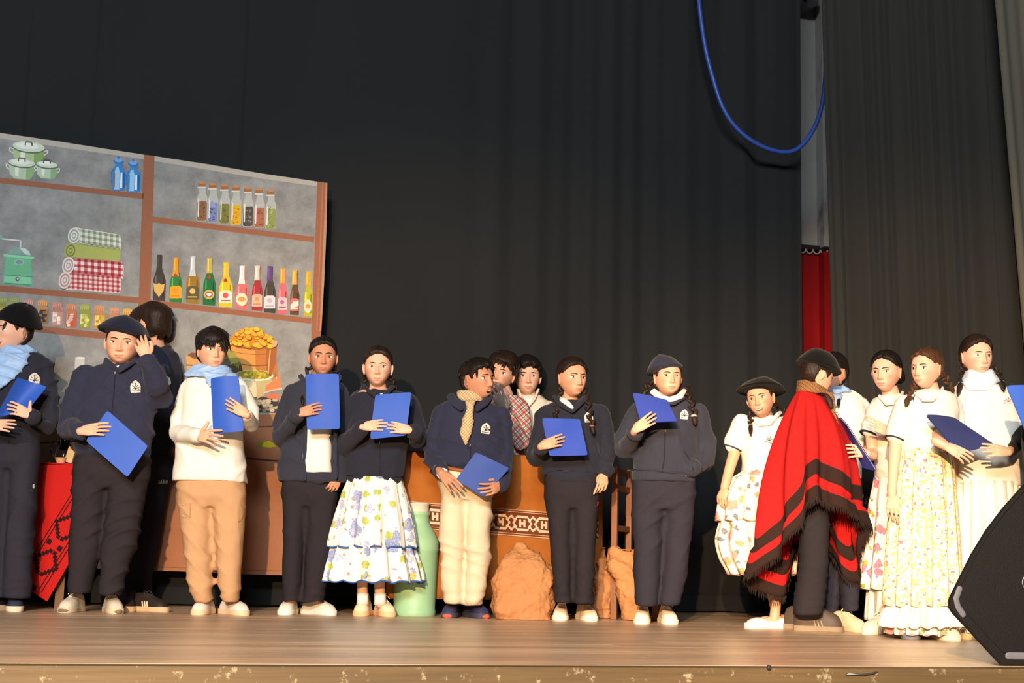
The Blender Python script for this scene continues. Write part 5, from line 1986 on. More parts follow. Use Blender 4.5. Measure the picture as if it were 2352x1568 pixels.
p.trousers([(1075, 1174, 1262, .10), (1150, 1174, 1262, .10), (1170, 1184, 1252, .08)], [(1090, 1174, 1220, .085), (1250, 1178, 1214, .075), (1385, 1182, 1210, .06)], [(1090, 1216, 1262, .085), (1250, 1220, 1258, .075), (1385, 1224, 1254, .06)], trk)
p.hand((1268, 1080, .0), (1266, 1120, -.03), (.6, -1, 0), (30, 30, 32, 34), 'side', 1, .85)
p.shoe(1198, 1400, 0, .25, (50, 48, 46), (200, 190, 176), None, Yoff=-.02)
p.shoe(1240, 1400, 0, .25, (50, 48, 46), (200, 190, 176), None, Yoff=-.02)
p.finish()

# ---- 7: check neck scarf, cream trousers
p = Person('person with a tan check neck scarf, navy jacket and cream trousers, mouth open', 1068, 1420, 'tan', seed=17, **BLK)
p.head(1097, 873, 90, yaw=48, pitch=3, hair='crop', locks_n=44, lock_len=.045, mouth='open', neck=p.W(1078, 918, .02), gaze=(.6, .2), brow=1.5)
p.top('jacket', [(916, 1040, 1112, .06), (928, 1018, 1142, .085), (955, 1005, 1160, .105), (1010, 1002, 1160, .118), (1050, 998, 1160, .125), (1068, 1002, 1160, .12)],
      [[(1018, 955, 0, 26), (996, 1030, .01, 26), (994, 1060, -.04, 22), (1014, 1084, -.15, 15)], [(1150, 955, 0, 25), (1158, 1030, .02, 25), (1160, 1075, -.05, 22), (1152, 1112, -.18, 15)]], navy, amp=.013, cuffs=navy, band=(1062, 1080, 1010, 1152, .108))
p.collar(navy, [(1040, 920, .05), (1034, 908, -.02), (1046, 926, -.10), (1058, 938, -.12)], 10)
p.collar(navy, [(1120, 924, .05), (1124, 910, -.02), (1112, 926, -.10), (1096, 940, -.12)], 10)
zipper(p, [(1080, 1018), (1080, 1050), (1079, 1078)])
p.badge(1116, 983, 21, 25, 8)
p.kerchief(m_check, [(898, 1050, 1108, .07, .01), (910, 1046, 1114, .082, .0), (924, 1056, 1110, .085, -.02)], [[(918, 1066, 1096, .03, -.10), (935, 1070, 1090, .03, -.125), (965, 1062, 1088, .022, -.135), (995, 1056, 1084, .02, -.14), (1012, 1062, 1076, .015, -.142), (1024, 1068, 1071, .01, -.142)]], 'neck_scarf', .005)
p.trousers([(1068, 1010, 1130, .10), (1120, 1005, 1132, .108), (1150, 1012, 1126, .09)], [(1085, 1008, 1076, .095), (1170, 1010, 1070, .09), (1280, 1012, 1066, .08), (1350, 1016, 1064, .075), (1386, 1022, 1062, .065)], [(1085, 1064, 1132, .095), (1170, 1068, 1130, .09), (1280, 1070, 1126, .085), (1350, 1066, 1118, .08), (1390, 1066, 1106, .07)], cream, amp=.010)
bl = p.strip('belt', [(1020, 1072), (1040, 1077), (1066, 1081), (1090, 1084)], 9, M('belt_brown', (150, 86, 46), .6), .002)
p.hand((1014, 1086, -.20), (1042, 1112, -.262), (-.1, -1, .5), (14, 16, 18, 20), 'under', -1, .9)
p.hand((1152, 1114, -.19), (1126, 1124, -.25), (.2, -1, -.3), (20, 22, 24, 30), 'side', 1, .86, .4)
wv, wf = tube([p.W(1008, 1075, -.13), p.W(1014, 1084, -.155), p.W(1018, 1089, -.17)], [14 * p.k, 14 * p.k, 13.6 * p.k], 14, False)
p.add('cuff', wv, wf, white)
p.shoe(1038, 1417, -8, .25, (54, 52, 84), (70, 68, 84), (60, 58, 84), toe=(206, 96, 70))
p.shoe(1090, 1418, 26, .25, (54, 52, 84), (70, 68, 84), (60, 58, 84), toe=(206, 96, 70))
p.finish()
folder('dark blue card folder held low over cream trousers', [(1093, 1038, p.Y - .225), (1170, 1075, p.Y - .22), (1110, 1141, p.Y - .24), (1047, 1101, p.Y - .245)], .006, 'x', M('folder_deep_blue', (44, 72, 148), .55, .1, 8, spec=.22))

# ---- 10: long braids, folder at the chest
p = Person('person with two long braids in a navy half-zip top, one arm hanging', 1318, 1428, 'warm', seed=19, **DRK)
p.head(1314, 869, 88, yaw=24, hair='sleek', neck=p.W(1308, 922, .02), gaze=(.3, -.2), lids=.3)
p.braid([(1288, 895, -.02), (1280, 930, -.07), (1276, 958, -.11)], .026, 10, .035, None, (-.060, .03, -.03))
p.braid([(1340, 890, .0), (1350, 925, -.08), (1357, 960, -.14), (1360, 978, -.15)], .026, 11, .045, (150, 96, 60), (.056, .03, -.03))
p.top('half_zip_top', [(918, 1276, 1342, .06), (930, 1252, 1374, .085), (958, 1242, 1386, .105), (1010, 1244, 1378, .118), (1070, 1246, 1378, .125), (1088, 1246, 1379, .12)],
      [[(1256, 952, 0, 26), (1236, 1020, .0, 26), (1234, 1046, -.05, 23), (1244, 1026, -.26, 15)], [(1376, 952, 0, 25), (1388, 1020, .02, 23), (1390, 1055, .0, 20), (1388, 1086, -.04, 16)]], navyk, amp=.013, cuffs=navyk, band=(1084, 1108, 1254, 1373, .110))
p.collar(navyk, [(1278, 922, .05), (1276, 910, -.03), (1292, 930, -.105), (1314, 944, -.125)], 9)
p.collar(navyk, [(1344, 922, .05), (1346, 910, -.03), (1332, 926, -.105), (1316, 944, -.125)], 9)
p.collar(white, [(1284, 914, -.03), (1292, 918, -.10), (1304, 926, -.12), (1314, 936, -.125)], 7, 'polo_collar')
zipper(p, [(1314, 938), (1314, 958)])
p.badge(1352, 957, 20, 24, -6)
p.trousers([(1090, 1250, 1374, .11), (1140, 1248, 1376, .11), (1170, 1256, 1368, .09)], [(1105, 1248, 1320, .10), (1200, 1258, 1314, .09), (1300, 1266, 1312, .078), (1386, 1272, 1312, .068)], [(1105, 1306, 1376, .10), (1200, 1314, 1372, .09), (1300, 1317, 1368, .08), (1386, 1318, 1362, .07)], trk2, amp=.008)
p.hand((1242, 1025, -.288), (1284, 1010, -.294), (.0, -1, .25), (8, 9, 10, 13), 'under', -1, .78)
p.hand((1388, 1088, -.05), (1383, 1116, -.09), (.3, -1, .1), (10, 44, 48, 50), 'fist', 1, .84)
p.shoe(1289, 1423, -6, .245, (240, 226, 204), (238, 226, 206), (242, 232, 214))
p.shoe(1344, 1424, 14, .245, (240, 226, 204), (238, 226, 206), (242, 232, 214))
p.patch('leg_label', [(1372, 1152), (1376, 1152), (1376, 1161), (1372, 1161)], M('label_red', (206, 60, 40), .7), .003)
p.finish()
folder('blue card folder held at the waist beside a hanging arm', [(1245, 960, p.Y - .275), (1332, 962, p.Y - .27), (1350, 1045, p.Y - .255), (1262, 1047, p.Y - .26)], .006, 'x', M('folder_mid_blue', (34, 68, 170), .55, .1, 8, spec=.22))

# ---- 11: slate beret, hand in pocket
p = Person('person in a slate blue beret and hooded jacket with one hand in the pocket', 1505, 1435, 'light', seed=21, **DRK)
p.head(1534, 868, 86, yaw=10, pitch=4, hair='under', neck=p.W(1532, 918, .02), fat=.6, gaze=(-.2, .5), neck_r=.052)
p.beret(beret_grey, r=.112, tilt=(0, 6, -10), drop=(-.02, .0), h=.085, nub=False)
p.braid([(1572, 890, .0), (1584, 915, -.06), (1592, 940, -.10), (1594, 955, -.11)], .032, 9, .05, (200, 180, 160), (.058, .03, -.03))
p.braid([(1488, 882, .04), (1480, 902, .05)], .030, 5, .03, None, (-.058, .03, -.03))
p.top('jacket', [(914, 1496, 1572, .06), (926, 1474, 1594, .09), (955, 1460, 1612, .11), (1010, 1460, 1604, .13), (1060, 1450, 1600, .14), (1086, 1448, 1600, .137)],
      [[(1470, 950, 0, 28), (1442, 1015, .0, 28), (1440, 1032, -.06, 25), (1460, 990, -.28, 16)], [(1604, 952, 0, 28), (1620, 1020, .03, 26), (1620, 1055, -.01, 24), (1588, 1076, -.11, 17)]], navy2, amp=.013, cuffs=navy2, band=(1082, 1106, 1454, 1594, .126))
p.collar(white, [(1498, 905, .03), (1500, 898, -.06), (1516, 912, -.11), (1540, 918, -.12), (1562, 910, -.10), (1572, 896, -.03)], 9, 'hood_lining')
p.collar(navy2, [(1496, 922, .05), (1498, 912, -.06), (1520, 926, -.125), (1548, 926, -.13), (1570, 914, -.10)], 7)
zipper(p, [(1528, 985), (1526, 1050), (1518, 1100)])
p.strip('pocket_edge', [(1572, 1036), (1588, 1062), (1592, 1078)], 3, zipd, .003)
p.badge(1572, 951, 19, 22, 4)
p.hand((1588, 1076, -.11), (1565, 1090, -.10), (.2, -1, .1), (30, 30, 32, 34), 'under', 1, .6)
p.trousers([(1088, 1452, 1596, .115), (1140, 1450, 1598, .12), (1170, 1460, 1590, .10)], [(1105, 1450, 1530, .105), (1200, 1452, 1524, .095), (1300, 1456, 1516, .085), (1390, 1460, 1508, .07)], [(1105, 1518, 1598, .105), (1200, 1524, 1594, .095), (1300, 1522, 1580, .085), (1390, 1514, 1562, .07)], trk, amp=.008)
p.hand((1458, 988, -.325), (1488, 966, -.335), (.0, -1, .3), (8, 9, 10, 13), 'under', -1, .78)
p.shoe(1477, 1431, -10, .245, (240, 222, 198), (238, 222, 200), (244, 232, 214))
p.shoe(1531, 1432, 6, .245, (240, 222, 198), (238, 222, 200), (244, 232, 214))
p.finish()
folder('violet blue folder tipped back in one raised hand', [(1453, 902, p.Y - .235), (1533, 918, p.Y - .225), (1555, 968, p.Y - .31), (1472, 970, p.Y - .32)], .004, 'x', m_folder_v)

# ---- 12: leaning girl with wide black beret
def polo_collar(p, l, m, r, rr=6):
    p.collar(polo, l + [m], rr, 'polo_collar')
    p.collar(polo, r + [m], rr, 'polo_collar')


p = Person('smiling person leaning over in a wide black beret and white polo', 1772, 1446, 'warm', seed=23, Y=PZ(1772, 1446)[1] + .30, **DRK)
p.head(1747, 916, 84, yaw=-24, pitch=3, roll=-10, hair='under', mouth='smile', neck=p.W(1760, 964, .02), fat=.4, gaze=(-.4, 0), dy=-.08)
p.beret(beret_black, r=.150, tilt=(0, 10, 6), drop=(.01, .01), h=.07, nub=False)
p.braid([(1724, 950, -.06), (1724, 975, -.11)], .024, 6, .075, (120, 170, 140), (-.055, .0, -.05))
p.braid([(1792, 935, .0), (1798, 955, .03)], .024, 5, .03, None, (.058, .03, -.03))
p.top('polo_shirt', [(956, 1728, 1790, .06), (966, 1702, 1806, .085), (1000, 1692, 1806, .105), (1045, 1704, 1795, .108), (1095, 1706, 1786, .108)],
      [[(1706, 972, 0, 24), (1688, 1018, -.01, 25)], [(1800, 975, .02, 23), (1812, 1020, .03, 23)]], polo, amp=.008, edging=polo_edge)
polo_collar(p, [(1728, 958, .02), (1726, 958, -.06)], (1742, 976, -.11), [(1794, 946, .02), (1786, 952, -.06), (1768, 972, -.11)])
p.badge(1768, 1008, 22, 22, 18, None, (70, 60, 66), (226, 214, 200))
p.bare_arm([(1694, 1000, -.01, 14), (1686, 1042, -.02, 13.5), (1673, 1086, -.04, 11.5), (1664, 1120, -.06, 10)])
p.hand((1664, 1120, -.06), (1656, 1150, -.07), (-.8, -1, 0), (34, 38, 40, 42), 'under', -1, .82)
sk = p.skirt('skirt', [(1082, 1708, 1786, .11, 0, .003), (1100, 1682, 1800, .14, 0, .008), (1140, 1660, 1812, .17, 0, .014), (1196, 1652, 1818, .18, 0, .018)], fl_mix, 12, .014, 120, 0, None, M('trim_rose', (206, 130, 110), .8), .003)
p.skirt('skirt_tier', [(1180, 1662, 1814, .165, 0, .01), (1240, 1652, 1822, .185, 0, .018), (1284, 1662, 1820, .19, 0, .02), (1318, 1680, 1816, .19, 0, .02)], fl_mix, 13, .016, 120, 1, None, M('trim_rose', (206, 130, 110), .8), .003)
p.core.append(p.rows([(1090, 1722, 1775, .08), (1200, 1715, 1785, .08)]))
p.bare_leg([(1790, 1270, .0, 17), (1786, 1340, -.08, 15), (1782, 1392, -.14, 11.5), (1778, 1424, -.15, 11.5)])
p.bare_leg([(1755, 1270, .1, 17), (1770, 1340, .08, 15), (1780, 1392, .03, 11.5), (1782, 1420, .02, 11.5)])
p.shoe(1768, 1444, -78, .24, (230, 214, 206), (236, 222, 206), None, 'flat', Yoff=-.16)
p.shoe(1782, 1440, -60, .24, (230, 214, 206), (236, 222, 206), None, 'flat', Yoff=.02)
p.finish()

# ---- 14: white polo behind the poncho
p = Person('person in a white polo mostly hidden behind the red poncho', 1935, 1452, 'warm', seed=25, Y=PZ(1935, 1452)[1] + .42, **BLK)
p.head(1912, 858, 84, yaw=-50, pitch=-12, hair='sleek', neck=p.W(1925, 900, .02))
p.braid([(1926, 895, -.05), (1926, 915, -.11)], .022, 5, .07, None, (.056, .02, -.03))
p.top('polo_shirt', [(896, 1900, 1958, .06), (908, 1886, 1978, .085), (945, 1880, 1994, .105), (1010, 1888, 1986, .108), (1070, 1896, 1980, .11), (1112, 1900, 1978, .11)],
      [[(1978, 930, 0, 22), (1990, 985, .0, 22)], [(1892, 935, 0, 22), (1888, 985, -.02, 22)]], polo, amp=.007, edging=polo_edge)
p.badge(1922, 952, 24, 20, 4, None, (110, 84, 120), (232, 224, 214))
p.kerchief(m_scarf, [(890, 1898, 1948, .07, -.01), (902, 1890, 1956, .08, -.02)], [[(905, 1898, 1936, .02, -.10), (925, 1898, 1926, .015, -.118), (945, 1902, 1912, .01, -.12)]], amp=.006)
p.bare_arm([(1990, 965, .0, 14), (1984, 1030, .0, 13), (1966, 1080, -.05, 11), (1964, 1105, -.06, 10)])
p.hand((1964, 1105, -.06), (1974, 1142, -.07), (.5, -1, 0), (16, 18, 20, 22), 'side', 1, .86, .2)
p.trousers([(1095, 1902, 1978, .10), (1150, 1902, 1978, .10), (1170, 1910, 1970, .08)], [(1105, 1900, 1944, .09), (1280, 1896, 1940, .08), (1410, 1890, 1926, .065)], [(1105, 1936, 1980, .09), (1280, 1932, 1976, .08, -.12), (1404, 1932, 1970, .07, -.25)], trk)
p.shoe(1944, 1448, 24, .25, (226, 206, 166), (214, 190, 150), (230, 214, 180), Yoff=-.26)
p.shoe(1905, 1446, -10, .25, (226, 206, 166), (214, 190, 150), (230, 214, 180), Yoff=.02)
p.finish()

# ---- 13: red poncho
p = Person('person seen from behind in a red poncho with black stripes and a black beret', 1868, 1452, 'light', seed=27, Y=PZ(1868, 1452)[1] + .05, **DRK)
p.head(1876, 862, 84, yaw=112, pitch=-14, roll=6, hair='nape', neck=p.W(1858, 902, .01), neck_r=.054, fat=.4)
p.beret(beret_black, r=.134, tilt=(0, 2, 4), drop=(.0, .0), h=.115, nub=False, lift=-.008)
m_brown = plaid('brown_dotted_scarf', (110, 76, 48), [('d', 90, 0, .4, (150, 110, 70)), ('e', 90, 0, .4, (150, 110, 70)), ('d', 45, .6, .75, (70, 44, 30))])
p.top('sweater', [(906, 1842, 1882, .06), (930, 1836, 1888, .07), (980, 1832, 1894, .08), (1080, 1830, 1900, .09), (1160, 1830, 1900, .10)], [[(1866, 970, -.07, 13), (1876, 1020, -.08, 13), (1896, 1060, -.06, 12)], [(1866, 970, .07, 13), (1876, 1020, .08, 13), (1896, 1060, .06, 12)]], trk2, amp=.003)
p.kerchief(m_brown, [(874, 1832, 1876, .065, .01), (885, 1830, 1890, .078, .0), (898, 1828, 1902, .085, -.01), (906, 1832, 1904, .08, -.01)], [[(900, 1892, 1912, .02, -.05), (918, 1899, 1917, .018, -.07), (945, 1906, 1920, .014, -.08), (968, 1914, 1926, .012, -.08), (986, 1921, 1928, .008, -.08)]], 'neck_scarf', .004)
tv, tf = tube([p.W(1899, 908, -.085), p.W(1906, 920, -.095), p.W(1910, 934, -.098)], [5 * p.k, 7 * p.k, 5 * p.k], 12, True, .5)
p.add('scarf_ring', tv, tf, M('leather_dark', (44, 26, 22), .6))
p.trousers([(1140, 1832, 1904, .10), (1190, 1834, 1904, .10), (1210, 1840, 1898, .08)], [(1150, 1836, 1904, .09, -.05), (1300, 1834, 1902, .09, -.06), (1380, 1826, 1892, .08, -.05), (1412, 1824, 1884, .075, -.05)], [(1150, 1846, 1904, .09, .08), (1300, 1836, 1884, .08, .14), (1412, 1822, 1862, .07, .2)], trk2, amp=.006)
p.shoe(1874, 1450, 76, .24, (78, 66, 58), (140, 122, 100), (44, 38, 34), hi=1.4, accents=(150, 134, 110))
p.shoe(1846, 1440, 60, .23, (78, 66, 58), (140, 122, 100), (44, 38, 34), Yoff=.22, hi=1.2)
# the poncho itself
t = NT('poncho_wool')
uvn = t.n('ShaderNodeUVMap', uv_map='UVMap')
sep = t.n('ShaderNodeSeparateXYZ')
t.t.links.new(uvn.outputs[0], sep.inputs[0])
wv = sep.outputs[1]
blk = t.math('MAXIMUM', t.math('LESS_THAN', wv, .060), t.math('MULTIPLY', t.math('GREATER_THAN', wv, .112), t.math('LESS_THAN', wv, .185)))
redc = t.mix(t.noise(40, 3), lin((168, 26, 28)), lin((186, 34, 32)))
cc = t.mix(blk, redc, lin((46, 32, 28)))
t.bump(t.noise(400, 2), .2, .003)
m_poncho = t.done(cc, .92, .12)
hem = [(0, 1978, 1200), (28, 1962, 1196), (58, 1915, 1160), (88, 1872, 1140), (108, 1849, 1158), (118, 1843, 1200), (140, 1800, 1258), (163, 1735, 1326), (180, 1706, 1300), (198, 1745, 1345), (214, 1795, 1376), (236, 1822, 1300), (265, 1855, 1240), (295, 1905, 1270), (322, 1955, 1344), (343, 1976, 1275), (360, 1978, 1200)]
ha = np.array(hem, float)
NU, NV = 180, 44
V, UVc = [], []
neck_c = p.W(1858, 902, .0)
for j in range(NV):
    v_ = j / (NV - 1)
    for i in range(NU):
        a = 360.0 * i / NU
        hx, hy = np.interp(a, ha[:, 0], ha[:, 1]), np.interp(a, ha[:, 0], ha[:, 2])
        ar = math.radians(a)
        side = math.sin(ar)
        h3 = p.W(hx, hy, -.25 * side)
        n3 = p.W(1861 + 27 * math.cos(ar), 902 + 8 * math.cos(ar) - 3 * side, -.085 * side)
        out = np.array([math.cos(ar), -math.sin(ar), 0])
        q = n3 * (1 - v_) + h3 * v_ + out * (.055 * math.sin(math.pi * min(1, v_ * 1.15)) ** .8 if v_ < .87 else .02) * (1 if abs(side) < .9 else .9)
        q = q + np.array([0, 0, .035 * math.sin(math.pi * v_) * (1 - v_)])
        q = q + out * (.034 * v_ * math.sin(9 * ar + 1.4 * math.sin(2 * ar + 1) + .6 * v_) + .010 * v_ * math.sin(21 * ar + 2))
        V.append(q)
        UVc.append((a / 360, (1 - v_) * np.linalg.norm(h3 - n3)))
V = np.array(V)
# soften the corner creases
G = V.reshape(NV, NU, 3)
for _ in range(3):
    G = .5 * G + .25 * (np.roll(G, 1, 1) + np.roll(G, -1, 1))
V = G.reshape(-1, 3)
i = np.arange(NV - 1)[:, None] * NU
j = np.arange(NU)[None, :]
Fq = np.stack([i + j, i + (j + 1) % NU, i + NU + (j + 1) % NU, i + NU + j], -1).reshape(-1, 4)
po = p.add('poncho', V, Fq, m_poncho, uv=UVc, label='red wool poncho with two black stripes and black fringe')
po.modifiers.new('thickness', 'SOLIDIFY').thickness = .004
fr = []
last = V[-NU:]
prev = V[-2 * NU:-NU]
rr = random.Random(4)
for i in range(NU):
    for k_ in range(3):
        tt = k_ / 3
        b0 = last[i] * (1 - tt) + last[(i + 1) % NU] * tt
        d = (last[i] - prev[i])
        d = d / np.linalg.norm(d) * .6 + np.array([rr.uniform(-.25, .25), rr.uniform(-.2, .2), -.7])
        d /= np.linalg.norm(d)
        L = rr.uniform(.022, .042)
        fr.append(tube([b0 - d * .004, b0 + d * L * .5, b0 + d * L], [.0022, .0022, .001], 4, False))
fv, ff = join(fr)
fo = p.add('fringe', fv, ff, M('fringe_black', (42, 30, 26), .95), po)
fo['kind'] = 'stuff'
p.finish()

# ---- 15: hair in a bun, pink flowered skirt
p = Person('person with dark hair in a bun, white polo and pink flowered skirt', 2040, 1460, 'fair', seed=29, Y=PZ(2040, 1460)[1] + .40, **BLK)
p.head(2036, 855, 90, yaw=-36, pitch=-2, hair='sleek', neck=p.W(2046, 905, .02), gaze=(-.4, 0))
p.bun((.04, .085, -.02), .038 * p.hs)
p.top('polo_shirt', [(906, 2022, 2076, .06), (918, 2002, 2094, .085), (950, 1996, 2100, .105), (1010, 2006, 2098, .11), (1060, 2010, 2096, .11), (1102, 2012, 2094, .108)],
      [[(2012, 940, 0, 23), (1998, 985, -.02, 23)], [(2092, 940, .02, 22), (2098, 985, .0, 22)]], polo, amp=.008, edging=polo_edge)
polo_collar(p, [(2022, 908, .03), (2020, 912, -.06)], (2034, 928, -.11), [(2074, 900, .03), (2068, 912, -.06), (2052, 926, -.11)])
p.bare_arm([(1999, 965, -.02, 14), (2004, 1036, -.03, 13.5), (2002, 1046, -.12, 12), (1992, 1042, -.20, 10)])
p.hand((1992, 1042, -.20), (1966, 1034, -.25), (.1, -1, .2), (26, 28, 30, 34), 'under', 1, .82)
p.bare_arm([(2096, 970, -.02, 13), (2092, 1020, -.06, 12.5), (2060, 1010, -.17, 11), (2044, 995, -.22, 10)])
p.hand((2044, 995, -.22), (2014, 978, -.24), (.0, -1, .3), (8, 9, 10, 13), 'under', 1, .78)
p.core.append(p.rows([(1090, 2022, 2084, .08), (1300, 2022, 2084, .08)]))
p.skirt('skirt', [(1094, 2012, 2094, .11, 0, .003), (1150, 2004, 2100, .14, 0, .008), (1250, 1994, 2106, .18, 0, .014), (1330, 1986, 2112, .20, 0, .018), (1352, 1984, 2112, .205, 0, .018)], fl_pink, 12)
p.skirt('petticoat', [(1330, 2000, 2100, .17, 0, .006), (1390, 1998, 2104, .175, 0, .01), (1424, 1997, 2104, .18, 0, .012)], white, 12)
p.bare_leg([(2030, 1380, -.08, 12), (2028, 1440, -.17, 11)])
p.bare_leg([(2072, 1390, .0, 12), (2072, 1440, .0, 11)])
p.shoe(2024, 1458, -48, .245, (232, 216, 192), (232, 218, 196), (236, 226, 206), Yoff=-.2)
p.shoe(2078, 1458, -10, .245, (232, 216, 192), (232, 218, 196), (236, 226, 206), Yoff=.0)
p.finish()
folder('blue folder seen almost edge on beside the red poncho', [(1928, 956, p.Y - .20), (1948, 974, p.Y - .30), (2014, 1080, p.Y - .26), (1984, 1072, p.Y - .16)], .0, 'x', m_folder_v)

# ---- 17: white pleated skirt, satin scarf
p = Person('person with two ribboned pigtails, white scarf and long white pleated skirt', 2240, 1472, 'fair', seed=33, Y=PZ(2240, 1472)[1] + .24, **DRK)
p.head(2243, 820, 92, yaw=8, hair='sleek', neck=p.W(2246, 878, .02), gaze=(.3, .1))
tieb = (120, 160, 220)
p.braid([(2212, 862, .0), (2207, 880, -.05)], .027, 6, .095, tieb, (-.060, .03, -.03))
p.braid([(2288, 850, .0), (2297, 868, -.05), (2300, 876, -.08)], .027, 7, .085, tieb, (.058, .03, -.03))
m_black = M('black_undershirt', (30, 26, 24), .9)
p.top('undershirt', [(905, 2225, 2295, .05), (1000, 2225, 2295, .07)], [[(2322, 935, 0, 18), (2336, 985, -.02, 17), (2338, 1015, -.12, 16), (2322, 1038, -.31, 12)]], m_black, amp=.003)
p.top('polo_shirt', [(878, 2208, 2284, .06), (890, 2190, 2318, .09), (920, 2182, 2338, .11), (1000, 2188, 2338, .118), (1070, 2188, 2342, .122), (1116, 2186, 2346, .122)],
      [[(2198, 925, 0, 26), (2180, 985, -.02, 26)], [(2322, 925, 0, 26), (2338, 968, -.01, 25)]], polo, amp=.008, edging=polo_edge)
p.badge(2316, 918, 24, 18, 4, None, (150, 110, 110), (230, 220, 206))
p.kerchief(m_scarf_w, [(850, 2216, 2280, .068, .0), (862, 2210, 2288, .08, -.005), (874, 2202, 2296, .088, -.015), (882, 2206, 2292, .085, -.02)], [[(870, 2208, 2288, .05, -.05), (886, 2212, 2286, .04, -.065), (898, 2222, 2276, .03, -.078)]], amp=.004)
p.bare_arm([(2184, 970, -.05, 14), (2152, 996, -.22, 13), (2158, 1010, -.31, 12), (2172, 1024, -.41, 10)])
p.hand((2172, 1024, -.415), (2206, 1040, -.435), (.0, -1, .35), (10, 12, 14, 18), 'under', -1, .78)
tv, tf = tube([p.W(2165, 1017, -.335), p.W(2169, 1020, -.345)], [11.5 * p.k] * 2, 14, False)
p.add('bracelet', tv, tf, m_black)
p.hand((2316, 1038, -.345), (2274, 1032, -.372), (.0, -1, .3), (8, 9, 10, 13), 'under', 1, .78)
tv, tf = tube([p.W(2304, 1036, -.295), p.W(2300, 1036, -.302)], [12.0 * p.k] * 2, 14, False)
p.add('bracelet', tv, tf, m_black)
p.core.append(p.rows([(1100, 2210, 2320, .08), (1300, 2210, 2320, .08)]))
p.skirt('skirt', [(1106, 2192, 2340, .125, 0, .004), (1200, 2188, 2348, .15, 0, .012), (1330, 2184, 2354, .18, 0, .016), (1424, 2182, 2358, .195, 0, .018)], white, 22, .012, 200)
p.skirt('underskirt', [(1400, 2186, 2352, .18, 0, .008), (1440, 2184, 2354, .185, 0, .012), (1452, 2184, 2354, .185, 0, .012)], fl_lilac, 18)
p.bare_leg([(2225, 1400, .0, 12), (2225, 1452, .0, 11)])
p.bare_leg([(2285, 1400, .0, 12), (2285, 1452, .0, 11)])
p.shoe(2222, 1472, -12, .24, (214, 190, 150), (200, 170, 120), None, 'slip', Yoff=.0)
p.shoe(2288, 1472, 12, .24, (214, 190, 150), (200, 170, 120), None, 'slip', Yoff=.0)
p.finish()
folder('dark blue folder tilted flat in two hands before a white polo', [(2127, 952, p.Y - .37), (2192, 958, p.Y - .30), (2284, 1022, p.Y - .33), (2200, 1040, p.Y - .41)], .004, 'x', M('folder_shade_blue', (54, 60, 104), .42, .1, 8))

# ---- 16: yellow flowered skirt
p = Person('person with brown braids in a white polo and a long yellow flowered skirt', 2110, 1468, 'fair', seed=31, Y=PZ(2110, 1468)[1] + .08, **BRN)
p.head(2128, 848, 90, yaw=-47, hair='sleek', neck=p.W(2138, 898, .02), gaze=(-.5, .1), mouth='closed')
p.braid([(2098, 890, -.04), (2086, 915, -.10)], .026, 7, .045, (90, 60, 40), (-.052, -.01, -.06))
p.braid([(2172, 868, .02), (2184, 890, .04)], .027, 7, .03, None, (.062, .03, -.02))
p.top('polo_shirt', [(896, 2108, 2168, .06), (908, 2080, 2192, .088), (940, 2066, 2200, .108), (1000, 2068, 2190, .112), (1040, 2066, 2180, .112)],
      [[(2080, 932, 0, 26), (2060, 996, -.02, 27)], [(2188, 932, .02, 25), (2196, 985, .04, 25)]], polo, amp=.007, edging=polo_edge)
polo_collar(p, [(2108, 898, .03), (2100, 902, -.06)], (2120, 920, -.115), [(2166, 890, .03), (2160, 904, -.06), (2142, 918, -.115)])
p.strip('collar_edging', [(2100, 908), (2098, 918)], 3, polo_edge, .003)
p.bare_arm([(2060, 985, -.02, 15), (2054, 1055, -.03, 13.5), (2050, 1110, -.05, 11), (2049, 1138, -.06, 10)])
p.hand((2049, 1138, -.06), (2052, 1175, -.09), (-.4, -1, .0), (26, 32, 36, 40), 'side', -1, .86)
tv, tf = tube([p.W(2049.5, 1125, -.055), p.W(2049.4, 1127, -.056)], [11.6 * p.k] * 2, 14, False)
p.add('bracelet', tv, tf, M('bracelet_pink', (226, 180, 160), .5))
p.bare_arm([(2196, 965, .04, 14), (2196, 1030, .06, 12), (2190, 1090, .08, 10)])
p.hand((2190, 1090, .08), (2188, 1125, .08), (.4, -1, 0), (26, 30, 34, 36), 'side', 1, .84)
p.core.append(p.rows([(1030, 2084, 2166, .08), (1300, 2084, 2166, .08)]))
p.skirt('skirt', [(1032, 2068, 2180, .112, 0, .003), (1070, 2060, 2186, .13, 0, .007), (1200, 2050, 2192, .16, 0, .014), (1320, 2044, 2196, .185, 0, .018), (1390, 2040, 2198, .195, 0, .018)], fl_yellow, 14, .014, 150)
p.skirt('skirt_ruffle', [(1380, 2046, 2192, .18, 0, .006), (1410, 2036, 2200, .20, 0, .016), (1438, 2030, 2204, .205, 0, .02)], white, 20, .016, 160, .5)
p.skirt('underskirt', [(1415, 2044, 2192, .17, 0, .006), (1455, 2040, 2194, .175, 0, .012)], fl_mix, 16)
p.bare_leg([(2090, 1400, .0, 12), (2090, 1450, .0, 11)])
p.bare_leg([(2155, 1400, .0, 12), (2155, 1450, .0, 11)])
p.shoe(2088, 1470, -10, .24, (150, 150, 156), (110, 110, 116), None, 'slip', Yoff=.0)
p.shoe(2160, 1468, 14, .245, (236, 216, 184), (236, 220, 192), None, 'slip', Yoff=-.04)
p.finish()

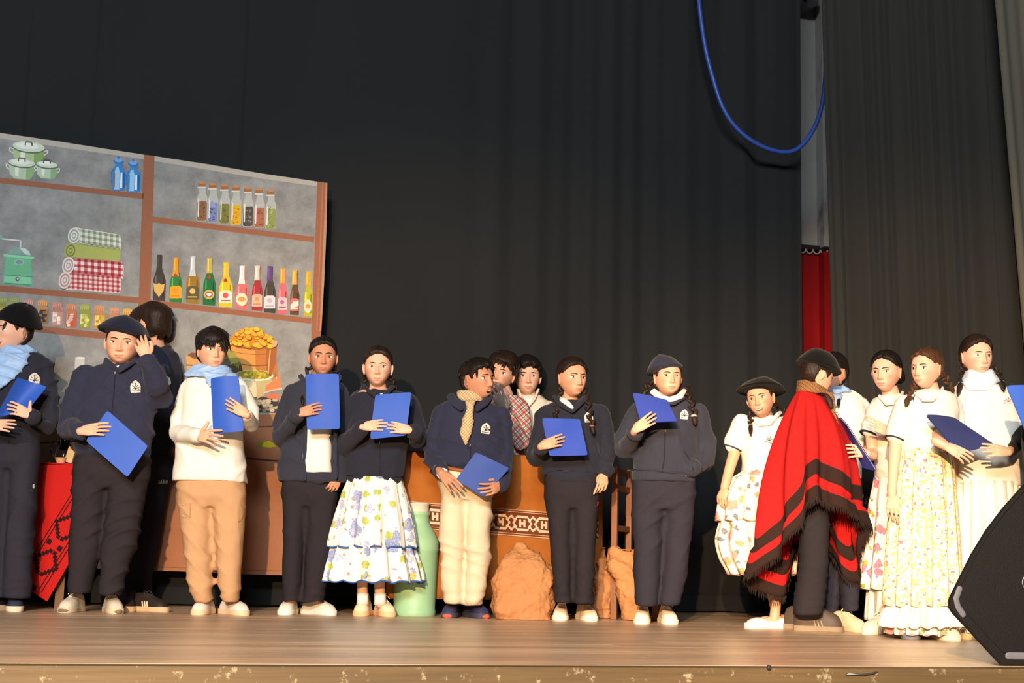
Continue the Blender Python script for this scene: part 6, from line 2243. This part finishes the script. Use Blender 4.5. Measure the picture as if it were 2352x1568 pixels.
# ---- 18: cut off by the picture edge, only folder and sleeve show
p = Person('person in a navy jacket almost wholly beyond the right edge of the picture', 2450, 1485, 'warm', seed=35, Y=6.35, **DRK)
p.head(2450, 825, 96, yaw=-20, hair='sleek', neck=p.W(2452, 880, .02))
p.top('jacket', [(880, 2415, 2490, .06), (894, 2392, 2522, .09), (925, 2380, 2536, .11), (1010, 2384, 2530, .12), (1100, 2384, 2530, .125), (1130, 2388, 2526, .12)],
      [[(2392, 930, 0, 27), (2372, 1010, -.02, 27), (2372, 1050, -.07, 24), (2392, 1020, -.22, 16)], [(2526, 930, 0, 27), (2544, 1020, .0, 25), (2520, 1030, -.2, 16)]], navyk, amp=.008)
p.hand((2392, 1020, -.22), (2420, 1005, -.27), (0, -1, .3), (8, 9, 10, 13), 'under', -1, .78)
p.hand((2520, 1030, -.2), (2480, 1010, -.26), (0, -1, .3), (8, 9, 10, 13), 'under', 1, .78)
p.trousers([(1110, 2388, 2526, .12), (1160, 2386, 2528, .12), (1190, 2396, 2516, .1)], [(1130, 2388, 2464, .1), (1280, 2394, 2452, .085), (1440, 2398, 2446, .07)], [(1130, 2450, 2528, .1), (1280, 2462, 2520, .085), (1440, 2466, 2514, .07)], trk)
p.shoe(2420, 1484, -6, .25, Yoff=-.05)
p.shoe(2492, 1486, 10, .25, Yoff=-.05)
p.finish()
folder('blue folder poking in from the right edge of the picture', [(2311, 885, p.Y - .26), (2425, 884, p.Y - .24), (2455, 1030, p.Y - .255), (2372, 1030, p.Y - .265)], .010, 'x')

# ================================================================== props
def lathe(name, c, prof, mat, parent=None, n=40, smooth=True, cap=True):
    rg = []
    for r, z in prof:
        t_ = np.linspace(0, 2 * math.pi, n, endpoint=False)
        rg.append(np.stack([c[0] + r * np.cos(t_), c[1] + r * np.sin(t_), np.full(n, c[2] + z)], 1))
    v, f = loft(rg, cap=cap)
    o = mk(name, v, f, mat, parent, smooth, origin=c)
    if smooth:
        o.modifiers.new('crisp_edges', 'EDGE_SPLIT').split_angle = 0.7
    return o


# ---- orange counter: table under a woven cloth
m_tw = M('table_wood', (110, 76, 50), .6, .15, 10)
TC = 8.27
A, B = PS(905, 1045, TC), PS(1378, 1045, TC)
zt = .5 * (A[2] + B[2])
sA, sB = float(np.dot(A - st(0, TC, 0), UX)), float(np.dot(B - st(0, TC, 0), UX))
o0 = st((sA + sB) / 2, TC + .17, 0)
tb = thing('counter_table', 'wooden table serving as a shop counter under the orange cloth', 'table', o0)
v, f = box((0, 0, 0), sB - sA - .02, .28, .03)
mk('table_top', v @ RST.T + st((sA + sB) / 2, TC + .17, zt - .022), f, m_tw, tb, False, origin=o0)
for ss in (sA + .06, sB - .06):
    for cc_ in (TC + .07, TC + .27):
        v, f = box((0, 0, 0), .05, .05, zt - .04)
        mk('leg', v @ RST.T + st(ss, cc_, (zt - .04) / 2), f, m_tw, tb, False, origin=o0)
v, f = box((0, 0, 0), sB - sA - .1, .02, .09)
mk('apron', v @ RST.T + st((sA + sB) / 2, TC + .06, zt - .09), f, m_tw, tb, False, origin=o0)
v, f = box((0, 0, 0), sB - sA - .06, .02, .06)
mk('foot_rail', v @ RST.T + st((sA + sB) / 2, TC + .07, .12), f, m_tw, tb, False, origin=o0)
t = NT('orange_wool')
c = t.mix(t.noise(25, 4), lin((158, 92, 36)), lin((178, 104, 44)))
t.bump(t.noise(300, 2, t.scaled(1, 1, 6)), .25, .003)
m_or = t.done(c, .9, .15)
TCc = TC - .012
zb = PS(1150, 1374, TC)[2]
V, n = [], 60
rows_ = [(TC + .32, zt + .004, 0), (TC + .16, zt + .005, 0), (TC + .01, zt + .004, 0), (TCc, zt - .008, 0)] + [(TCc, zt - .008 - (zt - zb) * q, q) for q in np.linspace(.05, 1, 12)]
for cc_, z, q in rows_:
    for i in range(n + 1):
        s_ = sA - .02 + (sB - sA + .04) * i / n
        V.append(st(s_, cc_, z))
ii = np.arange(len(rows_) - 1)[:, None] * (n + 1) + np.arange(n)[None, :]
Fq = np.stack([ii, ii + 1, ii + n + 2, ii + n + 1], -1).reshape(-1, 4)
oc = st((sA + sB) / 2, TCc, zb)
cl = mk('tablecloth', V, Fq, m_or, None, False, origin=oc)
cl.modifiers.new('thickness', 'SOLIDIFY').thickness = .003
tag(cl, 'orange cloth with a woven band of white octagons hanging over the counter', 'tablecloth')
m_wool = attr_mat('woven_wool_print', .9, .12, var=.08, scale=120)
yb_ = lambda x: 1175 + .078 * (x - 1200)
pr = Print('woven_band', TCc, .0045, cl, oc, m_wool)
x0, x1 = 912, 1374
pr.poly([(x0, yb_(x0) - 2), (x1, yb_(x1) - 2), (x1, yb_(x1) + 58), (x0, yb_(x0) + 58)], (112, 58, 30))
for dy_, w_ in ((-3, 2.2), (1.5, 1.4), (51, 1.4), (56, 2.2)):
    pr.line([(x0, yb_(x0) + dy_), (x1, yb_(x1) + dy_)], w_, (206, 168, 138))
pr.end()
motif = ["#....##########....#", "##..############..##", ".####..........####.", "..###..##..##..###..", "..##...##..##...##..", ".##....######....##.", ".##....######....##.", "..##...##..##...##..", "..###..##..##..###..", ".####..........####.", "##..############..##", "#....##########....#"]
for k_ in range(9):
    pr = Print('woven_motif', TCc, .0062, cl, oc, m_wool)
    xc = 924 + 50 * k_
    for r_, row in enumerate(motif):
        c0_ = 0
        while c0_ < 20:
            if row[c0_] == '#':
                c1_ = c0_
                while c1_ < 20 and row[c1_] == '#':
                    c1_ += 1
                xa, xb = xc + c0_ * 2.5, xc + c1_ * 2.5
                ya = 9 + r_ * 2.95
                pr.poly([(xa, yb_(xa) + ya), (xb, yb_(xb) + ya), (xb, yb_(xb) + ya + 2.95), (xa, yb_(xa) + ya + 2.95)], (216, 190, 164))
                pr.k -= 1
                c0_ = c1_
            else:
                c0_ += 1
    pr.end()

# ---- red cloth table at the left
RC = 8.42
A, B = PS(-75, 1066, RC), PS(172, 1066, RC)
zt2 = B[2]
sA, sB = float(np.dot(A - st(0, RC, 0), UX)), float(np.dot(B - st(0, RC, 0), UX))
o0 = st((sA + sB) / 2, RC + .2, 0)
tb = thing('side_table', 'small wooden table under the red cloth by the printed backdrop', 'table', o0)
v, f = box((0, 0, 0), sB - sA - .02, .36, .03)
mk('table_top', v @ RST.T + st((sA + sB) / 2, RC + .21, zt2 - .022), f, m_tw, tb, False, origin=o0)
for ss in (sA + .06, sB - .06):
    for cc_ in (RC + .09, RC + .34):
        v, f = box((0, 0, 0), .045, .045, zt2 - .04)
        mk('leg', v @ RST.T + st(ss, cc_, (zt2 - .04) / 2), f, m_tw, tb, False, origin=o0)
m_redc = M('red_wool_cloth', (178, 30, 28), .9, .08, 40, .25, 400, .12)
outl = [(-75, 1068), (172, 1066), (173, 1268), (108, 1381), (50, 1343), (-20, 1300), (-75, 1270)]
oc = PS(108, 1381, RC)
RCc = RC - .014
Vf = [PS(x, y, RCc) for x, y in outl]
Vb = [PS(x, y, RCc, -.004) for x, y in outl]
n = len(Vf)
Fc = [tuple(range(n)), tuple(range(2 * n - 1, n - 1, -1))] + [(i, n + i, n + (i + 1) % n, (i + 1) % n) for i in range(n)]
tp = [st(sA - .005, RC - .012, zt2 + .004), st(sB + .005, RC - .012, zt2 + .004), st(sB + .005, RC + .39, zt2 + .004), st(sA - .005, RC + .39, zt2 + .004)]
tp2 = [q - np.array([0, 0, .006]) for q in tp]
b = 2 * n
Fc += [(b, b + 1, b + 2, b + 3), (b + 7, b + 6, b + 5, b + 4)] + [(b + i, b + 4 + i, b + 4 + (i + 1) % 4, b + (i + 1) % 4) for i in range(4)]
cl = mk('tablecloth', Vf + Vb + tp + tp2, Fc, m_redc, None, False, origin=oc)
tag(cl, 'red cloth with black stepped pattern hanging to a point from the side table', 'tablecloth')
pr = Print('woven_pattern', RCc, .002, cl, oc, m_wool)
BK = (40, 20, 22)
D = np.array([-98, 157.]) / math.hypot(98, 157)
Nn = np.array([D[1], -D[0]])
def seg(p0, L, w):
    p0 = np.array(p0, float)
    pr.line([tuple(p0), tuple(p0 + D * L)], w, BK)
for p0, L in (((162, 1138), 178), ((167, 1143), 185), ((168, 1228), 146), ((172, 1236), 146)):
    seg(p0, L, 2.0)
for cx, cy in ((153, 1211), (106, 1291)):
    for k_ in range(-4, 5):
        h_ = 5 - abs(k_)
        for sg in (-1, 1):
            q = np.array([cx, cy]) + D * k_ * 7.0 + Nn * sg * h_ * 5.4
            if abs(q[0] - 120) < 56:
                a_, b_ = D * 4.4, Nn * 4.2
                pr.poly([tuple(q + a_ + b_), tuple(q + a_ - b_), tuple(q - a_ - b_), tuple(q - a_ + b_)], BK)
for cx, cy in ((113, 1243), (137, 1259), (78, 1350), (64, 1328)):
    q = np.array([cx, cy])
    a_, b_ = D * 6, Nn * 5
    pr.poly([tuple(q + a_ + b_), tuple(q + a_ - b_), tuple(q - a_ - b_), tuple(q - a_ + b_)], BK)
pr.end()
# things on it
t = NT('smoked_glass')
m_jug = t.done(lin((34, 34, 36)), .12, .6)
c = PS(146, 1066, RC + .16)
c[2] = zt2 + .005
k_ = K(c[1])
jug = lathe('jug', c, [(17 * k_, 0), (20 * k_, .01), (22 * k_, .04), (21 * k_, .07), (15 * k_, .10), (11 * k_, .118), (12 * k_, .135), (13.5 * k_, .142), (11.5 * k_, .142), (10 * k_, .12)], m_jug)
tag(jug, 'small dark glass jug standing on the red cloth', 'jug')
pts = [c + np.array([-12 * k_, -.01, .12]), c + np.array([-26 * k_, -.015, .11]), c + np.array([-30 * k_, -.015, .07]), c + np.array([-21 * k_, -.01, .04])]
tv, tf = tube(pts, [.006] * 4, 8)
mk('handle', tv, tf, m_jug, jug, origin=c)
c = PS(161, 1068, RC + .06)
c[2] = zt2 + .004
Rk = rotm(0, 0, 14) 
v, f = box((0, 0, 0), .042, .03, .085)
mo = bevel_box('carton', np.array([0, 0, .049]), .042, .03, .085, M('carton_cream', (236, 222, 190), .6), None, None, Rk, .004)
mo.location = tuple(c)
tag(mo, 'small cream carton tipped sideways beside the dark jug', 'carton')
v, f = box((0, 0, 0), .044, .004, .02)
mk('carton_flap', (v + [0, -.016, .085]) @ Rk.T, f, M('carton_shade', (214, 170, 120), .6), mo, False)
c2 = PS(139, 1068, RC + .05)
c2[2] = zt2 + .004
bo = lathe('bowl', c2, [(.018, 0), (.026, .012), (.032, .032), (.030, .033), (.022, .012)], M('bowl_peach', (222, 178, 140), .5))
tag(bo, 'small peach coloured bowl at the front of the red cloth', 'bowl')

# ---- milk churn
m_can = M('churn_green_paint', (158, 198, 152), .5, .10, 14, .05, 60, .4)
b0 = PZ(951, 1415)
Yc = b0[1] + .09
b0 = np.array([P(951, 1415, Yc)[0], Yc, 0.0])
k_ = K(Yc)
zz = lambda y: P(951, y, Yc)[2]
can = lathe('milk_churn', b0, [(46 * k_, .0), (47.5 * k_, .006), (47.5 * k_, zz(1400)), (46.2 * k_, zz(1398)), (47.2 * k_, zz(1360)), (50 * k_, zz(1266)), (51 * k_, zz(1264)), (51 * k_, zz(1260)), (50.5 * k_, zz(1258)), (50.5 * k_, zz(1243)), (48 * k_, zz(1236)), (40 * k_, zz(1220)), (31 * k_, zz(1206)), (27.5 * k_, zz(1198)), (27 * k_, zz(1184)), (28.5 * k_, zz(1182)), (28.5 * k_, zz(1177)), (27 * k_, zz(1175))], m_can)
tag(can, 'tall pale green metal milk churn standing beside the flowered skirt', 'churn')
lathe('rim', b0, [(26 * k_, zz(1176)), (26.5 * k_, zz(1160)), (28 * k_, zz(1158)), (28 * k_, zz(1155)), (23 * k_, zz(1155)), (22.5 * k_, zz(1172))], M('churn_rim_cream', (214, 206, 186), .5), can).location = (0, 0, 0)
for sg in (-1, 1):
    q = [b0 * 0 + np.array([sg * 28 * k_, -.01, zz(1186)]), np.array([sg * 42 * k_, -.02, zz(1196)]), np.array([sg * 46 * k_, -.02, zz(1215)]), np.array([sg * 43 * k_, -.01, zz(1228)])]
    tv, tf = tube(q, [.006] * 4, 8)
    if sg < 0:
        mk('handle', tv, tf, m_can, can)

# ---- crumpled paper sacks
m_kraft = M('kraft_paper', (186, 128, 80), .75, .10, 25, .5, 45, .3)


def bag(label, rows, fx, fy, seed, back=.10):
    g = PZ(fx, fy)
    Y = g[1] + back
    k_ = K(Y)
    rg = []
    for py, xl, xr, dep, dy in rows:
        c = P((xl + xr) / 2, py, Y + dy)
        rg.append(ring(c, (xr - xl) / 2 * k_, dep, 24, 3.6))
    v, f, nn = remesh([loft(rg)], .0070, 1)
    # crushed paper: planes that meet in sharp creases
    rr_ = np.random.default_rng(seed)
    d = np.zeros(len(v))
    for i in range(12):
        kv = rr_.normal(size=3)
        kv /= np.linalg.norm(kv)
        fr_ = rr_.uniform(5, 17)
        ph = (v @ kv) * fr_ + rr_.uniform(0, 1)
        tri = np.abs(ph - np.floor(ph) - .5) * 2 - .5
        gate = np.clip(.5 + wob(v, 11, seed + i), 0, 1)
        d += tri * gate * (.030 / fr_ ** .75)
    for i in range(14):
        kv = rr_.normal(size=3)
        kv /= np.linalg.norm(kv)
        fr_ = rr_.uniform(14, 34)
        ph = ((v + .02 * np.stack([wob(v, 14, seed + i), wob(v, 14, seed + i + 3), wob(v, 14, seed + i + 5)], 1)) @ kv) * fr_ + rr_.uniform(0, 1)
        tri = np.abs(ph - np.floor(ph) - .5) * 2
        d += (np.clip(tri - .72, 0, 1) * 3.4 - .2) * np.clip(wob(v, 13, seed + i + 7) * 1.2 + .1, 0, 1) * .0024
    v = v + nn * (d * 2.2)[:, None]
    v[:, 2] = np.maximum(v[:, 2], .002)
    o = np.array([P(fx, fy, Y)[0], Y, 0.0])
    ob = mk('paper_sack', v, f, m_kraft, None, False, origin=o)
    tag(ob, label, 'sack')
    tv, tf = tube([rg[-1][i] + np.array([0, 0, .0]) for i in range(0, 24, 2)] + [rg[-1][0]], [.003] * 13, 5)
    mk('folded_mouth', tv, tf, m_kraft, ob, origin=o)
    return ob


bag('large crumpled brown paper sack beside the cream trousers', [(1425, 1138, 1264, .12, 0), (1400, 1134, 1267, .125, 0), (1340, 1135, 1268, .12, 0), (1312, 1140, 1266, .11, 0), (1296, 1150, 1258, .09, .0), (1280, 1162, 1246, .065, .0), (1263, 1176, 1226, .04, .01), (1247, 1189, 1206, .015, .02)], 1200, 1424, 3, .14)
bag('narrow brown paper sack half hidden behind dark trousers', [(1420, 1366, 1402, .08, 0), (1395, 1362, 1406, .09, 0), (1330, 1366, 1404, .09, 0), (1300, 1372, 1398, .06, 0), (1258, 1382, 1390, .02, 0)], 1384, 1420, 8, .08)
bag('tall brown paper sack leaning against the wooden chair', [(1424, 1436, 1474, .08, 0), (1400, 1430, 1472, .085, 0), (1330, 1408, 1466, .09, 0), (1292, 1396, 1462, .08, .0), (1266, 1402, 1458, .04, .0), (1262, 1408, 1457, .03, .0)], 1452, 1424, 13, .0)

# ---- wooden chair, its back towards us
m_ch = M('chair_wood', (132, 84, 54), .55, .18, 14, .1, 60, .4)
g = PZ(1410, 1428)
Y0 = g[1] + .34
a0 = np.array([P(1411, 1300, Y0)[0], Y0, 0])
ztop = P(1412, 1070, Y0)[2]
zs = P(1412, 1266, Y0)[2]
Y1 = Y0 + .30
a1 = np.array([P(1444, 1300, Y1)[0], Y1, 0])
ax = (a1 - a0) / np.linalg.norm(a1 - a0)
sd = np.array([ax[1], -ax[0], 0])          # towards the right of the picture
ch = thing('wooden_chair', 'plain wooden chair with ladder back between two standing people', 'chair', a0)


def bar(name, p0, p1, w, h):
    d = p1 - p0
    L = np.linalg.norm(d)
    d = d / L
    up = np.array([0, 0, 1.0]) if abs(d[2]) < .9 else ax
    s_ = np.cross(d, up)
    s_ /= np.linalg.norm(s_)
    u_ = np.cross(s_, d)
    R = np.stack([d, s_, u_], 1)
    return bevel_box(name, (p0 + p1) / 2, L, w, h, m_ch, ch, a0, R, .004)


Zv = lambda z: np.array([0, 0, z])
bar('back_post', a0, a0 + Zv(ztop), .034, .034)
bar('back_post', a1, a1 + Zv(ztop), .034, .034)
for z in (P(1430, 1120, Y0)[2], P(1430, 1213, Y0)[2]):
    bar('back_rail', a0 + Zv(z), a1 + Zv(z), .018, .034)
bar('back_rail', a0 + Zv(ztop - .03), a1 + Zv(ztop - .03), .018, .04)
f0, f1 = a0 + sd * .24, a1 + sd * .24
bar('leg', f0, f0 + Zv(zs - .02), .034, .034)
bar('leg', f1, f1 + Zv(zs - .02), .034, .034)
sv = [a0 - sd * .02 - ax * .02, a1 - sd * .02 + ax * .02, f1 + sd * .02 + ax * .02, f0 + sd * .02 - ax * .02]
mk('seat', [q + Zv(zs) for q in sv] + [q + Zv(zs - .025) for q in sv], [(0, 1, 2, 3), (7, 6, 5, 4), (0, 4, 5, 1), (1, 5, 6, 2), (2, 6, 7, 3), (3, 7, 4, 0)], m_ch, ch, False, origin=a0)
bar('stretcher', a0 + Zv(.14), f0 + Zv(.14), .02, .024)
bar('stretcher', a1 + Zv(.14), f1 + Zv(.14), .02, .024)

# ---- stage monitor at the right front
m_mon = M('monitor_black_paint', (17, 15, 15), .6, .15, 200, .3, 300, .35)
m_strip = M('monitor_grey_rubber', (104, 104, 112), .6, .08, 60)
g = PZ(2296, 1529)
MC = g[1] - SL * g[0]
outl = [(2296, 1529), (2186, 1408), (2178, 1396), (2176, 1383), (2180, 1370), (2192, 1346), (2228, 1274), (2262, 1218), (2300, 1168), (2350, 1112), (2398, 1064), (2412, 1056), (2428, 1058), (2600, 1160), (2616, 1180), (2620, 1533)]
front = np.array([PS(x, y, MC) for x, y in outl])
front[0][2] = front[-1][2] = .004
cen = front.mean(axis=0)
inn = np.array([PS(x, y, MC, .0) for x, y in outl])
ins = cen + (inn - cen) * .90
org = np.array([cen[0], cen[1], 0])
bev = cen + (front - cen) * .985 + NX * .010
n = len(front)
dep = np.array([.40, .90, 0]) * .44
rings_ = [cen + (front - cen) * .97 + dep * 1.02, front + dep, front, bev, cen + (front - cen) * .90 + NX * .010, cen + (front - cen) * .885 + NX * .002]
for r_ in rings_:
    r_[:, 2] = np.maximum(r_[:, 2], .003)
v, f = loft(rings_)
mon = mk('stage_monitor', v, f, m_mon, None, False, origin=org)
tag(mon, 'black wedge stage monitor with grey rubber strips at the stage edge', 'speaker')


def strip_on(name, pts, w):
    q = [PS(x, y, MC, .011) for x, y in pts]
    tv, tf = tube(q, [w * K(g[1]) / 2] * len(q), 10, True, .35, NX)
    mk(name, tv, tf, m_strip, mon, origin=org)


strip_on('rubber_strip', [(2200, 1352), (2192, 1374), (2196, 1392), (2208, 1410)], 15)
strip_on('rubber_strip', [(2312, 1505), (2420, 1507), (2540, 1508)], 17)
tt = np.linspace(0, 2 * math.pi, 24)
q = [PS(2362 + 15 * math.cos(a), 1337 + 18 * math.sin(a), MC, .004) for a in tt]
tv, tf = tube(q, [.0025] * 24, 6)
mk('socket_ring', tv, tf, M('socket_steel', (150, 150, 150), .4, metal=.8), mon, origin=org)
v, f = sphere(PS(2362, 1337, MC, .002), .03, .006, .035, 16, 8)
mk('pole_socket', v, f, m_mon, mon, origin=org)
